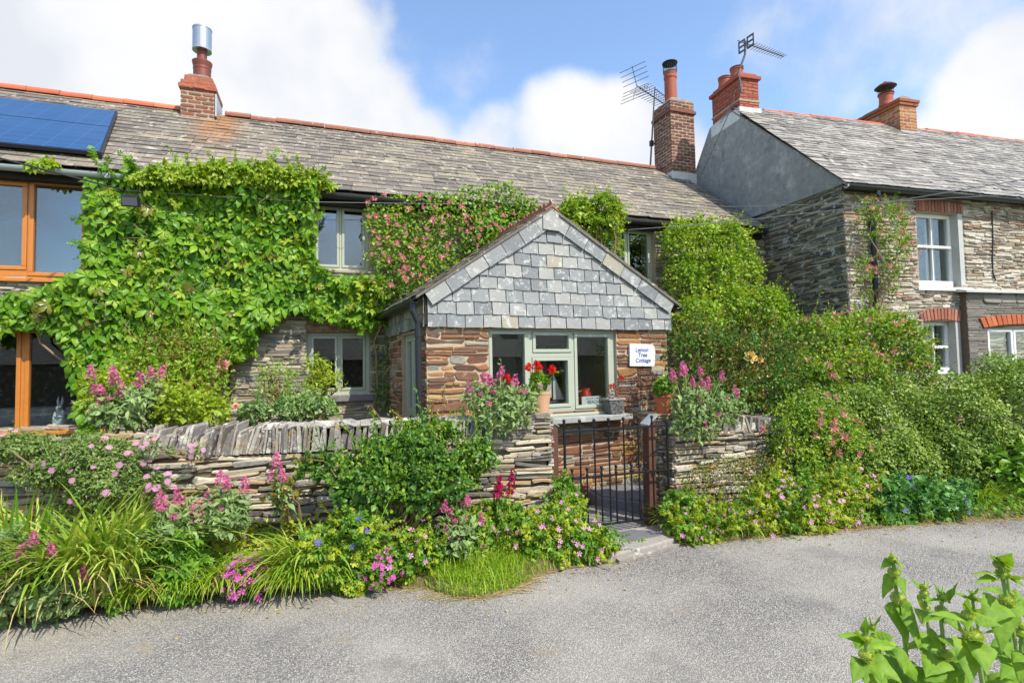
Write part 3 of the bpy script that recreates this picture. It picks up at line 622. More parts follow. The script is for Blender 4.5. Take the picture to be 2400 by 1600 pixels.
# gable: slates in courses between the verges
gl = PF.loc(994, 681, .07); ga = PF.loc(1291, 493, .07); gr = PF.loc(1580, 715, .07)
gxm, gzm = ga; gh = (gl[1]+gr[1])/2; glx, grx = gl[0], gr[0]
slopeL, slopeR = (gzm-gh)/(gxm-glx), (gzm-gh)/(grx-gxm)
def clipg(z, z2):
    zz = max(z+.12-gh, 0); return (glx+max(0, zz/slopeL+.02)+.02, grx-max(0, zz/slopeR+.02)-.02)
b = MB(); b.prism(PF, [(glx+.02, zb), (grx-.02, zb), (grx-.02, gh-.02), (gxm, gzm-.06), (glx+.02, gh-.02)], -.25, .03); gb = part('gable', b, M_gap, PO)
GF = Fr(PF.w(0, .03, 0), PF.ax, PF.n)
b = MB(); slates(b, GF, glx, grx, zb-.03, gzm-.14, .158, (.222, .236), .011, clip=clipg, seed=41, jit=.003, over=1.25, rag=.0032, gap=.011)
sl_o = part('hung_slates', b, M_slate_p, gb)

vb_ = MB(); rg = np.random.default_rng(8)
for (x0_, sg, slp, Lx) in ((glx, 1, slopeL, gxm-glx), (grx, -1, slopeR, grx-gxm)):
    L = math.hypot(Lx, gzm-gh); n = 7; ux = V3(sg*Lx/L, (gzm-gh)/L); q = V3(ux[1]*sg, -ux[0]*sg) if True else 0
    for i in range(n):
        a = L*i/n+.004; c = L*(i+1)/n-.004 if i < n-1 else L-.05; d = .178+rg.normal(0, .006); yb = .05+.004*rg.random()
        P = [V3(x0_, gh)+ux*a, V3(x0_, gh)+ux*c]; Q = [P[1]+q*d*1.0, P[0]+q*d]
        pts = [tuple(P[0]), tuple(P[1]), tuple(Q[0]), tuple(Q[1])]
        if sg < 0: pts = pts[::-1]
        vb_.prism(GF, pts, yb-.012, yb+.004*(i % 2))
vb_.prism(GF, [(gxm-.13, gzm-.26), (gxm+.1, gzm-.27), (gxm+.1, gzm-.06), (gxm, gzm), (gxm-.13, gzm-.08)], .056, .068)
part('verge_slates', vb_, M_slate_p, gb, bev=.002)
b = MB(); slates(b, Fr(PS.w(0, .03, 0), PS.ax, PS.n), -.05, PDEP+.02, zb-.03, gh+.05, .16, (.2, .3), .007, seed=43, over=1.2); b2 = b
part('side_slates', b, stone('mossy_slate', [lin(x) for x in ('7d7f74', '8a8a7c', '6d7168')], .3, stretch=False, lichen=[lin('a9aa98')], lo=.5, hi=.65), gb)
for S_ in (PS, RS):
    b = MB(); b.box(S_, 0, PDEP, -.2, .025, zb-.02, gh); part('wall_plate', b, M_gap, gb)
# porch roof: two slopes running back to the cottage wall, crested red ridge tiles
r = MB(); ov = .1
for sg, xe, slp in ((-1, glx, slopeL), (1, grx, slopeR)):
    xo = xe+sg*ov; zo = gh-ov*slp
    r.prism(PF, [(gxm, gzm+.0), (xo, zo), (xo, zo+.035), (gxm, gzm+.04)][::sg], -PDEP-.1, .1)
pr_ = part('roof', r, M_slate, PO)
b = MB()
for sg, xe, slp in ((-1, glx, slopeL), (1, grx, slopeR)):
    up = nrm(-PF.ax*sg*1.0+V3(0, 0, slp)); o_ = PF.w(xe+sg*.12, .09, gh-.12*slp+.035); nn_ = nrm(V3(0, 0, 1)+PF.ax*sg*slp)
    L = math.hypot(abs(gxm-xe)+.12, gzm-gh+.12*slp)
    f_ = Fr(o_, -PF.n, nn_, up); slates(b, f_, 0, PDEP+.15, 0, L, .16, (.2, .3), .008, seed=47+sg)
part('slates', b, M_slate, pr_)
b = MB()
for i in range(9):
    y = .11-.27*i; f_ = Fr(PF.w(gxm, y, gzm+.035), PF.ax, -PF.n)
    arc = [(-.1, -.035), (0, .03), (.1, -.035), (.1, -.06), (0, .005), (-.1, -.06)]; b.prism(f_, arc[::-1], 0, .262)
    cr_ = Fr(f_.w(-.006, 0, .025), -PF.n, PF.ax)
    b.prism(cr_, [(.0, 0), (.26, 0), (.26, .03), (.24, .075), (.2, .085), (.17, .04), (.13, .03), (.09, .04), (.06, .085), (.02, .075), (0, .03)], 0, .012)
part('ridge_tiles', b, M_ridge_b, pr_)
for x_ in (glx-.11, grx+.11):
    b = MB(); gutter(b, PF.w(x_, .06, gh-.06), PF.w(x_, -PDEP, gh-.085), .055); part('gutter', b, M_black, PO)
b = MB(); b.box(PF, wx0-.1, wx1+.1, -.42, -.13, g4[2]-.06, g4[2]-.012); part('window_board', b, M_green, PO, bev=.005)
dx_, dz_ = PF.loc(981, 860, -.02); b = MB(); b.tube([PF.w(glx-.11, -.02, gh-.09), PF.w(glx-.11, -.02, gh-.2), PF.w(dx_, -.02, gh-.34), PF.w(dx_, -.02, gh-.5), PF.w(dx_, -.02, .05)], .036, 14)
for z in (gh-.5, 1.0): b.lathe(PF.w(dx_, -.02, 0), [(.037, z), (.043, z), (.043, z+.07), (.037, z+.07)], 14)
part('downpipe', b, M_black, PO)
# --- right hand house, turned a little towards the lane
RB = R(4.9); HF = Fr((8.3, 6.52, 0), (math.cos(RB), -math.sin(RB), 0), (-math.sin(RB), -math.cos(RB), 0))
HS = Fr((8.3, 6.52, 0), -HF.n, -HF.ax)           # gable side, facing the cottage
RH = thing('house', 'tall stone house with grey rendered gable and white sash windows at the right', 'house', (11, 6.5, 0))
hE = 4.63; hRy, hRz = 2.72, 7.2; HW = 9.5
def hr(u0, u1, v0, v1, y=0):
    um, vm = (u0+u1)/2, (v0+v1)/2; return (HF.loc(u0, vm, y)[0], HF.loc(u1, vm, y)[0], HF.loc(um, v1, y)[1], HF.loc(um, v0, y)[1])
S1 = hr(2151, 2258, 498, 674); S2 = hr(2166, 2252, 752, 880)
S2 = (S2[0], S2[1], S2[2], S2[3])
e1 = hr(2318, 2470, 768, 900, .12); HH = [S1, S2, e1]
core = MB(); panel(core, HF, 0, HW, -.1, hE, -.4, 0, HH); wr = part('wall', core, M_mortar, RH)
b = MB(); stones(b, HF, .0, 5.2, .6, hE-.02, (.022, .062), (.08, .42), (.002, .03), .004, holes=[(S1[0]-.02, S1[1]+.02, S1[2], S1[3]+.24), (S2[0]-.02, S2[1]+.1, S2[2], S2[3]+.24)], wav=.045, seed=61, jit=.2, lean=.05, split=.3)
part('stonework', b, M_stone_right, wr)
b = MB(); gz_ = lambda x: hE+.0
SG = MB(); SG.prism(HS, [(.4, -.1), (5.45, -.1), (5.45, hE), (hRy+.45, hRz-.08), (hRy, hRz-.02), (.4, hE+.3)], -.4, 0)
part('gable_wall', SG, M_mortar, RH)
b = MB(); stones(b, HS, .0, 2.6, .6, 4.72, (.025, .075), (.1, .55), (.002, .035), .005, wav=.07, seed=62, jit=.2, lean=.06, split=.3); part('side_stonework', b, M_stone_side, wr)
jl = HS.loc(1760, 512)
b = MB(); b.prism(HS, [(-.03, hE-.03), (jl[0]+.1, jl[1]+.0), (5.4, 4.5), (5.4, hE+.05), (hRy+.75, hRz-.1), (hRy, hRz-.0), (-.03, hE+.01)], .0, .045); part('render', b, M_render, RH)
hs = V3(*( -HF.n*(hRy+.14)))+V3(0, 0, hRz-hE+.14); HSL = float(np.linalg.norm(hs)); hup = hs/HSL; hn = np.cross(HF.ax, hup)
HR = Fr(HF.w(-.06, .14, hE-.05), HF.ax, hn, hup)
r = MB(); r.prism(Fr(HF.w(-.05, 0, 0), -HF.n, HF.ax), [(-.14, hE-.06), (hRy, hRz), (5.6, hE-.06), (5.6, hE-.1), (hRy, hRz-.04), (-.14, hE-.1)], 0, HW); rr = part('roof', r, M_slate_r, RH)
b = MB(); slates(b, HR, -.03, HW, 0, HSL-.05, (.1, .165), (.16, .48), .011, seed=63, jit=.01, bond=False, over=1.5, rag=.008); part('slates', b, M_slate_r, rr)
rg = np.random.default_rng(9); b = MB(); x = .75
while x < HW:
    l = .42 if x < 4.9 else .5; arc = [(.12*math.cos(t), .085*math.sin(t)) for t in np.linspace(R(-15), R(195), 9)]; arc += [(a*.82, c*.8-.01) for a, c in arc[::-1]]
    b.prism(Fr(HF.w(x, -hRy, hRz+rg.normal(0, .006)), -HF.n, HF.ax), arc, 0, l-.008); x += l
part('ridge_tiles', b, M_ridge_o, rr)
b = MB(); gutter(b, HF.w(-.14, .2, hE-.1), HF.w(HW, .2, hE-.13), .065); part('gutter', b, M_black, RH)
b = MB(); b.box(HF, -.02, HW, .0, .12, hE-.13, hE-.06); part('fascia', b, M_soffit, RH)
dpx = HF.loc(2048, 600, .06)[0]; b = MB(); b.tube([HF.w(dpx, .19, hE-.14), HF.w(dpx, .19, hE-.22), HF.w(dpx, .07, hE-.36), HF.w(dpx, .07, .6)], .042, 12)
for z in (2.6, 3.9): b.lathe(HF.w(dpx, .07, 0), [(.043, z), (.05, z), (.05, z+.07), (.043, z+.07)], 14)
part('downpipe', b, M_black, RH)
# sash window
def sash(Wn, meet, bars=True):
    a, b_, c, d = Wn; f = .07; zm = meet
    mid = (a+.05+b_-.1)/2 + .0
    lo = [(a+f, mid-.012, c+.14, zm-.02), (mid+.012, b_-.16, c+.14, zm-.02)]; hi = [(a+f, mid-.012, zm+.03, d-.07), (mid+.012, b_-.16, zm+.03, d-.07)]
    q = lo+hi
    m_ = MB(); panel(m_, HF, a, b_-.1, c+.002, d, -.2, -.13, q); wo = part('sash_window', m_, M_white, RH, bev=.005)
    m_ = MB(); m_.box(HF, a+.05, b_-.13, -.13, -.1, c+.03, c+.14-.005); m_.box(HF, a+.05, b_-.13, -.128, -.1, zm-.02, zm+.025); m_.box(HF, a+.04, a+f-.004, -.13, -.105, c+.15, zm-.03); part('sash_rail', m_, M_white, wo, bev=.004)
    for r_ in q:
        g_ = MB(); g_.box(HF, r_[0]-.003, r_[1]+.003, -.17, -.162, r_[2]-.003, r_[3]+.003); part('pane', g_, G_sky, wo)
    m_ = MB(); m_.box(HF, b_-.1, b_+.0, -.21, .004, c, d); part('reveal', m_, M_render_l, wo)
    return wo
M_render_l = plain('pale_render', lin('b5b6b2'), .9, var=.12, bmp=.3)
sash(S1, HF.loc(2200, 580, -.12)[1]); sash(S2, S2[2]+.5)
brickarch(RH, HF, S1[0]-.03, S1[1]+.02, S1[3]+.003, S1[3]+.2, 15, M_brick_lint, rise=.0, y=.02, seed=5)
ar = hr(2161, 2267, 713, 754); brickarch(RH, HF, S2[0]-.06, S2[1]+.08, S2[3]-.03, S2[3]+.17, 13, M_brick_lint, rise=.05, y=.022, seed=6)
b = MB(); b.box(HF, S1[0]-.08, S1[1]+.12, -.2, .05, S1[2]-.06, S1[2]-.002); part('sill', b, M_white, RH, bev=.006)
# curtains inside the upper sash
b = MB()
for k in range(9): b.tube([HF.w(S1[0]+.72+.022*k, -.42-.015*(k % 2), S1[2]), HF.w(S1[0]+.76+.02*k, -.42-.015*(k % 2), S1[3])], .018, 8)
part('curtain', b, plain('white_curtain', lin('e4e2e0'), .9), RH)
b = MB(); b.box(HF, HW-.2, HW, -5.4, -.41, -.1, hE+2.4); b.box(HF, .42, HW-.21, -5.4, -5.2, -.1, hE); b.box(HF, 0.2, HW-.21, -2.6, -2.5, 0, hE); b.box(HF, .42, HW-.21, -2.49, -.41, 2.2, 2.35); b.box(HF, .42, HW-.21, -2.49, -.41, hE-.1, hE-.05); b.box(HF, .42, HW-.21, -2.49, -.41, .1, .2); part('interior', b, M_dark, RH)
# flat fronted bay with slate wall and orange brick arch
e0, eT = HF.loc(2270, 686, .12); bz = HF.loc(2267, 682, .14)[1]; bx0 = HF.loc(2270, 800, .12)[0]; bx1 = bx0+3.2
e1 = hr(2318, 2470, 768, 900, .12); 
BF = Fr(HF.w(0, .12, 0), HF.ax, HF.n)
core = MB(); panel(core, BF, bx0, bx1, .3, bz, -.118, 0, [e1]); bp = part('bay_wall', core, M_joint, RH)
b = MB(); stones(b, BF, bx0, bx1, .6, bz-.2, (.02, .045), (.12, .5), (.002, .014), .005, holes=[(e1[0]-.02, e1[1]+.02, e1[2], e1[3]+.2)], seed=66, jit=.1); stones(b, BF, bx0, bx1, bz-.2, bz-.004, (.19, .2), (.3, .5), (.01, .02), .006, seed=67, jit=.05)
part('stonework', b, stone('black_slate', [lin(x) for x in ('85807a', '716d66', '97928a', '625e58', '8a857b')], .35, lichen=[lin('8f8a78')], lo=.58, hi=.66), bp)
brickarch(RH, BF, e1[0]-.12, e1[1]+.12, e1[3]-.005, e1[3]+.17, 16, stone('arch_brick', [lin(x) for x in ('b5623a', 'a85532', 'c06f45')], .2, stretch=False), rise=.07, y=.03, seed=8)
window(RH, BF, e1[0], e1[1], e1[2], e1[3]+.03, [(e1[0]+.1, e1[0]+.62, e1[2]+.1, e1[3]-.07), (e1[0]+.74, e1[1]-.1, e1[2]+.1, e1[3]-.07)], M_white, G_low, y=-.05, name='bay_window')
b = MB(); b.prism(Fr(BF.w(bx0-.12, 0, 0), HF.n, HF.ax), [(-.12, bz+.06), (.1, bz+.0), (.1, bz-.03), (-.12, bz-.003)][::-1], 0, 3.4); part('bay_roof', b, stone('pale_slate_cap', [lin('b9b9b4')], .25, stretch=False, lichen=[lin('dedcd4')]), RH)
# its two stacks
def stackat(u, v, y, uR, vtop, depth, m, mm, name='chimney', seed=71, z0=None):
    q = onpl(u, v, HF.w(0, y, 0), HF.n); f_ = Fr((q[0], q[1], 0), HF.ax, HF.n); ww = HF.loc(uR, v, y)[0]-HF.loc(u, v, y)[0]; zt_ = HF.loc(u, vtop, y)[1]
    return f_, ww, q[2], zt_
f3, w3, z3, t3 = stackat(1734, 254, -2.45, 1780, 183, .9, None, None); d3 = .95
c3 = brickstack(RH, f3, w3, d3, z3-.5, t3, M_brick_red, M_mort_r, 71, name='chimney')
b = MB(); bandring(b, f3, w3, d3, .045, t3, t3+.075); b.box(f3, .02, w3-.02, -d3+.02, -.02, t3+.077, t3+.15); part('brick_band', b, M_brick_red, c3, bev=.006)
b = MB(); bandring(b, f3, w3, d3, .012, z3+.17, z3+.21); part('white_band', b, M_mort_w, c3)
b = MB(); bandring(b, f3, w3, d3, .03, z3-.25, z3+.03); part('flashing', b, M_leadw, c3, bev=.01)
for k, yy in enumerate((-.28, -.7)):
    q = f3.w(w3*.36, yy, 0); pot(c3, q[0], q[1], t3+.13, .135, .26)
f4, w4, z4, t4 = stackat(2112, 318, -2.35, 2152, 240, .9, None, None, z0=0); d4 = 1.1
c4 = brickstack(RH, f4, w4, d4, z4-.5, t4-.06, M_brick_orange, M_mort_w, 72, name='chimney')
b = MB(); bandring(b, f4, w4, d4, .03, t4-.06, t4+.01); bandring(b, f4, w4, d4, .05, t4+.012, t4+.085); part('brick_band', b, M_brick_orange, c4, bev=.008)
b = MB(); b.prism(f4, [(.02, t4+.087), (w4-.02, t4+.087), (w4-.15, t4+.2), (.15, t4+.2)], -d4+.05, -.04); part('flaunching', b, M_conc, c4, bev=.01)
b = MB(); bandring(b, f4, w4, d4, .03, z4-.3, z4+.12); part('flashing', b, M_lead, c4, bev=.01)
q = f4.w(w4*.42, -.5, 0); pot(c4, q[0], q[1], t4+.15, .15, .33); 
b = MB()
for k in range(8): 
    t = 2*math.pi*k/8; b.tube([q+V3(.15*math.cos(t), .15*math.sin(t), t4+.46), q+V3(.17*math.cos(t), .17*math.sin(t), t4+.66)], .006, 5)
b.tube([q+V3(.17*math.cos(t), .17*math.sin(t), t4+.46) for t in np.linspace(0, 2*math.pi, 20)], .008, 5); part('bird_guard', b, M_iron, c4)
b = MB(); b.lathe((q[0], q[1], 0), [(.19, t4+.6), (.235, t4+.63), (.15, t4+.7), (.07, t4+.73), (.05, t4+.76), (.01, t4+.765)], 28); part('cowl', b, plain('dark_cowl', lin('4a2f30'), .6), c4)
# low cottage across the lane, behind the camera, mirrored in the window panes
OC = thing('cottage', 'low stone cottage across the lane mirrored dark in the window panes', 'cottage', (3, -9, 0))
OF = Fr((0, -8.5, 0), (-1, 0, 0), (0, 1, 0))
b = MB(); b.box(OF, -24, 24, -5, 0, -.15, 2.2); part('wall', b, M_stone_side, OC)
b = MB(); b.prism(Fr((-24.2, 0, 0), (0, 1, 0), (1, 0, 0)), [(-8.3, 2.1), (-11, 3.5), (-13.7, 2.1)], 0, 48.4); ro = part('roof', b, M_slate, OC)
b = MB()
m_p = at(1195, 800, Y=6.3); dd = nrm(ray(1195, 800)); rf = dd-2*(dd@PF.n)*PF.n; hit = m_p+rf*((-10.6-m_p[1])/rf[1])
b.box(OF, -hit[0]-.4, -hit[0]+.4, -2.6, -1.9, 2.2, hit[2]+.65); b.box(OF, -hit[0]-.46, -hit[0]+.46, -2.66, -1.84, hit[2]+.4, hit[2]+.55); ch = part('chimney', b, M_brick_brown, OC)
b = MB(); b.lathe((hit[0]-.2, -10.75, 0), [(.13, hit[2]+.6), (.12, hit[2]+.95)], 14); b.lathe((hit[0]+.2, -10.75, 0), [(.13, hit[2]+.6), (.12, hit[2]+.95)], 14); part('chimney_pot', b, M_terra, ch)
# ------------------------------------------------------------------ things on the roofs and walls
def depth(p): return float((np.array(p)-CAM)@cf)
SP = thing('solar_panel', 'blue solar panel in two rows bolted to the slate roof at the left', 'solar panel', (-4, 9.5, 5.4))
s0 = RF.loc(275, 260, .12); s1 = RF.loc(238, 357, .12); PT = (s0[1]+.0, s1[1]); sk = lambda z: s1[0]+(s0[0]-s1[0])*(z-s1[1])/(s0[1]-s1[1])
def quad(b, z0, z1, xl, dx, y0, y1): b.prism(RF, [(xl, z0), (sk(z0)-dx, z0), (sk(z1)-dx, z1), (xl, z1)], y0, y1)
b = MB(); quad(b, s1[1], s0[1], -6.3, 0, .07, .115); part('frame', b, M_black, SP)
def solarmat():
    m, t = mat('solar_cells'); p = t.pos()
    br = t.n('ShaderNodeTexBrick', 0, {'offset': 0.0}, Vector=t.n('ShaderNodeVectorMath', 0, {'operation': 'MULTIPLY'}, i0=p, i1=(1, 1.28, 1)), Color1=lin('1d4470'), Color2=lin('214a76'), Mortar=lin('305a88'), Scale=1.0, Mortar_Size=.006, Brick_Width=.26, Row_Height=.2)
    kw = dict(Base_Color=br, Roughness=.22, Coat_Weight=.25, Coat_Roughness=.06); finish(t, t.n('ShaderNodeBsdfPrincipled', 0, **kw)); return m
M_sol = solarmat(); zm = s1[1]+(s0[1]-s1[1])*.56
for a, c in ((s1[1]+.03, zm-.012), (zm+.012, s0[1]-.03)):
    b = MB(); quad(b, a, c, -6.28, .03, .112, .12); part('cell_panel', b, M_sol, SP)
# aerials
A1 = thing('tv_aerial', 'weathered television aerial on a tall pole beside the brown brick stack', 'aerial', tuple(CH2.w(-.12, -.5, 5.9)))
b = MB(); mb_ = CH2.w(-.1, -.5, 0); D1 = depth(CH2.w(-.1, -.5, 7)); pb = atd(1524, 392, D1); ptop = atd(1535, 204, D1); b.tube([pb, atd(1530, 290, D1), ptop], [.022, .02, .014], 8); part('mast', b, M_alu, A1)
b = MB(); q = atd(1527, 335, D1); b.box(Fr(q, (1, 0, 0), (0, -1, 0)), -.04, .04, -.04, .04, -.08, .05); b.tube([q, q+V3(.28, .1, .02)], .012, 6); part('wall_bracket', b, M_iron, A1)
bd = nrm(V3(.87, .42, 0)); ed = V3(-bd[1], bd[0], 0)
p0 = atd(1492, 201, D1); b = MB(); BL = float(np.linalg.norm(atd(1628, 201, D1)-p0))*1.02
b.tube([p0, p0+bd*BL], .012, 6); b.tube([ptop-V3(0, 0, .05), ptop+bd*.85-V3(0, 0, .08)], .01, 6); part('boom', b, M_alu, A1)
for k in range(11):
    c = p0+bd*(.18+k*(BL-.2)/10.5); b = MB(); l = .3-.008*k; b.tube([c-ed*l+V3(0, 0, .0), c+ed*l], .007, 5); b.tube([c-ed*l*.4+V3(0, 0, .05), c-ed*l*.4-V3(0, 0, .05)], .006, 5); b.sphere(c, .025, 6, 5); part('element', b, M_alu, A1)
for sg in (1, -1):
    b = MB(); e_ = p0-bd*.18+V3(0, 0, sg*.42); b.tube([p0, e_], .009, 5)
    for k in range(4): c = p0+(e_-p0)*((k+.8)/4); b.tube([c-ed*.36, c+ed*.36], .007, 5)
    part('reflector', b, M_alu, A1)
A2 = thing('tv_aerial', 'thin television aerial on a cranked pole fixed to the red brick stack', 'aerial', tuple(f3.w(-.03, .04, t3)))
D2 = depth(f3.w(0, 0, t3)); b = MB(); b.tube([f3.w(.02, .04, t3-.35)]+[atd(u, v, D2-.03) for u, v in ((1731, 168), (1742, 140), (1746, 128), (1748, 97))], .022, 8); part('mast', b, M_alu, A2)
b = MB(); b.tube([f3.w(.02, .04, t3-.3)]+[atd(1726, 205, D2+.1)]+[onpl(u, v, HS.w(0, .07, 0), HS.n) for u, v in ((1718, 240), (1704, 262), (1687, 289))], .007, 6); part('lead_cable', b, M_cabler, A2)
P1 = atd(1764, 108, D2); P2 = at(1836, 133, Z=P1[2]); P2 = P1+(P2-P1)*min(1, 1.9/np.linalg.norm(P2-P1)); bd2 = nrm(P2-P1); ed2 = V3(-bd2[1], bd2[0], 0)
b = MB(); b.tube([P1-bd2*.45, P2], .011, 6); part('boom', b, M_alu, A2)
for k in range(13):
    c = P1+(P2-P1)*(k/12); b = MB(); l = .13-.003*k; b.tube([c-ed2*l, c+ed2*l], .006, 5); b.tube([c, c+V3(0, 0, .06)], .006, 5); part('element', b, M_alu, A2)
pc = P1-bd2*.2; f_ = Fr(pc, ed2, bd2)
for sg in (1, -1):
    b = MB(); panel(b, f_, min(.02*sg, .2*sg), max(.02*sg, .2*sg), -.13, .13, -.006, .006, [(min(.05*sg, .17*sg), max(.05*sg, .17*sg), -.09, -.02), (min(.05*sg, .17*sg), max(.05*sg, .17*sg), .02, .09)]); part('reflector', b, M_alu, A2)
# overhead cables
def cable(name, label, pts, r, m, sag=.0):
    P = []
    for i in range(len(pts)-1):
        for t in np.linspace(0, 1, 14)[(0 if i == 0 else 1):]:
            q = pts[i]+(pts[i+1]-pts[i])*t; P.append(q-V3(0, 0, sag*4*t*(1-t)))
    b = MB(); b.tube(P, r, 6); o = part(name, b, m); tag(o, label, 'cable'); return o
hA = at(290, 446, Y=8.12); DA = depth(hA)
cable('overhead_cable', 'thick black service cable running down to the creeper covered wall at the left', [atd(-320, 275, 4.5), atd(0, 371, 5.8), hA], .011, M_cable, .0)
cable('overhead_cable', 'thin pale telephone wire strung along the front of the terrace under the gutters', [hA+V3(.02, 0, -.0), at(714, 473, Y=8.05), at(1210, 481, Y=8.05), at(1610, 487, Y=8.0), atd(2005, 477, 8.0), atd(2480, 450, 7.2)], .0035, M_cabler, .0)
cable('overhead_cable', 'grey wire crossing in front of the right hand house up to the right', [at(1470, 539, Y=8.25), atd(1700, 521, 9.0), atd(2008, 487, 7.5), atd(2480, 407, 6)], .006, M_cabler, .0)
cable('wall_cable', 'short black cable clipped to the stone front of the right hand house', [HF.w(*(lambda q: (q[0], .03, q[1]))(HF.loc(u, v, .03))) for u, v in ((2325, 495), (2327, 560), (2326, 600), (2327, 640), (2334, 658))], .012, M_cable)
# floodlight among the creeper
q = at(306, 471, Y=7.9); FL = thing('floodlight', 'small black security floodlight fixed to the wall among the creeper leaves', 'floodlight', tuple(q)); f_ = Fr(q, (1, 0, 0), (0, -.9, -.4), nrm(V3(0, -.4, .9)))
b = MB(); b.prism(f_, [(-.1, -.07), (.1, -.07), (.085, .07), (-.085, .07)], -.05, .04); part('housing', b, M_black, FL, bev=.01)
b = MB(); b.box(f_, -.08, .08, .041, .046, -.05, .05); part('lens', b, plain('lamp_lens', lin('5a6068'), .15), FL)
b = MB(); b.tube([q+V3(0, .05, 0), q+V3(0, .5, .02)], .02, 8); part('bracket', b, M_black, FL)
# ------------------------------------------------------------------ garden walls
WA = R(8.15); WF = Fr((2.17, 4.97, 0), (-math.cos(WA), math.sin(WA), 0), (-math.sin(WA), -math.cos(WA), 0))
def wallblock(b, fr, x, y, z, w, d, h, lean, rg):
    """one upright coping slab: rough, slightly wedge shaped"""
    vs = []; cl, sn = math.cos(lean), math.sin(lean)
    prof = [(-.5, 0), (.5, 0), (.5*rg.uniform(.8, 1.1), .55), (.42*rg.uniform(.6, 1), 1-rg.uniform(0, .08)), (rg.uniform(-.2, .2), 1+rg.uniform(-.02, .06)), (-.42*rg.uniform(.6, 1), 1-rg.uniform(0, .1)), (-.5*rg.uniform(.8, 1.1), .5)]
    n = len(prof)
    for yy in (y-d, y-.018, y+rg.normal(0, .006)):
        s = .86 if yy > y-.012 else 1
        for a, c in prof:
            lx, lz = a*w*s+rg.normal(0, .002), (c if c == 0 else c*(1-.03*(s < 1)))*h; vs.append(fr.w(x+lx*cl-lz*sn, yy, z+lx*sn+lz*cl))
    fs = [(i, (i+1) % n, n+(i+1) % n, n+i) for i in range(n)]+[(n+i, n+(i+1) % n, 2*n+(i+1) % n, 2*n+i) for i in range(n)]+[tuple(2*n+i for i in range(n)), tuple(range(n-1, -1, -1))]
    b.add(vs, fs)
GW = thing('garden_wall', 'long dry stone slate wall with upright coping slabs left of the gate', 'wall', tuple(WF.w(2, 0, 0)))
b = MB(); b.box(WF, .05, 8, -.42, -.02, -.15, .9); b.box(WF, .05, .9, -.4, -.03, .9, 1.1); b.box(WF, 3.6, 8, -.4, -.03, .9, 1.02); part('core', b, M_joint, GW)
b = MB(); stones(b, WF, .0, 8, -.05, .93, (.018, .058), (.07, .46), (.0, .035), .003, wav=.045, seed=81, jit=.24, lean=.06, split=.35)
stones(b, WF, .0, .55, .93, 1.15, (.02, .05), (.12, .4), (.0, .035), .004, wav=.01, seed=82, jit=.2, lean=.03)
stones(b, WF, 3.55, 8, .93, 1.12, (.03, .07), (.14, .4), (.0, .03), .005, wav=.02, seed=83, jit=.2, lean=.03)
EN = Fr(WF.w(0, 0, 0), -WF.n, -WF.ax); stones(b, EN, 0, .42, -.05, 1.14, (.02, .06), (.1, .3), (.0, .035), .006, seed=84, jit=.2)
for k in range(5):
    f_ = Fr(WF.w(0, 0, 1.13+.0*k), WF.ax, WF.n); 
part('stonework', b, M_stone_wall, GW)
b = MB(); rg = np.random.default_rng(85)
for (xx, yy, zz, ww, dd_, hh, an) in ((.22, .0, 1.14, .42, .4, .035, -.05), (.12, -.02, 1.105, .3, .4, .035, .06), (.5, -.03, 1.11, .36, .4, .04, .03), (.3, -.05, 1.168, .3, .3, .025, -.08)):
    f_ = Fr(WF.w(xx, yy, zz), nrm(WF.ax+V3(0, 0, an)), WF.n); onestone(b, f_, 0, hh/2, ww, hh, .03, rg, .2, back=-dd_)
part('cap_stones', b, M_cope, GW)
b = MB(); x = .56
while x < 3.72:
    blocky = 1.0 < x < 2.25
    w_ = rg.uniform(.016, .044) if not blocky else rg.uniform(.02, .075)
    h_ = rg.uniform(.19, .25) if x < 2.75 else rg.uniform(.17, .28)
    le = rg.normal(.05, .05) if x < 2.6 else rg.normal(.22, .08)
    wallblock(b, WF, x, rg.normal(.01, .024), .915, w_, .38, h_+.01*math.sin(x*3), le, rg); x += w_*rg.uniform(.82, 1.0)
part('coping', b, M_cope, GW)
b = MB(); 
vs = []; n = 40
for i in range(n):
    x = .6+2.1*i/(n-1)
    for y, z in ((-.02, 1.11), (-.0, 1.135), (-.1, 1.165), (-.3, 1.165), (-.39, 1.12)): vs.append(WF.w(x, y+rg.normal(0, .006), z+rg.normal(0, .007)))
b.add(vs, [(i*5+k, (i+1)*5+k, (i+1)*5+k+1, i*5+k+1) for i in range(n-1) for k in range(4)]); part('mortar_cap', b, stone('mortar_cap', [lin('9a948a')], .35, stretch=False, lichen=[lin('c9c4b6'), lin('6a6a5a')], lo=.5, hi=.62), GW)
WR = Fr((3.62, 4.97, 0), (1, 0, 0), (0, -1, 0))
GR = thing('garden_wall', 'short slate wall with rounded earth topped coping right of the gate', 'wall', (4.5, 5.0, 0))
b = MB(); b.box(WR, .0, 2.4, -.42, -.02, -.15, .82); part('core', b, M_joint, GR)
b = MB(); stones(b, WR, .0, 2.4, -.05, .86, (.018, .06), (.07, .42), (.0, .04), .003, wav=.04, seed=91, jit=.24, lean=.06, split=.35); stones(b, Fr(WR.w(0, 0, 0), (0, 1, 0), (-1, 0, 0)), 0, .42, -.05, .95, (.02, .06), (.1, .3), (.0, .035), .006, seed=92, jit=.2); part('stonework', b, M_stone_wall, GR)
b = MB(); x = .05
while x < 1.5:
    w_ = rg.uniform(.03, .075); wallblock(b, WR, x, rg.normal(.01, .015), .85, w_, .36, rg.uniform(.1, .19), rg.normal(0, .12), rg); x += w_*.9
part('coping', b, M_cope, GR)
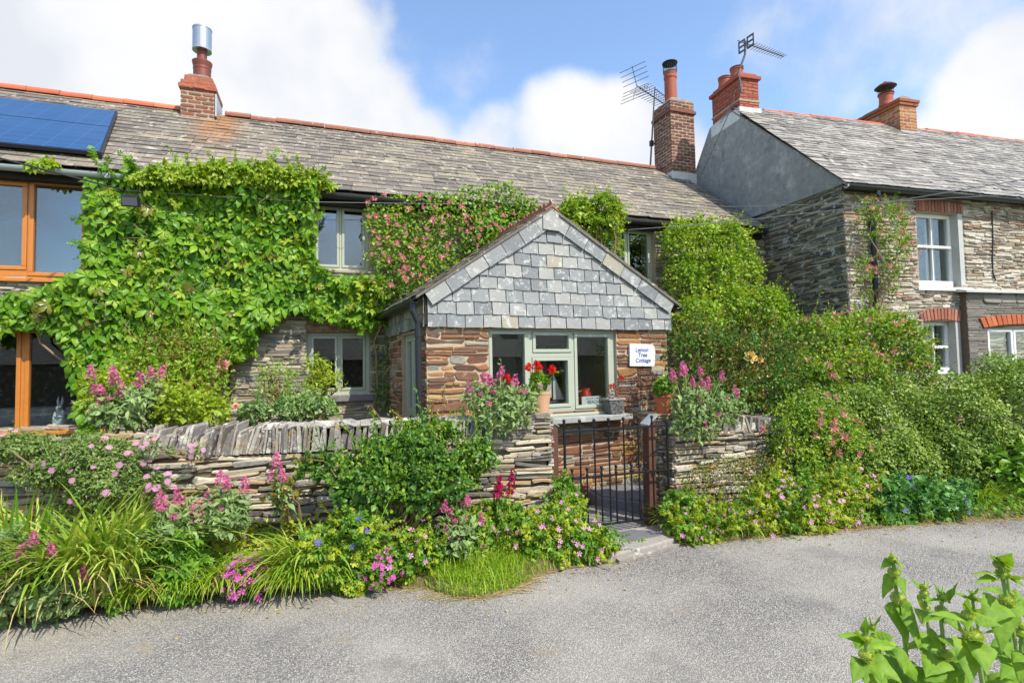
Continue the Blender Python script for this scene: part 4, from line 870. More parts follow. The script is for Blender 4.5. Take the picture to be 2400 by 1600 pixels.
# ------------------------------------------------------------------ gate and posts
GY = 4.93; GFr = Fr((0, GY, 0), (1, 0, 0), (0, -1, 0)); G = lambda u, v: GFr.loc(u, v)
GT = thing('garden_gate', 'black wrought iron garden gate with knobbed upright bars', 'gate', (2.9, GY, 0))
zt0 = G(1430, 984)[1]; zr1 = G(1440, 1004)[1]; zr2 = G(1440, 1112)[1]; zf2 = G(1440, 1094)[1]; zbt = G(1450, 1226)[1]+.01
gx0, gx1 = G(1324, 1100)[0], G(1567, 1100)[0]
def bar(x, z0, z1, r=.0095):
    b = MB(); b.tube([(x, GY, z0), (x, GY, z1)], r, 8); b.lathe((x, GY, 0), [(.008, z1-.075), (.014, z1-.07), (.015, z1-.045), (.009, z1-.04)], 10); b.sphere((x, GY, z1+.008), .018, 10, 7); return b
rg = np.random.default_rng(3)
for u in (1361, 1395, 1429, 1464, 1498, 1531): part('tall_bar', bar(G(u, 1100)[0], zbt, zt0), M_iron, GT)
for u in (1341, 1376, 1410, 1444, 1480, 1513): part('short_bar', bar(G(u, 1110)[0], zbt, zf2), M_iron, GT)
for u, r_, nm in ((1324.5, .014, 'hinge_stile'), (1566, .013, 'latch_stile')): 
    b = bar(G(u, 1100)[0], zbt-.01, zt0+.01 if nm == 'hinge_stile' else zr1+.02, r_); part(nm, b, M_iron, GT)
for z in (zr1, zr2, zbt):
    b = MB(); b.box(GFr, gx0-.005, gx1+.005, -.006, .006, z-.012, z+.012); part('rail', b, M_iron, GT, bev=.003)
b = MB(); lx_ = gx1-.06; lz_ = G(1550, 1076)[1]; b.sphere((lx_, GY-.02, lz_), .035, 12, 8, (.8, .5, 1)); b.tube([(lx_-.02, GY-.02, lz_+.02), (lx_-.08, GY-.03, lz_+.06), (lx_-.16, GY-.02, lz_+.05)], .008, 6); part('latch', b, M_iron, GT)
px_l = G(1306, 1050)[0]; GP = thing('gate_post', 'slim red brown gate post with angled top against the left wall end', 'post', (px_l, 4.97, 0), 'gate posts')
zp = G(1306, 992)[1]; f_ = Fr((px_l, 5.0, 0), (1, 0, 0), (0, -1, 0)); b = MB(); b.prism(f_, [(-.035, -.1), (.035, -.1), (.035, zp-.04), (-.035, zp)], -.1, .02); part('shaft', b, M_post, GP, bev=.005)
b = MB(); b.prism(f_, [(-.05, zp+.015), (.05, zp-.042), (.05, zp-.03), (-.05, zp+.027)], -.11, .03); part('cap', b, M_conc, GP)
pxr = G(1545, 1080)[0]; zq = G(1545, 972)[1]; GP2 = thing('gate_post', 'thick weathered timber gate post with slanting grey cap on the right', 'post', (pxr, 5.05, 0), 'gate posts')
f_ = Fr((pxr-.02, 5.08, 0), (1, 0, .02), (0, -1, 0), (.02, 0, 1)); b = MB(); b.prism(f_, [(-.045, -.1), (.045, -.1), (.045, zq-.04), (-.045, zq-.11)], -.08, .04); part('shaft', b, M_post, GP2, bev=.006)
b = MB(); b.prism(f_, [(-.065, zq-.122), (.06, zq-.025), (.06, zq-.01), (-.065, zq-.107)], -.1, .06); part('cap', b, M_lead, GP2)
# ------------------------------------------------------------------ house sign and window ledge things
def text(parent, body, fr, x, y, z, size, m, name='lettering', shear=0.0, ext=.001, align='CENTER', bold=0.0):
    cu_ = bpy.data.curves.new(name, 'FONT'); cu_.body = body; cu_.size = size; cu_.extrude = ext; cu_.shear = shear; cu_.align_x = align; cu_.offset = bold; cu_.materials.append(m)
    o = bpy.data.objects.new(name, cu_); COL.objects.link(o); p_ = fr.w(x, y, z)
    M = Matrix(((fr.ax[0], fr.az[0], fr.n[0], p_[0]), (fr.ax[1], fr.az[1], fr.n[1], p_[1]), (fr.ax[2], fr.az[2], fr.n[2], p_[2]), (0, 0, 0, 1)))
    bpy.context.view_layer.update(); me_ = bpy.data.meshes.new_from_object(o.evaluated_get(bpy.context.evaluated_depsgraph_get())); bpy.data.objects.remove(o); o = bpy.data.objects.new(name, me_); COL.objects.link(o)
    if parent is not None: o.parent = parent; M = Matrix.Translation(-Vector(parent.location)) @ M
    o.matrix_local = M; return o
x0, z0 = PF.loc(1477, 858, .05); x1, z1 = PF.loc(1534, 805, .05); HSn = thing('house_sign', 'white stone plaque painted in blue with the cottage name on the porch wall', 'sign', tuple(PF.w((x0+x1)/2, .03, z0)))
b = MB(); b.prism(PF, [(x0, z0), (x1-.015, z0-.01), (x1, z0+.05), (x1+.003, z1-.05), (x1-.03, z1-.012), (x0+.005, z1)], .022, .05)
part('plaque', b, stone('painted_plaque', [lin('e3e2de')], .1, stretch=False, lichen=[lin('c9bfa8'), lin('b3cbd0')], lo=.6, hi=.66, lscale=12, bmp=.3), HSn, bev=.004)
M_ink = plain('blue_paint', lin('3f63a6'), .6, var=.25, scale=30); sx = (x0+x1)/2; hh = z1-z0
for s_, dz, dx in (('Lemon', .64, -.01), ('Tree', .41, .0), ('Cottage', .17, .005)): text(HSn, s_, PF, sx+dx, .052, z0+hh*dz, hh*.26, M_ink, shear=.15, bold=.0015)
M_ledge = None
def onledge(u, v, y): 
    q = PF.loc(u, v, y); return q[0]
lz = g4[2]-.012
bx_ = onledge(1297, 947, -.25); SB = thing('model_sailboat', 'model sailing boat with white sails on the inside of the porch window', 'model boat', tuple(PF.w(bx_, -.25, lz)))
b = MB(); b.prism(PF, [(bx_-.17, lz+.07), (bx_-.12, lz+.01), (bx_+.1, lz+.01), (bx_+.18, lz+.08)], -.29, -.21); part('hull', b, plain('dark_hull', lin('33363c'), .4), SB, bev=.015)
b = MB(); b.tube([PF.w(bx_-.01, -.25, lz+.07), PF.w(bx_-.01, -.25, lz+.5)], .006, 6); part('mast', b, M_post, SB)
M_sail = plain('sail_cloth', lin('dcd7cc'), .9)
for pts, nm in (([(bx_+.0, lz+.09), (bx_+.16, lz+.09), (bx_+.0, lz+.46)], 'mainsail'), ([(bx_-.16, lz+.1), (bx_-.025, lz+.12), (bx_-.02, lz+.42)], 'jib')):
    b = MB(); b.prism(PF, pts, -.253, -.248); part(nm, b, M_sail, SB)
cx_ = onledge(1386, 945, -.22); x0, x1 = onledge(1364, 942, -.2), onledge(1409, 942, -.2); BS = thing('beach_sign', 'small white wooden sign reading BEACH propped inside the porch window', 'sign', tuple(PF.w(cx_, -.2, lz)))
b = MB(); b.box(PF, x0, x1, -.215, -.2, lz+.002, lz+.115); part('board', b, M_white, BS, bev=.002)
M_inkd = plain('grey_lettering', lin('4a5a62'), .7)
text(BS, 'BEACH', PF, cx_+.02, -.198, lz+.018, .062, M_inkd); text(BS, 'gone to the', PF, cx_-.035, -.198, lz+.082, .024, M_inkd, shear=.2); b = MB(); b.box(PF, cx_+.04, cx_+.09, -.2, -.197, lz+.087, lz+.09); b.prism(PF, [(cx_+.085, lz+.078), (cx_+.105, lz+.0885), (cx_+.085, lz+.099)], -.2, -.197); part('arrow', b, M_inkd, BS)
rx = onledge(1374, 935, -.33); RJ = thing('red_jug', 'red enamel jug behind the white sign inside the porch window', 'jug', tuple(PF.w(rx, -.34, lz)))
c = PF.w(rx, -.34, 0); b = MB(); b.lathe(c, [(.07, lz), (.085, lz+.04), (.08, lz+.12), (.055, lz+.19), (.06, lz+.22), (.05, lz+.22), (.045, lz+.18)], 20); part('body', b, plain('red_enamel', lin('c8281e'), .35), RJ)
b = MB(); b.tube([c+V3(-.06, 0, lz+.19), c+V3(-.13, 0, lz+.17), c+V3(-.14, 0, lz+.1), c+V3(-.08, 0, lz+.05)], .01, 8); part('handle', b, plain('red_enamel_handle', lin('c8281e'), .35), RJ)
# hare ornament and sofa inside the left cottage
q = at(140, 1000, Y=8.75); HA = thing('hare_ornament', 'white standing hare ornament inside the lower orange framed window', 'ornament', (q[0], 8.75, lz0+.015)); zz = lz0+.015
b = MB(); k = (at(140, 928, Y=8.75)[2]-zz)/.46
def sp(x, y, z, r, sc): b.sphere((q[0]+x*k, 8.75+y*k, zz+z*k), r*k, 14, 10, sc)
sp(0, 0, .1, .1, (.95, .9, 1.05)); sp(0, 0, .2, .07, (.85, .85, 1.3)); sp(0, -.03, .285, .05, (.85, 1.1, .95)); sp(0, -.075, .275, .03, (.8, 1, .8)); sp(-.05, -.06, .03, .035, (1, 1.5, .8)); sp(.05, -.06, .03, .035, (1, 1.5, .8))
for sg in (-1, 1): b.tube([(q[0]+sg*.018*k, 8.75, zz+.31*k), (q[0]+sg*.028*k, 8.75, zz+.38*k), (q[0]+sg*.024*k, 8.75, zz+.46*k)], [.014*k, .02*k, .005*k], 10); b.tube([(q[0]+sg*.05*k, 8.74, zz+.22*k), (q[0]+sg*.055*k, 8.7, zz+.13*k), (q[0]+sg*.03*k, 8.68, zz+.1*k)], [.024*k, .02*k, .016*k], 8)
o = part('body', b, plain('white_glaze', lin('cfd6d8'), .35), HA, smooth=True); m_ = o.modifiers.new('merge', 'REMESH'); m_.mode = 'VOXEL'; m_.voxel_size = .008; m_.use_smooth_shade = True
SO = thing('sofa', 'grey floral sofa inside the room behind the lower orange framed window', 'sofa', (-3.6, 9.5, .4)); M_sofa = stone('floral_fabric', [lin('8a8f92'), lin('7c8286')], .25, stretch=False, lichen=[lin('b9b4ae'), lin('6a5a5a')], lo=.56, hi=.62, bmp=.1)
b = MB(); b.box(CF, -5.2, -2.5, -1.5, -.9, .4, .78); part('base', b, M_sofa, SO, bev=.06)
for i in range(3):
    b = MB(); b.box(CF, -5.1+.85*i, -4.3+.85*i, -1.05, -.85, .8, 1.22); part('cushion', b, M_sofa, SO, bev=.07)
# ------------------------------------------------------------------ planting
def fold(w, f=.12, c=(.0, .05, .04, -.06), m=(.3, .7)):
    v = [(0, 0, 0), (0, m[0], c[1]), (0, m[1], c[2]), (0, 1, c[3]), (-w, m[0]+.08, f+c[1]), (-w*.72, m[1], f*.7+c[2]), (w, m[0]+.08, f+c[1]), (w*.72, m[1], f*.7+c[2])]
    return np.array(v, float), [(0, 1, 4), (1, 2, 5, 4), (2, 3, 5), (0, 6, 1), (1, 6, 7, 2), (2, 7, 3)]
T_leaf = fold(.26); T_nar = fold(.13, .06, (0, .06, .02, -.16)); T_ov = fold(.36, .1, (0, .04, .03, -.08)); T_lance = fold(.17, .08, (0, .08, .05, -.12), (.25, .65))
T_thin = fold(.075, .03, (0, .03, .04, -.1))
T_two = (np.array([(0, 0, 0), (-.3, .5, .08), (0, 1, -.02), (.3, .5, .08)]), [(0, 2, 1), (0, 3, 2)])
T_two_r = (np.array([(0, 0, 0), (-.42, .5, .1), (0, 1, -.02), (.42, .5, .1)]), [(0, 2, 1), (0, 3, 2)])
T_stalk = (np.array([(-.012, 0, 0), (.012, 0, 0), (.004, 1, 0), (-.004, 1, 0)]), [(0, 1, 2, 3)])
def obov(w, droop):
    c = .05; v = [(0, 0, 0), (0, .45, c), (0, .75, .03), (0, 1, -droop), (-w*.55, .35, c+.05), (-w, .62, .1), (-w*.62, .84, .02), (w*.55, .35, c+.05), (w, .62, .1), (w*.62, .84, .02)]
    return np.array(v, float), [(0, 1, 4), (1, 5, 4), (1, 2, 6, 5), (2, 3, 6), (0, 7, 1), (1, 7, 8), (1, 8, 9, 2), (2, 9, 3)]
def palm(angs, lens, w=.3, pet=.08, droop=.12, toothed=False):
    V = [(0, 0, 0)]; F = []
    for a, l in zip(angs, lens):
        tv, tf = obov(w, droop) if toothed else fold(w, .1, (0, .05, .02, -droop)); a = R(a); b = len(V)-1
        for x, y, z in tv[1:]:
            x, y = x*l, y*l+pet; V.append((x*math.cos(a)+y*math.sin(a), -x*math.sin(a)+y*math.cos(a), z*l-.1*abs(math.sin(a))*y))
        F += [tuple(0 if i == 0 else b+i for i in q) for q in tf]
    return np.array(V), F
T_creep = palm((-98, -50, 0, 50, 98), (.7, .95, 1.05, .95, .7), .235, .04, .16, True)
T_five = palm((-80, -40, 0, 40, 80), (.8, .95, 1, .95, .8), .2, .02, .06)
T_three = palm((-60, 0, 60), (.8, 1, .8), .33, .05, .05)
def lobed(n=5, k=.35, cup=.1):
    V = [(0, .0, 0)]; m = n*3
    for i in range(m+1):
        a = R(-150)+R(300)*i/m; r = .55*(1-k*(i % 3 == 0 or False)*1.0)*(1 if i % 3 else 1); V.append((r*math.sin(a), .1+r*math.cos(a), cup*r*2*(1 if i % 2 else .6)))
    return np.array(V), [(0, i, i+1) for i in range(1, m+1)]
T_lob = lobed(5, .45); T_rnd = lobed(4, .12, .16)
def disc(n=5, w=.5, cup=.15):
    V = [(0, 0, 0)]; F = []
    for i in range(n):
        a = 2*math.pi*i/n; b = len(V); h = math.pi/n*1.0*w*2*.95
        for da, r, z in ((-h*.7, .55, cup*.5), (-h*.5, .95, cup), (h*.5, .95, cup), (h*.7, .55, cup*.5)): V.append((r*math.sin(a+da)*.5, r*math.cos(a+da)*.5, z))
        F += [(0, b, b+1, b+2, b+3)]
    return np.array(V), F
T_fl5 = disc(); T_fl4 = disc(4, .5, .1); T_daisy = disc(13, .5, .02)
def basis(D, N):
    y = nrm(D); z = N-y*np.sum(N*y, -1, keepdims=True); z = nrm(z); x = np.cross(y, z); return x, y, z
class LM:
    def __init__(s): s.V = []; s.L = []; s.T = []; s.nv = 0
    def raw(s, V, F):
        V = np.asarray(V, float).reshape(-1, 3); s.V.append(V)
        for k in {len(f) for f in F}:
            a = np.array([f for f in F if len(f) == k]); s.L.append((a+s.nv).ravel()); s.T.append(np.full(len(a), k))
        s.nv += len(V)
    def add(s, T, P, D, N, S):
        if len(P) == 0: return
        tv, tf = T; x, y, z = basis(D, N); S = np.broadcast_to(np.asarray(S, float), (len(P),))[:, None, None]
        V = P[:, None, :]+S*(tv[None, :, 0:1]*x[:, None, :]+tv[None, :, 1:2]*y[:, None, :]+tv[None, :, 2:3]*z[:, None, :])
        n = len(P); nv = len(tv); off = (np.arange(n)*nv+s.nv)
        for k in {len(f) for f in tf}:
            a = np.array([f for f in tf if len(f) == k]); s.L.append((off[:, None, None]+a[None]).ravel()); s.T.append(np.full(n*len(a), k))
        s.V.append(V.reshape(-1, 3)); s.nv += n*nv
    def blades(s, P, az, L, e0, droop, w, K=6, foldk=.25):
        n = len(P); t = np.linspace(0, 1, K+1); el = e0[:, None]-droop[:, None]*t[None]**1.2; ds = (L/K)[:, None]
        hx = np.concatenate([np.zeros((n, 1)), np.cumsum(np.cos(el[:, :-1])*ds, 1)], 1); hz = np.concatenate([np.zeros((n, 1)), np.cumsum(np.sin(el[:, :-1])*ds, 1)], 1)
        d = np.stack([np.cos(az), np.sin(az), 0*az], -1); sd = np.stack([-np.sin(az), np.cos(az), 0*az], -1)
        C = P[:, None]+d[:, None]*hx[..., None]; C[..., 2] += hz
        ww = (w[:, None]*np.minimum(1, .55+t*1.6)[None]*(1-t[None]**2.5)+.0006)[..., None]
        up = np.stack([-np.sin(el)*np.cos(az)[:, None], -np.sin(el)*np.sin(az)[:, None], np.cos(el)], -1)
        Lf = C+sd[:, None]*ww+up*ww*foldk; Rt = C-sd[:, None]*ww+up*ww*foldk
        V = np.stack([Lf, C, Rt], 2); F = []
        for k in range(K):
            for c in (0, 1): F.append((k*3+c, k*3+c+1, k*3+c+4, k*3+c+3))
        a = np.array(F); off = np.arange(n)*(K+1)*3+s.nv; s.L.append((off[:, None, None]+a[None]).ravel()); s.T.append(np.full(n*len(F), 4)); s.V.append(V.reshape(-1, 3)); s.nv += n*(K+1)*3
    def mesh(s, name, m):
        me = bpy.data.meshes.new(name); V = np.concatenate(s.V); L = np.concatenate(s.L).astype(np.int32); T = np.concatenate(s.T).astype(np.int32)
        me.vertices.add(len(V)); me.vertices.foreach_set('co', V.ravel().astype(np.float32)); me.loops.add(len(L)); me.loops.foreach_set('vertex_index', L)
        st = np.concatenate([[0], np.cumsum(T)[:-1]]).astype(np.int32); me.polygons.add(len(T)); me.polygons.foreach_set('loop_start', st); me.polygons.foreach_set('loop_total', T)
        me.update(calc_edges=True); me.validate(); me.materials.append(m); return me
def leafpart(root, lm, m, name='foliage', label=None): return link(name, lm.mesh(name, m), root, label)
def rnd3(rg, n): return rg.normal(0, 1, (n, 3))
def wob(P, k, seed):
    rg = np.random.default_rng(seed); o = 0
    for i in range(5): o = o+np.sin(P@rg.normal(0, k, 3)+rg.uniform(0, 6))*(.5 if i > 2 else .7)
    return o/2
def ellpts(ells, n, rg, shell=.4, lump=.16, seed=1, back=.3, zmin=None):
    ar = np.array([(r[0]*r[2]+r[0]*r[1]+r[1]*r[2]) for c, r in ells]); k = rg.choice(len(ells), n, p=ar/ar.sum()); d = nrm(rnd3(rg, n))
    flip = (d[:, 1] > .15) & (rg.random(n) > back); d[flip, 1] *= -1; dn = (d[:, 2] < -.3) & (rg.random(n) > .5); d[dn, 2] *= -1
    C = np.array([e[0] for e in ells], float)[k]; Rr = np.array([e[1] for e in ells], float)[k]
    f = (1-shell*rg.random(n)**1.6)*(1+lump*wob(C+d*Rr*1.0, 7/np.max(Rr), seed)); P = C+d*Rr*f[:, None]; keep = np.ones(n, bool)
    for c, r in ells: keep &= np.sum(((P-np.array(c))/np.array(r))**2, 1) > .42
    if zmin is not None: keep &= P[:, 2] > zmin
    N = nrm(d/Rr); return P[keep], N[keep]
def E(u0, u1, v0, v1, Y, ry=None, k=1.0):
    c = at((u0+u1)/2, (v0+v1)/2, Y=Y); a = at(u0, (v0+v1)/2, Y=Y); b = at(u1, (v0+v1)/2, Y=Y); t_ = at((u0+u1)/2, v0, Y=Y); o = at((u0+u1)/2, v1, Y=Y)
    rx, rz = abs(b[0]-a[0])/2, abs(t_[2]-o[2])/2; return (c, (rx*k, ry if ry else rx*.7, rz*k))
def leafdirs(rg, N, hang=.5, up=.45, rough=.7):
    n = len(N); nn = nrm(N*.8+V3(0, -.15, up)+rnd3(rg, n)*rough*.55); D = nrm(N*.35+V3(0, 0, -hang)+rnd3(rg, n)*.75); return D, nn
def sprout(lm, Q, QN, rg, T, size, slen, up=.55):
    k = len(Q); d = nrm(QN*.7+V3(0, -.1, up)+rnd3(rg, k)*.45); L = rg.uniform(*slen, k)*rg.choice([.6, 1, 1.5], k, p=[.4, .45, .15]); lm.add(T_stalk, Q, d, nrm(rnd3(rg, k)+V3(0, -1, 0)), L)
    for j, t in enumerate(np.linspace(.15, 1, 9)):
        P = Q+d*(L*t)[:, None]+V3(0, 0, -.1)*(L*t*t)[:, None]; D = nrm(d*.5+rnd3(rg, k)*.8+V3(0, 0, .1)); lm.add(T, P, D, nrm(rnd3(rg, k)*.6+V3(0, -.4, .8)), rg.uniform(size[0]*.75, size[1]*.9, k)*(1.05-.45*t))
def bush(root, ells, n, T, size, m, seed, shell=.4, lump=.16, hang=.4, up=.45, rough=.8, back=.3, zmin=None, name='foliage', label=None, shoots=22, slen=(.08, .24)):
    rg = np.random.default_rng(seed); P, N = ellpts(ells, n, rg, shell, lump, seed, back, zmin); D, nn = leafdirs(rg, N, hang, up, rough); lm = LM()
    Ts = T if isinstance(T, list) else [T]; q = rg.integers(0, len(Ts), len(P))
    for i, t_ in enumerate(Ts): lm.add(t_, P[q == i], D[q == i], nn[q == i], rg.uniform(*size, (q == i).sum()))
    if shoots and len(P):
        ar = sum(e[1][0]*e[1][2]+e[1][0]*e[1][1] for e in ells)*6; k = min(int(shoots*ar), len(P)//4); Q, QN = pts_on(P, N, k, rg); sprout(lm, Q, QN, rg, Ts[0], size, slen)
    leafpart(root, lm, m, name, label); return P, N
def pts_on(P, N, n, rg, front=.15):
    w_ = np.clip(-N[:, 1]+.5*N[:, 2]+front, .02, None)**1.5; k = rg.choice(len(P), min(n, len(P)), replace=False, p=w_/w_.sum()); return P[k], N[k]
def flowers(root, meshes, P, N, S, name, rg, off=.02, up=.3, cap=100, spin=True):
    for i in range(min(len(P), cap)):
        n_ = Vector(nrm(N[i]+V3(0, -.25, up)+rg.normal(0, .25, 3))); q = n_.to_track_quat('Z', 'Y') @ Matrix.Rotation(rg.uniform(0, 6.28), 3, 'Z').to_quaternion()
        o = bpy.data.objects.new(name, meshes[int(rg.integers(len(meshes)))]); COL.objects.link(o); o.parent = root
        o.rotation_mode = 'QUATERNION'; o.rotation_quaternion = q; o.scale = [float(S[i] if np.ndim(S) else S)]*3; o.location = Vector(P[i]+N[i]*off)-Vector(root.location)
def twigs(root, P0, P1s, r, m, rg, name='branches', wig=.06):
    b = MB()
    for p1 in P1s:
        p0 = P0+rg.normal(0, .03, 3)*V3(1, 1, .2); d = p1-p0; k = 6; pts = [p0+d*t+rg.normal(0, wig, 3)*math.sin(math.pi*t)*np.linalg.norm(d) for t in np.linspace(0, 1, k)]; b.tube(pts, list(np.linspace(r, r*.35, k)), 5)
    return part(name, b, m, root)
# leaf and petal materials
def L3(*h): return [lin(x) for x in h]
F_creep = leafmat('creeper_leaf', L3('3a6616', '548a20', '74a42e', '98bc44'), .3, rough=.42, spec=.3, clump=.2)
F_creepy = leafmat('young_creeper_leaf', L3('6f982a', '8cae34', 'a5bb48'), .35)
F_honey = leafmat('honeysuckle_leaf', L3('42701f', '5a8a2c', '7aa23a', '9cb850'), .28, rough=.4)
F_lime = leafmat('lime_leaf', L3('6f9128', '8aa832', 'a2ba40'), .35)
F_clim = leafmat('climber_leaf', L3('4f8026', '6f9e32', '90b63e', 'b2c858'), .32, rough=.45)
F_rose = leafmat('rose_leaf', L3('2f5a20', '40702a', '548236', '729646'), .22, rough=.42, spec=.35)
F_hedge = leafmat('hedge_leaf', L3('4c702a', '66893a', '84a64e', 'a6be68'), .22, rough=.42)
F_grey = leafmat('valerian_leaf', L3('5f8253', '749566', '8aa97a', '9db788'), .22, rough=.55)
F_ger = leafmat('geranium_leaf', L3('42752a', '5a8e32', '76a440', '93b650'), .3)
F_gery = leafmat('yellowgreen_geranium_leaf', L3('7a9c2c', '94b038', 'b0c44a', '84a434'), .35)
F_blue = leafmat('blue_geranium_leaf', L3('3c7434', '50884a', '689c5c', '7aab68'), .25)
F_strap = leafmat('strap_leaf', L3('5a8c2e', '7fa842', 'a3bf62', 'c0d080'), .3, clump=.15)
F_sword = leafmat('sword_leaf', L3('4a8424', '5f982c', '7aa838', 'b08a40'), .3, clump=.1)
F_hak = leafmat('hakone_blade', L3('689a2c', '84b038', 'a2c44a', '8eb040'), .35, clump=.15)
F_grass = leafmat('grass_blade', L3('6ea22a', '86b436', '9cc044', 'b4c468'), .35, clump=.3)
F_dry = leafmat('dry_stalk', L3('a89a78', 'bcae8c', '988862', '807050'), .1, rough=.8)
F_cush = leafmat('daisy_bush_leaf', L3('4a6a36', '5f8046', '789658', '94aa6c'), .2)
F_bron = leafmat('bronze_leaf', L3('5a4a28', '6f6a30', '7f8a3c', '8a5a38'), .25, rough=.3, spec=.5)
F_phl = leafmat('phlomis_leaf', L3('507e24', '6e9c32', '92b84a'), .34, rough=.6, clump=.4, cs=9, vein=90)
F_phlo = leafmat('phlomis_bud', L3('96b850', 'aec864', 'c4d67e'), .25, rough=.7)
F_stem = plain('green_stem', lin('7f9a4c'), .6)
F_stemr = plain('red_stem', lin('7a5a3c'), .7)
F_twig = plain('woody_stem', lin('8b7558'), .85, var=.3, scale=20)
P_val = petal('valerian_petal', L3('c44c84', 'd86a9c', 'e48ab4', 'c24478'))
P_pink = petal('pale_pink_petal', L3('dc8ec0', 'e6a6d0', 'cf74ae'))
P_hot = petal('hot_pink_petal', L3('d24cae', 'dd68bc', 'c43c9c'))
P_mag = petal('magenta_petal', L3('b0104e', 'c41c60', '960c40'))
P_red = petal('red_petal', L3('d21414', 'e02a20', 'b80c10'))
P_vio = petal('violet_petal', L3('5a4ab4', '6e60c4', '4c3ca0'))
P_hon = petal('honeysuckle_petal', L3('c03a6c', 'd8608c', 'e8a0a0', 'f0d09a', 'f2dfb4', 'c83c70'))
P_rose = petal('rose_petal', L3('eaa6a0', 'f0bcae', 'e08e90')); P_yel = petal('yellow_rose_petal', L3('ecc870', 'f2dc98'))
P_dai = petal('daisy_petal', L3('dc86b8', 'e8a8cc', 'cf6aa4'))
def fm(name, T, m, s=1.0):
    lm = LM(); lm.add(T, np.zeros((1, 3)), V3(0, 1, 0)[None], V3(0, 0, 1)[None], s); return lm.mesh(name, m)
def headmesh(name, m, n, prof, T, s, seed, out=.8):
    """panicle or ball of small florets; prof(t) gives radius and height"""
    rg = np.random.default_rng(seed); t = rg.random(n); a = rg.uniform(0, 6.28, n); rh = np.array([prof(x) for x in t]); P = np.stack([rh[:, 0]*np.cos(a), rh[:, 0]*np.sin(a), rh[:, 1]], -1); P += rg.normal(0, .004, P.shape)
    N = nrm(np.stack([np.cos(a)*out, np.sin(a)*out, np.full(n, .55)+0*a], -1)+rg.normal(0, .25, (n, 3))); D = nrm(rnd3(rg, n)); lm = LM(); lm.add(T, P, D, N, rg.uniform(.75, 1.2, n)*s); return lm.mesh(name, m)
H_val = [headmesh('flower_head', P_val, 150, lambda t: ((.016+.026*abs(math.sin(t*7.0)))*(1.2-t*.75), .13*t), T_fl5, .02, 200+i) for i in range(3)]
H_vals = [headmesh('flower_head', P_val, 70, lambda t: (.03*math.sqrt(max(0, 1-(t-.2)**2)), .04*t), T_fl5, .018, 210+i) for i in range(2)]
H_red = [headmesh('flower_head', P_red, 70, lambda t: (.045*math.sin(math.pi*min(.95, t*.8+.2)), .05*(1-math.cos(t*2.4))-.02), T_fl5, .034, 220+i) for i in range(2)]
H_pel = [headmesh('flower_head', P_pink, 40, lambda t: (.03*math.sin(math.pi*min(.95, t*.8+.2)), .03*(1-math.cos(t*2.4))), T_fl5, .022, 225)]
M_ger5 = [fm('flower', T_fl5, P_pink)]; M_hot5 = [fm('flower', T_fl5, P_hot)]; M_vio5 = [fm('flower', T_fl5, P_vio)]; M_dai = [fm('flower', T_daisy, P_dai)]
def honeymesh(seed):
    rg = np.random.default_rng(seed); n = 22; a = np.arange(n)*2.4; D = nrm(np.stack([np.cos(a), np.sin(a), rg.uniform(.1, 1.1, n)], -1)); lm = LM(); lm.add(T_thin, np.zeros((n, 3)), D, nrm(rnd3(rg, n)), rg.uniform(.7, 1.1, n)); return lm.mesh('blossom', P_hon)
M_hon = [honeymesh(i) for i in range(4)]
def rosemesh(m, seed):
    rg = np.random.default_rng(seed); n = 34; a = np.arange(n)*2.4; t = np.linspace(0, 1, n); D = nrm(np.stack([np.cos(a)*t, np.sin(a)*t, 1.15-t], -1)); N = nrm(np.stack([-np.cos(a), -np.sin(a), t*1.4], -1)); lm = LM(); lm.add(T_two_r, np.zeros((n, 3)), D, N, .5+.3*t); return lm.mesh('rose_flower', m)
M_rose = [rosemesh(P_rose, 1)]; M_yrose = [rosemesh(P_yel, 2)]
# ---------------- climbers on the wall
def inpoly(poly, x, z):
    r = np.zeros(len(x), bool); n = len(poly); j = n-1
    for i in range(n):
        xi, zi = poly[i]; xj, zj = poly[j]; c = ((zi > z) != (zj > z)) & (x < (xj-xi)*(z-zi)/(zj-zi+1e-12)+xi); r ^= c; j = i
    return r
def wallpts(px_poly, Y, n, rg, thick=.16, seed=1, holes=(), lump=3.0):
    poly = [(p[0], p[2]) for p in (at(u, v, Y=Y) for u, v in px_poly)]; X = np.array(poly); lo, hi = X.min(0), X.max(0)
    q = rg.uniform(lo, hi, (n*3, 2)); k = inpoly(poly, q[:, 0], q[:, 1])
    for (u, v, rad) in holes:
        c = at(u, v, Y=Y); k &= ((q[:, 0]-c[0])**2+(q[:, 1]-c[2])**2 > rad**2*(1+.5*np.sin(q[:, 0]*23)+.3*np.cos(q[:, 1]*31))) | (rg.random(len(q)) < .12)
    q = q[k][:n]; P = np.stack([q[:, 0], np.full(len(q), Y), q[:, 1]], -1); th = thick*(.75+.5*wob(P, lump, seed)); P[:, 1] -= th*rg.random(len(q))**.6; return P
def hangleaves(lm, T, P, rg, s, hang=1.0, out=.9):
    n = len(P); D = nrm(V3(0, -.25, -hang)+rnd3(rg, n)*V3(.5, .3, .45)); N = nrm(V3(.12, -out, .55)+rnd3(rg, n)*V3(.42, .3, .35)); lm.add(T, P, D, N, rg.uniform(*s, n))
rg = np.random.default_rng(100)
VC = thing('virginia_creeper', 'broad five leaved creeper covering the wall between orange and green windows', 'climbing plant', tuple(at(420, 960, Y=8.2)))
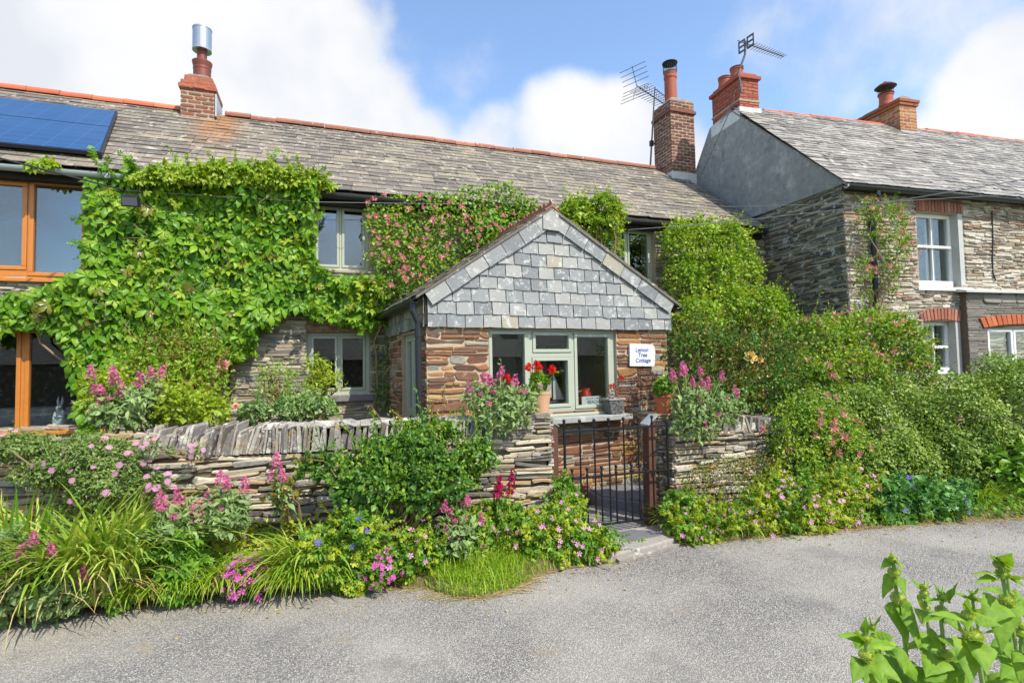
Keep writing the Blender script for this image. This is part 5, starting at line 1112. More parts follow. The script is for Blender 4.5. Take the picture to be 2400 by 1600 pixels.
PC = [(214, 430), (240, 412), (330, 408), (430, 404), (520, 402), (640, 408), (745, 432), (728, 475), (736, 520), (726, 560), (738, 640), (800, 655), (870, 655), (905, 690), (892, 748), (850, 760), (800, 745), (735, 735), (690, 715), (640, 745), (600, 770), (585, 815), (545, 830), (470, 850), (330, 840), (270, 880), (228, 960), (222, 1010), (206, 1000), (200, 930), (186, 870), (172, 805), (110, 762), (40, 770), (-30, 790), (-30, 700), (60, 688), (125, 680), (165, 655), (222, 640), (222, 540)]
P = wallpts(PC, 8.33, 3300, rg, .24, 3, holes=[(505, 668, .16), (690, 560, .12), (640, 470, .1), (260, 790, .08), (350, 560, .06), (450, 760, .07), (600, 640, .08), (700, 690, .07)])
lm = LM(); hangleaves(lm, T_creep, P, rg, (.1, .19))
ed_ = [at(a[0]+(b_[0]-a[0])*t, a[1]+(b_[1]-a[1])*t, Y=8.16) for a, b_ in zip(PC, PC[1:]+PC[:1]) for t in np.arange(0, 1, 28/max(28, math.hypot(b_[0]-a[0], b_[1]-a[1])))]; ed_ = np.array(ed_); cc = ed_.mean(0); on_ = nrm((ed_-cc)*V3(1, 0, 1)); on_ = on_*.7+V3(0, -.35, -.25); k_ = (ed_[:, 0] > -2.75) & (rg.random(len(ed_)) < .8); sprout(lm, ed_[k_], on_[k_], rg, T_creep, (.07, .13), (.14, .4), .0); leafpart(VC, lm, F_creep)
P = wallpts([(300, 420), (420, 395), (560, 388), (700, 402), (775, 425), (790, 446), (700, 440), (560, 432), (430, 428), (330, 432)], 8.1, 620, rg, .14, 4); P2 = wallpts([(60, 384), (100, 377), (132, 386), (128, 396), (70, 394)], 8.15, 40, rg, .06, 4); P3 = wallpts(PC, 8.28, 190, rg, .3, 5)
lm = LM(); hangleaves(lm, T_creep, np.concatenate([P, P2, P3]), rg, (.06, .12), .5, .6); sq = np.concatenate([P[::9], P3[::4]]); sprout(lm, sq, np.tile(V3(0, -.6, .5), (len(sq), 1)), rg, T_five, (.05, .09), (.1, .28), .5); leafpart(VC, lm, F_creepy, 'young_leaves')
b = MB()
for u0, v0, u1, v1 in ((250, 980, 330, 500), (330, 960, 520, 440), (300, 900, 700, 640), (230, 950, 60, 740), (420, 850, 640, 430), (480, 700, 850, 700)):
    p0, p1 = at(u0, v0, Y=8.3), at(u1, v1, Y=8.32); b.tube([p0+(p1-p0)*t+V3(rg.normal(0, .04), 0, rg.normal(0, .05)) for t in np.linspace(0, 1, 9)], .013, 6)
for k in range(9):
    p0 = at(rg.uniform(220, 700), rg.uniform(500, 900), Y=8.02); b.tube([p0+V3(rg.normal(0, .03)+.1*t*rg.normal(0, 1), rg.normal(0, .02), t*rg.uniform(.25, .5)) for t in np.linspace(0, 1, 6)], .004, 5)
part('stem', b, F_twig, VC)
q = wallpts(PC, 8.2, 24, rg, .2, 13); lm = LM(); hangleaves(lm, T_creep, q, rg, (.07, .13)); leafpart(VC, lm, F_bron, 'fading_leaves')
HW_ = thing('honeysuckle', 'pink flowering honeysuckle on the wall between the green upstairs window and the porch roof', 'climbing plant', tuple(at(900, 960, Y=8.25)))
PH = [(862, 470), (905, 462), (980, 460), (1040, 455), (1100, 440), (1180, 435), (1235, 478), (1265, 500), (1240, 528), (1190, 560), (1130, 585), (1060, 630), (1000, 665), (960, 690), (900, 705), (862, 690), (880, 640), (850, 600), (872, 560), (848, 530)]
P = wallpts(PH, 8.25, 5200, rg, .38, 7, holes=[(1060, 570, .12), (1085, 545, .08), (890, 640, .06)])
lm = LM(); n = len(P); N = nrm(V3(.1, -.8, .5)+rnd3(rg, n)*.5); D = nrm(rnd3(rg, n)+V3(0, -.2, -.4)); k = rg.random(n) < .75; lm.add(T_ov, P[k], D[k], N[k], rg.uniform(.035, .075, k.sum())); leafpart(HW_, lm, F_honey)
lm = LM(); lm.add(T_ov, P[~k], D[~k], N[~k], rg.uniform(.03, .06, (~k).sum())); leafpart(HW_, lm, F_lime, 'young_leaves')
Q = P[rg.choice(len(P), 98, replace=False)]; Q[:, 1] -= .1; Q = Q[Q[:, 2] < 4.4]; Q[::2, 2] = Q[::2, 2]*.75+.25*3.0
flowers(HW_, M_hon, Q, np.tile(V3(0, -1, .1), (len(Q), 1)), rg.uniform(.05, .075, len(Q)), 'blossom', rg, .08)
b = MB()
for u0, v0, u1, v1 in ((895, 950, 930, 700), (880, 960, 880, 640), (900, 760, 1000, 480), (880, 640, 1180, 450), (930, 690, 860, 480), (905, 700, 960, 660)):
    p0, p1 = at(u0, v0, Y=8.28), at(u1, v1, Y=8.2); b.tube([p0+(p1-p0)*t+V3(rg.normal(0, .04), -.06*math.sin(t*3.1), rg.normal(0, .04)) for t in np.linspace(0, 1, 9)], list(np.linspace(.022, .007, 9)), 6)
part('stem', b, F_twig, HW_)
P = wallpts([(868, 790), (915, 790), (912, 960), (880, 960)], 8.28, 220, rg, .12, 9); lm = LM(); hangleaves(lm, T_ov, P, rg, (.03, .06)); leafpart(HW_, lm, F_rose, 'low_foliage')
Pm = wallpts([(1120, 500), (1200, 480), (1260, 505), (1215, 545), (1150, 575), (1105, 560)], 8.1, 90, rg, .15, 11); lm = LM(); hangleaves(lm, T_creep, Pm, rg, (.08, .14)); leafpart(HW_, lm, F_creep, 'creeper_spray')
def climber(name, label, ells, n, T, size, m, seed, base, fl=None, tw=18, cat='climbing plant', m2=None, mt=None, **kw):
    root = thing(name, label, cat, base); P, N = bush(root, ells, n, T, size, m, seed, **kw)
    rg = np.random.default_rng(seed+500)
    if m2: bush(root, ells, n//4, T, (size[0]*.8, size[1]*.85), m2, seed+1, name='young_leaves', **dict(kw, shell=.12))
    if tw: q, _ = pts_on(P, N, tw, rg); twigs(root, V3(*base)+V3(0, .05, 0), q, .014, mt or F_twig, rg)
    if fl:
        for ms, cnt, s, nm in fl: q, qn = pts_on(P, N, cnt, rg); flowers(root, ms, q, qn, rg.uniform(*s, len(q))*1.15, nm, rg, .065)
    return root, P, N
climber('climbing_shrub', 'bright green small leaved climber around the upstairs window right of the porch peak', [E(1310, 1410, 478, 560, 8.1, .2), E(1375, 1458, 480, 565, 8.1, .2), E(1310, 1390, 476, 525, 8.05, .18), E(1385, 1440, 462, 505, 8.0, .18), E(1418, 1458, 545, 625, 8.15, .13)], 2300, [T_ov, T_leaf, T_ov], (.05, .1), F_clim, 300, tuple(at(1440, 960, Y=8.25)), m2=F_lime, tw=14, lump=.26, shell=.6, shoots=22, slen=(.1, .32))
climber('climbing_shrub', 'tall bushy green climber filling the wall between the porch and the grey rendered gable', [E(1548, 1630, 520, 640, 8.0, .3), E(1560, 1640, 600, 720, 7.9, .35), E(1600, 1690, 512, 620, 7.95, .3), E(1660, 1750, 520, 620, 7.95, .3), E(1620, 1720, 590, 700, 7.8, .4), E(1690, 1770, 590, 700, 7.8, .35), E(1640, 1740, 670, 770, 7.6, .45), E(1730, 1840, 680, 790, 7.5, .4), E(1570, 1680, 700, 820, 7.5, .45), E(1760, 1850, 720, 800, 7.4, .35)], 11500, [T_ov, T_leaf, T_ov], (.045, .088), F_clim, 301, tuple(at(1660, 980, Y=7.9)), m2=F_lime, tw=46, lump=.24, shell=.5, shoots=16, slen=(.1, .32))
climber('honeysuckle', 'honeysuckle with pink and cream flowers round the black downpipe of the right hand house', [E(2005, 2060, 470, 560, 6.25, .12), E(2050, 2125, 480, 600, 6.2, .14), E(2065, 2130, 520, 640, 6.2, .12), E(2000, 2040, 600, 700, 6.25, .1), E(2060, 2100, 600, 700, 6.25, .1)], 1500, T_ov, (.03, .055), F_honey, 302, tuple(at(2060, 760, Y=6.3)), m2=F_lime, fl=[(M_hon, 34, (.04, .065), 'blossom')], tw=9)
climber('honeysuckle', 'big rounded honeysuckle mound with scattered pink flowers below the right hand house', [E(1840, 1980, 745, 880, 6.0, .5), E(1940, 2080, 730, 860, 5.95, .5), E(2020, 2140, 745, 880, 5.9, .5), E(2060, 2165, 830, 940, 5.8, .45), E(1830, 1950, 830, 980, 5.7, .45), E(1910, 2050, 820, 960, 5.6, .5)], 10500, [T_ov, T_leaf], (.035, .075), F_honey, 303, tuple(at(2000, 1130, Y=5.8)), m2=F_lime, fl=[(M_hon, 60, (.05, .075), 'blossom')], tw=40, lump=.22, shell=.5, shoots=16, slen=(.1, .3))
climber('honeysuckle', 'low trailing honeysuckle with pink blossom spilling over the wall end right of the gate', [E(1800, 1950, 930, 1110, 4.85, .3), E(1880, 2010, 960, 1100, 4.8, .3), E(1820, 1900, 1020, 1130, 4.75, .25)], 4600, [T_ov, T_leaf], (.028, .055), F_honey, 304, tuple(at(1890, 1160, Y=4.8)), m2=F_lime, fl=[(M_hon, 26, (.05, .075), 'blossom')], tw=14, lump=.2)
climber('hedge', 'dense dark small leaved hedge along the lane below the right hand house', [E(1850, 2020, 900, 1080, 5.3, .45), E(1980, 2180, 900, 1130, 5.1, .5), E(2120, 2330, 885, 1130, 5.2, .6), E(2260, 2520, 870, 1120, 5.0, .6), E(2300, 2500, 860, 1000, 5.2, .5), E(2010, 2300, 1000, 1190, 4.7, .4), E(2200, 2420, 980, 1190, 4.5, .4), (V3(8.6, 4.6, .7), (1.2, .6, .9)), (V3(10.4, 4.3, .7), (1.3, .6, .9)), E(1880, 2040, 1010, 1130, 4.9, .35)], 120000, [T_two_r, T_leaf], (.028, .052), F_hedge, 305, tuple(at(2150, 1200, Y=4.9)), tw=50, cat='hedge', lump=.24, fl=None, back=.02, shell=.35, shoots=12, slen=(.06, .16))
climber('rose_bush', 'rose bush with bronze new leaves and one yellow bloom right of the porch', [E(1565, 1700, 770, 930, 5.9, .35), E(1660, 1840, 780, 960, 5.8, .4), E(1720, 1850, 860, 990, 5.5, .35), E(1640, 1780, 900, 990, 5.5, .3)], 4200, [T_leaf, T_ov], (.04, .075), F_rose, 306, tuple(at(1720, 1010, Y=5.6)), m2=F_bron, tw=40, mt=F_stemr, cat='rose bush', lump=.32, shell=.7, shoots=36, slen=(.15, .45))
RY = bpy.data.objects['rose_bush']; flowers(RY, M_yrose, np.array([at(1754, 838, Y=5.4), at(1778, 845, Y=5.4)]), np.tile(V3(-.1, -1, .2), (2, 1)), np.array([.13, .07]), 'rose_flower', rg)
# ---------------- garden behind the wall, left
climber('rose_bush', 'loose rose shrub with reddish tips and pink bloom before downpipe', [E(320, 460, 800, 900, 7.2, .35), E(400, 545, 800, 960, 7.0, .4), E(340, 520, 870, 1000, 6.9, .4)], 3000, [T_leaf, T_two_r], (.04, .08), F_clim, 310, tuple(at(440, 990, Y=7.0)), m2=F_bron, tw=30, mt=F_stemr, cat='rose bush', lump=.32, shell=.6, shoots=40, slen=(.12, .36))
o = [x for x in bpy.data.objects if x.name.startswith('rose_bush') and x.type == 'EMPTY'][-1]; flowers(o, M_rose, np.array([at(525, 858, Y=6.8), at(553, 952, Y=6.4), at(585, 950, Y=6.4)]), np.tile(V3(0, -1, .1), (3, 1)), np.array([.11, .06, .05]), 'rose_flower', rg)
climber('shrub', 'lime yellow leafy shrub behind the wall below the rose', [E(355, 500, 910, 1010, 6.1, .4), E(440, 540, 930, 1010, 6.2, .3), E(205, 330, 870, 960, 7.0, .4)], 2600, [T_two_r, T_leaf], (.04, .075), F_lime, 311, tuple(at(430, 1010, Y=6.2)), tw=16, cat='shrub', lump=.32, shell=.7, shoots=40, slen=(.1, .32))
climber('shrub', 'sparse dry twiggy shrub against the bare stone between downpipe and window', [E(590, 700, 850, 960, 7.3, .3), E(640, 760, 890, 980, 7.1, .3)], 900, T_nar, (.04, .08), F_clim, 312, tuple(at(670, 985, Y=7.2)), tw=46, cat='shrub', lump=.3, shell=.8)
climber('shrub', 'small spurge like shrub growing in front of the lower green window', [E(718, 765, 835, 890, 7.4, .15), E(735, 800, 870, 920, 7.4, .16), E(715, 770, 880, 950, 7.4, .15)], 700, T_nar, (.06, .11), F_lime, 313, tuple(at(755, 985, Y=7.4)), tw=20, cat='shrub', lump=.3, shell=.6)
climber('shrub', 'low mixed greenery with silver leaves at the foot of the lower green window', [E(560, 640, 940, 990, 6.3, .25), E(640, 760, 930, 985, 6.2, .25), E(735, 790, 935, 975, 6.0, .15)], 1500, [T_lance, T_two_r], (.03, .07), F_grey, 314, tuple(at(690, 990, Y=6.2)), tw=10, cat='shrub', m2=F_rose)
# ---------------- valerian
def valerian(label, heads, fol, n, Y, seed, base, small=0, size=(.05, .1), k=1.0):
    root = thing('red_valerian', label, 'flowering plant', base, 'clumps of pink valerian'); rg = np.random.default_rng(seed); P, N = bush(root, fol, n, [T_lance, T_leaf], size, F_grey, seed, shell=.65, lump=.25, hang=.1)
    b = MB(); tops = []
    for (u, v) in heads: tops.append(at(u, v, Y=Y+rg.uniform(-.12, .08)))
    for t_ in tops:
        c = fol[int(rg.integers(len(fol)))]; p0 = V3(c[0][0]+(t_[0]-c[0][0])*.4, c[0][1], c[0][2]-c[1][2]*.6); mid = p0+(t_-p0)*.55+V3(rg.normal(0, .02), 0, .02); b.tube([p0, mid, t_], [.007, .006, .004], 6)
    part('stems', b, F_stem, root); tops = np.array(tops)
    lm = LM()
    for t_ in tops:
        m_ = 4; q = t_-V3(0, 0, 1)*np.linspace(.06, .22, m_)[:, None]; q = np.repeat(q, 2, 0); a = rg.uniform(0, 3, 2*m_)+np.tile([0, 3.14], m_); lm.add(T_lance, q, nrm(np.stack([np.cos(a), np.sin(a), .5+0*a], -1)), np.tile(V3(0, 0, 1), (2*m_, 1)), rg.uniform(.05, .08, 2*m_))
    leafpart(root, lm, F_grey, 'stem_leaves')
    big = tops; flowers(root, H_val, big-V3(0, 0, .06)*k, np.tile(V3(0, .2, 1), (len(big), 1)), rg.uniform(.75, 1.1, len(big))*k, 'flower_head', rg, 0, up=.8)
    if small: q, qn = pts_on(P, N, small, rg); flowers(root, H_vals, q, qn*.3+V3(0, 0, 1), rg.uniform(.5, .9, len(q))*k, 'flower_head', rg, .05)
    return root
valerian('pink valerian clump behind the wall beside the lower orange framed window', [(216, 872), (228, 908), (265, 880), (268, 893), (335, 880), (355, 870), (342, 898), (372, 872), (288, 912), (240, 920)], [E(225, 330, 930, 1010, 6.0, .3), E(300, 390, 900, 1000, 6.0, .3)], 1500, 5.9, 320, tuple(at(290, 1010, Y=6)), small=12, k=1.0)
valerian('large pink valerian in a clump on the wall top beside the terracotta pot', [(1172, 868), (1150, 885), (1205, 905), (1135, 890), (1208, 890), (1190, 915), (1155, 895), (1101, 907), (1215, 920), (1170, 885)], [E(1090, 1170, 910, 975, 5.15, .2), E(1140, 1250, 905, 985, 5.1, .22), E(1110, 1230, 950, 1010, 4.95, .14)], 1500, 5.1, 321, tuple(at(1170, 975, Y=5.2)), small=8, size=(.05, .09))
valerian('pink valerian trailing over the wall top right of the gate post', [(1600, 868), (1642, 868), (1622, 895), (1655, 905), (1605, 860), (1692, 880), (1725, 915), (1580, 880), (1660, 895)], [E(1570, 1660, 910, 1010, 5.0, .22), E(1620, 1720, 920, 1000, 5.05, .22), E(1580, 1680, 970, 1030, 4.9, .12)], 1900, 5.0, 322, tuple(at(1640, 990, Y=5.1)), small=12, size=(.05, .09))
valerian('tall pink valerian with dense spikes growing at the foot of the left wall', [(372, 1165), (390, 1185), (420, 1155), (430, 1175), (455, 1205), (487, 1165), (418, 1195), (517, 1120), (530, 1130), (575, 1135), (470, 1215)], [E(370, 480, 1190, 1290, 4.95, .2), E(480, 580, 1150, 1260, 5.0, .2)], 1600, 4.95, 323, tuple(at(470, 1330, Y=4.9)), small=8, k=1.05)
valerian('single pink valerian spike standing against the middle of the left wall', [(650, 1078), (653, 1095), (640, 1113), (664, 1112)], [E(640, 680, 1130, 1200, 4.95, .08)], 120, 4.95, 324, tuple(at(655, 1250, Y=4.9)), k=.85)
valerian('valerian with grey green leaves and round pink heads at the front left corner', [(73, 1262), (120, 1288), (194, 1348), (50, 1295)], [E(-30, 110, 1290, 1440, 4.9, .25), E(90, 210, 1350, 1430, 4.85, .2), E(-20, 80, 1250, 1360, 4.95, .2)], 1700, 4.62, 325, tuple(at(60, 1440, Y=4.9)), size=(.06, .12), k=.85)
valerian('small pink valerian heads over the geraniums below the big rose bush', [(1040, 1185), (1055, 1200), (1092, 1165), (1080, 1175), (1098, 1172), (1130, 1213), (1060, 1220)], [E(1030, 1110, 1210, 1300, 4.5, .15)], 300, 4.5, 326, tuple(at(1070, 1300, Y=4.5)), k=.75, small=4)
# ---------------- pots
def potbody(root, c, z, r0, r1, h, m, rim=.02):
    b = MB(); b.lathe((c[0], c[1], 0), [(r0, z), (r0+(r1-r0)*.55, z+h*.5), (r1, z+h-.03), (r1+rim, z+h-.028), (r1+rim, z+h), (r1-.012, z+h), (r1-.02, z+h-.03), (.01, z+h-.035)], 32); return part('pot', b, m, root, smooth=False)
M_pot = plain('weathered_terracotta', lin('c49a78'), .85, var=.2, scale=9, bmp=.3, bscale=40); M_pot2 = plain('orange_terracotta', lin('b8633f'), .75, var=.12)
c = at(1266, 966, Y=5.12); z = 1.175; c[2] = z
PG = thing('potted_geranium', 'red geranium in a large pale terracotta pot on the wall end', 'potted plant', tuple(c)); sc_ = depth(c)/1260
potbody(PG, c, z, 20*sc_, 25*sc_, 50*sc_, M_pot, .004)
top = V3(c[0], c[1], z+50*sc_); bush(PG, [(top+V3(-.01, 0, .1), (.1, .1, .1)), (top+V3(-.07, -.03, .02), (.07, .07, .07))], 420, [T_rnd, T_lob], (.03, .055), F_honey, 330, shell=.7, lump=.1)
hd = np.array([at(u, v, Y=5.05) for u, v in ((1236, 862), (1259, 860), (1293, 868), (1188, 888))]); b = MB()
for q in hd[:3]: b.tube([top, (top+q)/2+V3(0, 0, .03), q], .004, 6)
part('stems', b, F_stem, PG); flowers(PG, H_red, hd, np.tile(V3(0, -.5, 1), (4, 1)), np.array([.75, 1, .85, .8]), 'flower_head', rg, 0); flowers(PG, H_pel, np.array([at(1265, 905, Y=5.0)]), V3(0, -1, .2)[None], .8, 'flower_head', rg, 0)
q = PF.loc(1436, 971, .1); c = PF.w(q[0], .12, wz0-.037); SPt = thing('stone_planter', 'small dark carved stone planter with a red leaved plant on the slate window ledge', 'planter', tuple(c)); k = depth(c)/1260
b = MB(); b.prism(Fr(c, PF.ax, PF.n), [(-17*k, 0), (17*k, 0), (22*k, 32*k), (-22*k, 32*k)], -.1, .09); part('trough', b, stone('carved_stone', [lin('6f6d6c'), lin('7c7a78')], .5, nscale=(3, 30, 6), stretch=False, lichen=[lin('2e2d2e')], lo=.48, hi=.56, lscale=30, bmp=1.0), SPt, bev=.012)
b = MB(); panel(b, Fr(c+V3(0, 0, 32*k), PF.ax, V3(0, 0, 1), PF.n), -23*k, 23*k, -.11, .1, 0, 5*k, [(-19*k, 19*k, -.08, .07)]); part('rim', b, M_conc, SPt, bev=.006)
bush(SPt, [(c+V3(0, 0, 50*k), (.1, .09, .1))], 220, T_two_r, (.015, .03), leafmat('red_leaf', L3('6a2a2a', '8a3f38', '7f6a48'), .2), 331, shell=.9, lump=.2)
hd = np.array([c+PF.ax*x*k+V3(0, -.03, zz*k) for x, zz in ((-10, 64), (22, 82), (-2, 66))]); b = MB()
for q in hd: b.tube([c+V3(0, 0, 33*k), q], .003, 5)
part('stems', b, F_stemr, SPt); flowers(SPt, [headmesh('flower_head', P_red, 40, lambda t: (.03*math.sin(math.pi*min(.95, t*.8+.2)), .03*(1-math.cos(t*2.4))), T_fl5, .026, 240)], hd, np.tile(V3(0, -.4, 1), (3, 1)), np.array([.8, .9, .6]), 'flower_head', rg, 0)
c = at(1556, 966, Y=5.25); c[2] = c[2]; z = c[2]; k = depth(c)/1260; PG2 = thing('potted_geranium', 'bushy geranium in a plain orange terracotta pot behind the right gate post', 'potted plant', tuple(c))
potbody(PG2, c, z, 17*k, 22*k, 42*k, M_pot2, .012); top = V3(c[0], c[1], z+44*k); bush(PG2, [(top+V3(.02, 0, .09), (.12, .11, .1)), (top+V3(-.06, -.02, .02), (.07, .08, .06))], 420, [T_rnd, T_lob], (.03, .055), F_honey, 332, shell=.7, lump=.1, zmin=z+30*k)
PB = thing('stone_pier', 'rough slate pier supporting the orange pot behind the right gate post', 'pier', (c[0], c[1], -.1)); f_ = Fr((c[0], c[1], 0), (1, 0, 0), (0, -1, 0)); b = MB(); b.box(f_, -.17, .2, -.2, .1, -.12, z-.03); part('core', b, M_joint, PB)
b = MB(); stones(b, Fr(f_.w(0, .1, 0), f_.ax, f_.n), -.17, .2, -.1, z-.03, (.02, .06), (.1, .3), (.0, .03), .004, seed=95, jit=.22, lean=.04); stones(b, Fr(f_.w(-.17, .1, 0), -f_.n, -f_.ax), 0, .3, -.1, z-.03, (.02, .06), (.1, .3), (.0, .03), .004, seed=96, jit=.22); onestone(b, Fr(f_.w(.0, .08, z-.028), f_.ax, f_.n), .015, .013, .42, .026, .05, np.random.default_rng(4), .1, back=-.3); part('stonework', b, M_stone_wall, PB)
# ---------------- on and against the left wall
DB, P, N = climber('daisy_bush', 'cushion of grey green foliage with pink daisies hanging over the far left wall', [E(-40, 140, 1015, 1075, 5.6, .3), E(100, 330, 1015, 1120, 5.5, .25), E(150, 345, 1080, 1190, 5.38, .18), E(30, 200, 1070, 1140, 5.45, .16), E(280, 345, 1050, 1130, 5.4, .14)], 15000, [T_nar, T_two], (.02, .04), F_cush, 340, tuple(at(180, 1190, Y=5.45)), tw=20, cat='shrub', fl=[(M_dai, 34, (.035, .055), 'flower')], lump=.14)
climber('daisy_bush', 'small tuft of pink daisies rooted halfway up the left wall', [E(345, 400, 1105, 1160, 5.25, .08), E(350, 385, 1140, 1170, 5.25, .06)], 500, T_two, (.02, .04), F_cush, 341, tuple(at(370, 1165, Y=5.3)), tw=5, cat='flowering plant', fl=[(M_dai, 12, (.04, .055), 'flower')])
climber('daisy_bush', 'tiny tuft of orange and pink daisies in the coping of the left wall', [E(438, 474, 1035, 1075, 5.25, .06), E(340, 378, 1030, 1075, 5.3, .06), E(390, 412, 1045, 1068, 5.28, .05)], 420, T_two, (.018, .035), F_cush, 342, tuple(at(455, 1075, Y=5.3)), tw=4, cat='flowering plant', fl=[(M_dai, 9, (.03, .045), 'flower')])
rb, P, N = climber('rose_bush', 'big glossy dark green rose bush leaning on the left wall in the middle', [E(850, 1040, 1020, 1110, 4.75, .2), E(790, 960, 1080, 1200, 4.68, .22), E(910, 1110, 1060, 1190, 4.66, .22), E(700, 840, 1070, 1115, 4.97, .09), E(940, 1060, 985, 1050, 4.95, .2), E(1080, 1150, 1030, 1110, 4.7, .18)], 5600, [T_leaf, T_ov], (.042, .075), F_rose, 343, tuple(at(930, 1300, Y=4.7)), tw=44, cat='rose bush', lump=.34, shell=.55, m2=F_honey, shoots=34, slen=(.12, .4))
rg = np.random.default_rng(77); b = MB()
for u0, v0, u1, v1 in ((900, 1010, 870, 950), (1030, 1000, 1042, 905), (1000, 1000, 1015, 940), (940, 1000, 930, 965), (760, 1080, 690, 1075), (1090, 1050, 1130, 1030)):
    p0, p1 = at(u0, v0, Y=4.8), at(u1, v1, Y=4.85); b.tube([p0, (p0+p1)/2+V3(.02, 0, 0), p1], [.006, .005, .003], 5); lm = LM(); q = p0+(p1-p0)*np.linspace(.4, 1, 9)[:, None]; lm.add(T_leaf, q, nrm(rnd3(rg, 9)), nrm(rnd3(rg, 9)+V3(0, -1, 1)), rg.uniform(.04, .06, 9)); leafpart(rb, lm, F_bron, 'new_shoot')
part('stems', b, F_stemr, rb)
climber('rose_shoot', 'sparse bronze leaved rose shoots against the stones in the middle of the left wall', [E(625, 700, 1120, 1190, 4.95, .08)], 60, T_ov, (.05, .075), F_bron, 344, tuple(at(680, 1220, Y=5.0)), tw=8, cat='rose bush', shell=.9)
# ---------------- roadside strap leaves and grasses
def tuft(name, label, cat, Pc, rad, n, L, w, m, seed, e0=(1.0, 1.5), droop=(1.2, 2.4), group=None, K=6, dry=.0, lean=(0, -.3)):
    root = thing(name, label, cat, (Pc[0], Pc[1], Pc[2]), group); rg = np.random.default_rng(seed); a = rg.uniform(0, 6.28, n); r = rad*np.sqrt(rg.random(n)); P = np.stack([Pc[0]+r*np.cos(a), Pc[1]+r*.7*np.sin(a), np.full(n, Pc[2])], -1)
    az = np.arctan2(np.sin(a)+lean[1]+rg.normal(0, .5, n), np.cos(a)+lean[0]+rg.normal(0, .5, n)); lm = LM(); lm.blades(P, az, rg.uniform(*L, n), rg.uniform(*e0, n), rg.uniform(*droop, n), rg.uniform(*w, n), K); leafpart(root, lm, m, 'leaves')
    if dry: k = int(n*dry); lm = LM(); lm.blades(P[:k]+rg.normal(0, .02, (k, 3)), az[:k]+.5, rg.uniform(L[0]*.6, L[1]*.8, k), rg.uniform(.7, 1.3, k), rg.uniform(1.0, 2.6, k), rg.uniform(*w, k)*.4, K); leafpart(root, lm, F_dry, 'dry_leaves')
    return root
def gp(u, v, Y, z=None): p = at(u, v, Y=Y); return (p[0], Y, p[2] if z is None else z)
tuft('iris', 'upright green sword leaves at the extreme left edge by the wall', 'plant', gp(10, 1330, 5.15, 0.0), .2, 70, (.55, 1.0), (.011, .019), F_sword, 400, (1.3, 1.56), (.05, .6), dry=.3)
tuft('crocosmia', 'wide arching clump of pale strap leaves at the left front of the verge', 'plant', gp(130, 1400, 4.98, -.03), .36, 330, (.65, 1.1), (.008, .0175), F_strap, 401, (1.2, 1.56), (.9, 2.5), dry=.25)
tuft('crocosmia', 'second arching strap leaf clump between the far left one and the pink valerian', 'plant', gp(265, 1370, 4.95, -.02), .3, 260, (.6, 1.0), (.008, .0175), F_strap, 402, (1.2, 1.56), (.9, 2.5), dry=.2)
tuft('iris', 'short clump of pale strap leaves below the bronze rose shoots', 'plant', gp(725, 1250, 4.75, .03), .2, 110, (.36, .7), (.009, .016), F_strap, 403, (.9, 1.5), (.8, 2.2))
for i, (u, v, Y, rad, n, Lm, lab) in enumerate(((430, 1390, 4.86, .17, 260, .42, 'fountain of fine lime grass leftmost beside the ferny blue geranium'), (535, 1370, 4.82, .17, 260, .46, 'fountain of fine lime grass beside the hot pink cushion'), (705, 1370, 4.72, .24, 460, .52, 'largest fountain of fine lime grass right of the hot pink cushion'), (330, 1405, 4.9, .16, 200, .36, 'low fountain of lime grass under the strap leaf clumps'))):
    tuft('ornamental_grass', lab, 'grass', gp(u, v, Y, -.03), rad, n, (Lm*.6, Lm), (.0035, .0075), F_hak, 410+i, (.9, 1.5), (1.4, 2.8), 'fountain grasses on the verge', dry=.16)
tuft('ornamental_grass', 'loose wild grass tuft at the foot of the hedge on the right', 'grass', gp(2300, 1200, 4.15, -.05), .2, 130, (.25, .5), (.004, .008), F_hak, 420, (.9, 1.5), (1.0, 2.4), 'fountain grasses on the verge', dry=.2)
tuft('ornamental_grass', 'yellowish grass tuft between the gate and the pink geranium mound on the right', 'grass', gp(1600, 1230, 4.75, -.03), .2, 150, (.2, .4), (.003, .006), F_hak, 421, (.9, 1.5), (1.0, 2.4), 'fountain grasses on the verge', dry=.3)
tuft('ornamental_grass', 'thin straw coloured grass tuft among the mauve flowers right of the gate', 'grass', gp(1745, 1265, 4.5, -.06), .16, 110, (.15, .34), (.0025, .005), F_strap, 422, (.7, 1.4), (1.0, 2.6), 'fountain grasses on the verge', dry=.4)
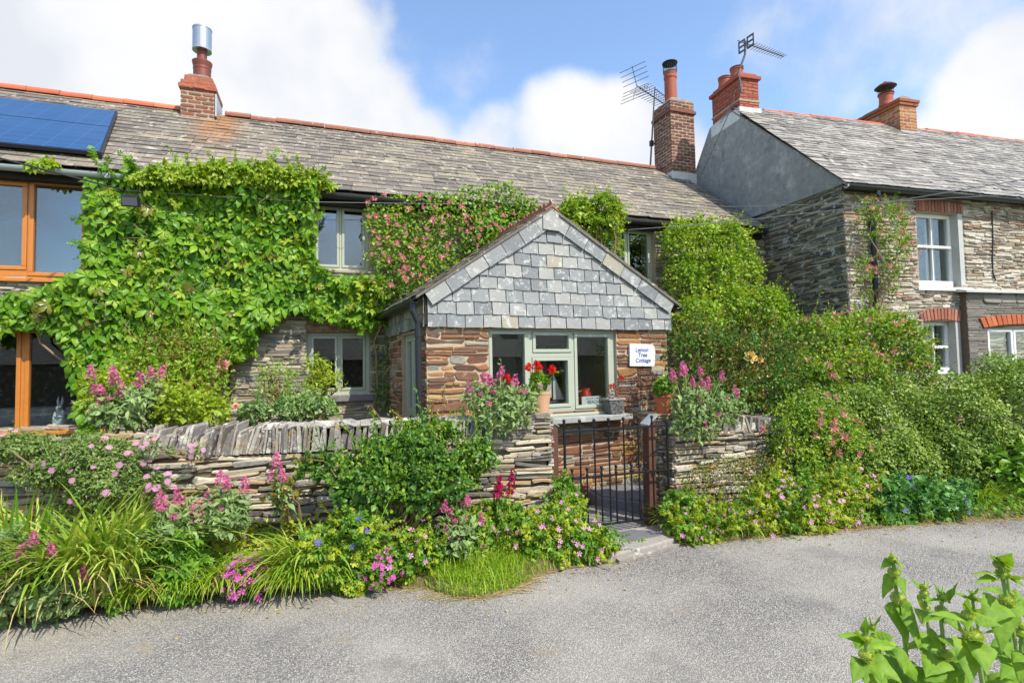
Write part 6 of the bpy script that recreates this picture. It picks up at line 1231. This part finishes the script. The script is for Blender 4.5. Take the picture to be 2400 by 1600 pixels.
# ---------------- geranium masses
def mass(name, label, ells, n, T, size, m, seed, base, fl, cat='flowering plant', m2=None, **kw): return climber(name, label, ells, n, T, size, m, seed, base, fl=fl, tw=0, cat=cat, m2=m2, **kw)
gk = dict(hang=.1, up=.9, rough=.8, lump=.2, shell=.5)
mass('geranium', 'ferny dark green geranium with a few blue flowers beside the lime grasses', [E(370, 480, 1280, 1420, 4.85, .2), E(380, 470, 1230, 1320, 4.9, .18), E(250, 330, 1350, 1420, 4.9, .15)], 1500, T_five, (.05, .09), F_ger, 430, gp(430, 1420, 4.85, -.05), [(M_vio5, 6, (.04, .055), 'flower')], **gk)
mass('geranium', 'broad mass of green geranium with small pale pink flowers left of the gate', [E(870, 1060, 1230, 1345, 4.6, .2), E(1000, 1180, 1210, 1320, 4.66, .2), E(1120, 1280, 1190, 1310, 4.66, .2), E(1220, 1370, 1200, 1305, 4.6, .2), E(1300, 1440, 1240, 1325, 4.45, .17), E(1290, 1370, 1170, 1240, 4.75, .12), E(820, 930, 1290, 1375, 4.6, .16), E(1300, 1345, 1120, 1200, 4.85, .06), E(1060, 1200, 1180, 1250, 4.8, .12)], 9000, [T_five, T_leaf], (.035, .065), F_ger, 431, gp(1150, 1340, 4.5, -.05), [(M_ger5, 95, (.036, .05), 'flower')], m2=F_gery, **gk)
mass('geranium', 'leafy geranium with violet flowers in front of the big rose bush', [E(770, 900, 1190, 1340, 4.6, .22), E(700, 860, 1230, 1370, 4.62, .2), E(790, 880, 1330, 1390, 4.55, .15)], 2600, [T_five, T_lob], (.045, .075), F_ger, 432, gp(800, 1380, 4.6, -.05), [(M_vio5, 9, (.04, .055), 'flower')], m2=F_gery, **gk)
mass('rock_pink', 'hot pink flowering cushion at the road edge between the fountain grasses', [E(535, 630, 1315, 1400, 4.72, .17), E(515, 560, 1350, 1395, 4.72, .1)], 900, T_two_r, (.02, .04), F_rose, 433, gp(580, 1400, 4.72, -.06), [(M_hot5, 100, (.035, .05), 'flower')], lump=.1)
mass('rock_pink', 'small pink flowering patch at the road edge left of the grass tongue', [E(860, 935, 1310, 1365, 4.45, .1)], 300, T_two_r, (.02, .035), F_ger, 434, gp(895, 1360, 4.45, -.06), [(M_hot5, 44, (.025, .038), 'flower')], lump=.1)
mass('geranium', 'mixed green geranium with mauve flowers immediately right of the stone step', [E(1560, 1690, 1190, 1295, 4.6, .2), E(1630, 1760, 1180, 1270, 4.6, .2), E(1555, 1640, 1150, 1240, 4.75, .16), E(1590, 1700, 1250, 1300, 4.5, .12)], 2600, [T_five, T_leaf], (.04, .07), F_ger, 435, gp(1650, 1290, 4.6, -.06), [(M_ger5, 20, (.028, .04), 'flower'), (M_hot5, 22, (.022, .035), 'flower')], m2=F_gery, **gk)
mass('geranium', 'lime green mound dotted with pale pink flowers in the middle of the right verge', [E(1740, 1910, 1110, 1260, 4.55, .28), E(1860, 2050, 1090, 1250, 4.5, .28), E(1780, 2020, 1150, 1265, 4.4, .22), E(1720, 1800, 1190, 1275, 4.5, .15)], 6500, [T_five, T_leaf], (.032, .06), F_gery, 436, gp(1890, 1250, 4.5, -.06), [(M_ger5, 100, (.038, .052), 'flower')], m2=F_ger, **gk)
mass('geranium', 'blue green lobed geranium mound with five large violet flowers on the right verge', [E(2030, 2180, 1120, 1235, 4.3, .25), E(2120, 2275, 1130, 1235, 4.2, .25), E(2030, 2150, 1180, 1245, 4.25, .2)], 2200, [T_lob, T_rnd], (.06, .1), F_blue, 437, gp(2150, 1240, 4.3, -.07), [(M_vio5, 6, (.06, .075), 'flower')], **gk)
mass('comfrey', 'coarse broad leaved plant at the far right edge under the hedge', [E(2310, 2460, 1030, 1180, 4.2, .25), E(2370, 2480, 1110, 1215, 4.0, .2)], 600, T_leaf, (.1, .18), F_ger, 438, gp(2380, 1210, 4.1, -.07), None, cat='plant', **gk)
mass('shrub', 'dark sparse twiggy cotoneaster against the short wall right of the gate', [E(1640, 1760, 1060, 1180, 4.72, .12), E(1720, 1830, 1060, 1170, 4.75, .14), E(1600, 1680, 1090, 1170, 4.75, .1)], 3000, T_two_r, (.014, .028), F_bron, 439, gp(1710, 1200, 4.75, .0), None, cat='shrub', m2=F_rose, lump=.3, shell=.8)
# gladioli
GL = thing('gladiolus', 'two magenta gladiolus spikes standing in front of the left wall', 'flowering plant', gp(1170, 1290, 4.5, 0))
glm = [headmesh('flower', P_mag, 9, lambda t: (.016, .02*t), T_fl5, .05, 250+i) for i in range(2)]
for (u0, v0, u1, v1) in ((1155, 1290, 1170, 1112), (1183, 1290, 1200, 1100)):
    p0, p1 = at(u0, v0, Y=4.55), at(u1, v1, Y=4.6); b = MB(); b.tube([p0, (p0+p1)/2+V3(.01, 0, 0), p1], [.006, .005, .003], 6); part('stem', b, F_stem, GL)
    t = np.linspace(.72, .98, 8); q = p0+(p1-p0)*t[:, None]; s_ = np.stack([np.where(np.arange(8) % 2, 1, -1)*.5, np.full(8, -.8), np.full(8, .3)], -1); flowers(GL, glm, q, s_, np.linspace(1.1, .6, 8), 'flower', rg, .012)
# ---------------- grass tongue by the road, stray grass, dead stalks (nobody could count these)
rg = np.random.default_rng(9); n = 9000; x = rg.uniform(.55, 2.3, n); t = rg.random(n); e = np.array([edgeY(a) for a in x]); y = e+.02+t*(.42-.16*np.abs(x-1.3)); ok = (x > .7) | (t < .5)
P = np.stack([x, y, np.full(n, -.1)], -1)[ok]; P[:, 2] += np.clip((P[:, 1]-e[ok])*.22, 0, .07); n = len(P); lm = LM(); hgt = np.clip((P[:, 1]-e[ok])/.35, .25, 1)
lm.blades(P, rg.uniform(0, 6.28, n), rg.lognormal(-2.15, .45, n)*hgt, rg.uniform(.9, 1.5, n), rg.uniform(.3, 1.8, n), rg.uniform(.0014, .003, n), 3); o = leafpart(None, lm, F_grass, 'grass'); tag(o, kind='stuff')
n = 3600; x = np.concatenate([rg.uniform(-6.5, 2.2, n), rg.uniform(3.3, 12, n//2)]); n = len(x); e = np.array([edgeY(a) for a in x]); P = np.stack([x, e+rg.uniform(-.03, .25, n), np.full(n, -.1)], -1); P[:, 2] += np.clip((P[:, 1]-e)*.25, 0, .08); lm = LM(); lm.blades(P, rg.uniform(0, 6.28, n), rg.uniform(.05, .22, n), rg.uniform(.7, 1.5, n), rg.uniform(.3, 2, n), rg.uniform(.0015, .0035, n), 3); o = leafpart(None, lm, F_hak, 'grass'); tag(o, kind='stuff')
n = 1500; x = np.concatenate([rg.uniform(-3.2, 1.9, n), rg.uniform(3.3, 8, n//2)]); n = len(x); e = np.array([edgeY(a) for a in x]); P = np.stack([x, e+rg.normal(0, .035, n)-.01, np.full(n, -.094)], -1); D = nrm(np.stack([np.ones(n), rg.normal(-.05, .35, n), rg.normal(.02, .05, n)], -1)*np.where(rg.random(n) < .5, 1, -1)[:, None]); lm = LM(); lm.add((np.array([(-.02, 0, 0), (.02, 0, 0), (.015, 1, .02), (-.015, 1, .02)]), [(0, 1, 2, 3)]), P, D, np.tile(V3(0, 0, 1), (n, 1)), rg.uniform(.04, .17, n)); o = leafpart(None, lm, F_dry, 'dead_grass'); tag(o, kind='stuff')
n = 4200; x = np.concatenate([np.where(rg.random(n) < .8, rg.uniform(-6.5, .7, n), rg.uniform(1.9, 2.2, n)), rg.uniform(3.4, 12, n)]); n = len(x); e = np.array([edgeY(a) for a in x]); P = np.stack([x, e+rg.uniform(.0, .5, n), np.full(n, -.06)], -1); P[:, 2] += np.clip((P[:, 1]-e)*.22, 0, .1)+rg.random(n)*.07; lm = LM(); lm.add(T_two_r, P, nrm(rnd3(rg, n)+V3(0, -.3, .2)), nrm(rnd3(rg, n)*.5+V3(0, -.3, 1)), rg.uniform(.02, .06, n)); o = leafpart(None, lm, F_ger, 'undergrowth'); tag(o, kind='stuff')
n = 6400; x = rg.uniform(-6.5, .75, n); e = np.array([edgeY(a) for a in x]); q = rg.random(n); P = np.stack([x, e+.04+q*.5, -.06+rg.random(n)**1.5*(.12+.3*q)], -1); lm = LM(); k = rg.random(n) < .6; D_ = nrm(rnd3(rg, n)+V3(0, -.4, .3)); N_ = nrm(rnd3(rg, n)*.5+V3(0, -.35, 1)); lm.add(T_five, P[k], D_[k], N_[k], rg.uniform(.05, .09, k.sum())); lm.add(T_leaf, P[~k], D_[~k], N_[~k], rg.uniform(.04, .1, (~k).sum())); o = leafpart(None, lm, F_gery, 'undergrowth'); tag(o, kind='stuff')
n = 900; x = rg.uniform(-4, 1.0, n); P = np.stack([x, rg.uniform(5.9, 8.2, n), np.full(n, .62)], -1); lm = LM(); lm.blades(P, rg.uniform(0, 6.28, n), rg.uniform(.15, .5, n), rg.uniform(.9, 1.5, n), rg.uniform(.2, 1.5, n), rg.uniform(.002, .004, n), 4); o = leafpart(None, lm, F_strap, 'grass'); tag(o, kind='stuff')
n = 60; P = np.stack([rg.uniform(2.9, 4.2, n), rg.uniform(5.9, 6.25, n), np.full(n, .17)], -1); lm = LM(); lm.blades(P, rg.uniform(0, 6.28, n), rg.uniform(.05, .14, n), rg.uniform(.7, 1.5, n), rg.uniform(.3, 1.5, n), rg.uniform(.002, .004, n), 3); o = leafpart(None, lm, F_hak, 'grass'); tag(o, kind='stuff')
n = 11000; x = rg.uniform(-3.5, 7.5, n); e = np.array([edgeY(a) for a in x]); q = rg.random(n); y = np.where(q < .6, e-np.abs(rg.normal(0, .12, n)), rg.uniform(1.2, 4, n)); k = y < e; P = np.stack([x, y, np.full(n, -.0985)], -1)[k]; n = len(P)
octa = (np.array([(-.5, 0, 0), (0, -.45, 0), (.5, 0, 0), (0, .5, 0), (.1, .05, .42), (-.15, -.1, .38)]), [(0, 1, 5), (1, 2, 4), (1, 4, 5), (2, 3, 4), (3, 0, 5), (3, 5, 4)])
lm = LM(); lm.add(octa, P, nrm(rnd3(rg, n)*V3(1, 1, .1)), nrm(rnd3(rg, n)*.15+V3(0, 0, 1)), np.clip(rg.lognormal(-5.1, .45, n), .003, .016)); o = leafpart(None, lm, stone('grit', L3('8f8a82', '6d6a66', 'b5ada0', '57544f', 'a08c70'), .2, stretch=False), 'gravel'); tag(o, kind='stuff')
n = 260; x = rg.uniform(-3, 7.5, n); e = np.array([edgeY(a) for a in x]); P = np.stack([x, e-np.abs(rg.normal(0, .25, n))-.02, np.full(n, -.096)], -1); lm = LM(); lm.add(T_leaf, P, nrm(rnd3(rg, n)*V3(1, 1, .05)), nrm(rnd3(rg, n)*.2+V3(0, 0, 1)), rg.uniform(.015, .04, n)); o = leafpart(None, lm, F_dry, 'leaf_litter'); tag(o, kind='stuff')
# ---------------- phlomis in the near corner
PHL = thing('jerusalem_sage', 'tall soft leaved plant with ball shaped whorls of buds close to the camera', 'plant', tuple(atd(2230, 2400, 1.6)*V3(1, 1, 0)+V3(0, 0, -.15)))
def bigleaf(base, tip, w, bulge, rg, side=0.0, K=18):
    """broad arching leaf from base to tip: rises along bulge then droops; folded along the midrib, heart shaped at the base"""
    t = np.linspace(0, 1, K+1)[:, None]; ctrl = (base+tip)/2+bulge; C = (1-t)**2*base+2*t*(1-t)*ctrl+t*t*tip; T = np.gradient(C, axis=0); T = nrm(T); view = nrm(CAM-base); ref = nrm(V3(0, -.3, 1)+rg.normal(0, .25, 3)+view*.35)
    S = nrm(np.cross(T, np.tile(ref, (K+1, 1)))); U = np.cross(S, T); t = t[:, 0]; prof = w*1.12*np.minimum(1, (t*6+.3))**.7*(1-t**1.25)**1.02+.0004; f = .22+.1*np.sin(t*9)
    rows = []
    ph = rg.uniform(0, 6)
    for q in np.linspace(-1, 1, 9):
        a = abs(q); wav = .07*np.sin(t*13+q*3+ph)*a*a+.09*np.sin(t*40-a*7)*(a > .1)*(1-a*.6)
        rows.append(C+S*(prof*q*(1-.12*a*f))[:, None]+U*(prof*(f*a**.8*.8+wav-.28*a**3*(.5+t)))[:, None])
    V = np.stack(rows, 1).reshape(-1, 3); F = [(i*9+c, i*9+c+1, i*9+c+10, i*9+c+9) for i in range(K) for c in range(8)]; return V, F
def whorl(c, r, rg):
    lm = LM(); n = 420; d = nrm(rnd3(rg, n)); d[:, 2] *= .82; P = c+d*r*.76; lm.add((np.array([(-.09, 0, 0), (.09, 0, 0), (.11, .8, 0), (0, 1, .05), (-.11, .8, 0), (0, .5, .12)]), [(0, 1, 5), (1, 2, 5), (2, 3, 5), (3, 4, 5), (4, 0, 5)]), P, nrm(d+rg.normal(0, .12, (n, 3))+V3(0, 0, .25)), nrm(rnd3(rg, n)), rg.uniform(.28, .38, n)*r*.9)
    b = MB(); b.sphere(c, r*.72, 12, 8, (1, 1, .84)); lm.raw(b.v, b.f); return lm
zx = lambda x: 1960+x/5.06
zy = lambda y: 1290+y/5.06
rg = np.random.default_rng(500)
STEMS = [ # depth, stem points (zoom pixels), whorls (x,y,r), leaves (x0,y0,x1,y1,width,bulge)
 (1.75, [(655, 20), (680, 180), (700, 400), (760, 760), (860, 1400), (930, 1900)], [(670, 105, 55), (690, 255, 72), (735, 560, 85)], [(640, 90, 530, 215, .020, .3), (720, 130, 790, 235, .018, .9), (670, 280, 550, 575, .034, .45), (730, 280, 830, 550, .034, .4), (690, 570, 850, 1140, .052, .35), (780, 590, 1050, 1290, .055, .45), (740, 590, 990, 1180, .03, .3), (655, 60, 650, 0, .008, 0)]),
 (1.55, [(355, 790), (350, 1040), (360, 1300), (390, 1900)], [(352, 1040, 66), (360, 1240, 85)], [(330, 950, 355, 775, .016, .1), (320, 1040, 0, 1015, .022, .5), (390, 1050, 740, 1175, .022, .5), (310, 1060, 230, 930, .018, .4), (320, 1280, 195, 1570, .04, .2), (360, 1290, 350, 1600, .035, .1), (420, 1280, 540, 1560, .042, .3), (430, 1280, 780, 1570, .045, .4), (380, 950, 430, 870, .01, .3)]),
 (1.9, [(400, 780), (440, 950), (520, 1180), (640, 1700)], [(430, 905, 42), (450, 1010, 40)], [(430, 900, 530, 760, .025, .2), (420, 910, 370, 980, .02, .4), (460, 1030, 690, 1020, .05, .6), (450, 1040, 720, 1260, .045, .4)]),
 (2.1, [(1055, 345), (1045, 500), (1075, 720), (1110, 1200), (1150, 1900)], [(1045, 425, 42), (1045, 505, 52), (1070, 680, 46)], [(1010, 420, 870, 310, .014, .2), (1080, 430, 1170, 375, .014, .2), (1020, 520, 1010, 690, .03, .2), (1070, 520, 1130, 650, .028, .3), (1060, 690, 1010, 870, .05, .4), (1100, 690, 1240, 770, .03, .4)]),
 (1.7, [(1270, 420), (1250, 600), (1240, 800), (1280, 1190), (1340, 1900)], [(1270, 545, 66), (1250, 710, 70), (1290, 1235, 82), (1285, 820, 44)], [(1320, 560, 1445, 365, .03, .15), (1240, 510, 1160, 380, .02, .1), (1250, 560, 1080, 600, .018, .3), (1220, 740, 1030, 860, .04, .4), (1280, 730, 1520, 1000, .035, .5), (1280, 1250, 1270, 1620, .075, .25), (1230, 1240, 1060, 1500, .06, .4), (1340, 1240, 1440, 1560, .06, .4), (1220, 1000, 1080, 1160, .05, .4), (1300, 1000, 1400, 1160, .045, .3)]),
 (2.1, [(1620, 460), (1620, 620), (1680, 900), (1760, 1500)], [(1620, 560, 46), (1665, 740, 42)], [(1600, 560, 1380, 500, .025, .4), (1640, 560, 1830, 600, .025, .4), (1610, 500, 1565, 455, .012, .2), (1640, 490, 1690, 430, .012, .2), (1660, 740, 1760, 700, .05, .6)]),
 (1.35, [(1550, 600), (1570, 760), (1600, 950), (1680, 1250), (1790, 1900)], [(1568, 760, 72), (1620, 1000, 108)], [(1560, 720, 1560, 560, .02, .1), (1540, 780, 1085, 755, .022, .4), (1630, 780, 1990, 910, .026, .4), (1540, 800, 1560, 960, .02, .5), (1570, 1050, 1590, 1600, .052, .3), (1680, 1040, 1790, 1480, .05, .6), (1640, 1060, 1740, 1090, .03, .4)]),
 (1.65, [(1880, 60), (1940, 200), (1990, 400), (2060, 740), (2160, 1300), (2240, 1900)], [(1925, 160, 58), (1965, 280, 72), (2025, 590, 88), (1905, 95, 30)], [(1960, 130, 2085, 25, .035, .1), (1990, 140, 2080, 215, .02, .4), (1890, 100, 1830, 35, .016, .1), (1900, 260, 1630, 295, .026, .4), (1900, 300, 1640, 390, .024, .3), (2030, 280, 2240, 430, .03, .5), (1980, 600, 1960, 1220, .06, .3), (1960, 590, 1790, 930, .06, .7), (2090, 600, 2260, 800, .06, .5), (2050, 300, 2290, 330, .026, .4)]),
 (1.95, [(2030, 220), (2040, 400), (2050, 600), (2070, 1200)], [(2030, 210, 45), (2075, 510, 48)], [(2060, 500, 2250, 620, .05, .6), (2010, 480, 1690, 470, .022, .4)]),
 (1.7, [(2200, 830), (2195, 1000), (2190, 1250), (2230, 1800)], [(2205, 880, 52), (2190, 965, 58), (2220, 1290, 46)], [(2170, 880, 2000, 730, .016, .2), (2170, 980, 1740, 985, .024, .4), (2190, 1010, 2260, 1030, .03, .4), (2190, 1290, 1910, 1240, .02, .3), (2180, 1290, 1950, 1530, .045, .4), (2240, 1310, 2290, 1540, .05, .3)]),
 (1.5, [(2300, 1000), (2290, 1300), (2300, 1800)], [(2300, 1200, 60)], [(2290, 1220, 2100, 1320, .04, .4), (2290, 1230, 2160, 1560, .05, .3)]),
]
for dist, sp_, wh, lv in STEMS:
    b = MB(); pts = [atd(zx(x), zy(y), dist) for x, y in sp_]; last = pts[-1].copy(); pts.append(V3(last[0]*.97+.03*pts[0][0], last[1], -.15)); b.tube(pts, [.003]+[.0055]*(len(pts)-2)+[.007], 8); so = part('stem', b, F_stem, PHL, smooth=True)
    for x, y, r_ in wh:
        c = atd(zx(x), zy(y), dist); link('bud_whorl', whorl(c, r_/5.06/1260*dist, rg).mesh('bud_whorl', F_phlo), so)
    for x0, y0, x1, y1, w_, bu in lv:
        p0 = atd(zx(x0), zy(y0+28), dist+.005); p1 = atd(zx(x1), zy(y1), dist-rg.uniform(-.03, .1)); L = np.linalg.norm(p1-p0); up_ = nrm(V3(0, 0, 1)*.8+nrm(p1-p0)*.4); V, F = bigleaf(p0, p1, w_*.74, up_*bu*L*.38, rg); lm = LM(); lm.raw(V, F); lo = link('leaf', lm.mesh('leaf', F_phl), so); lo.data.polygons.foreach_set('use_smooth', [True]*len(lo.data.polygons))
lm = LM()
for k in range(64):
    u = rg.uniform(2000, 2480); v = rg.uniform(1510, 1700); d_ = rg.uniform(1.6, 2.2); p0 = atd(u, v, d_); p1 = p0+V3(*rg.normal(0, .08, 2), rg.uniform(-.14, .02)); V, F = bigleaf(p0, p1, rg.uniform(.03, .055), V3(0, 0, .05), rg); lm.raw(V, F)
leafpart(PHL, lm, F_phl, 'basal_leaves')
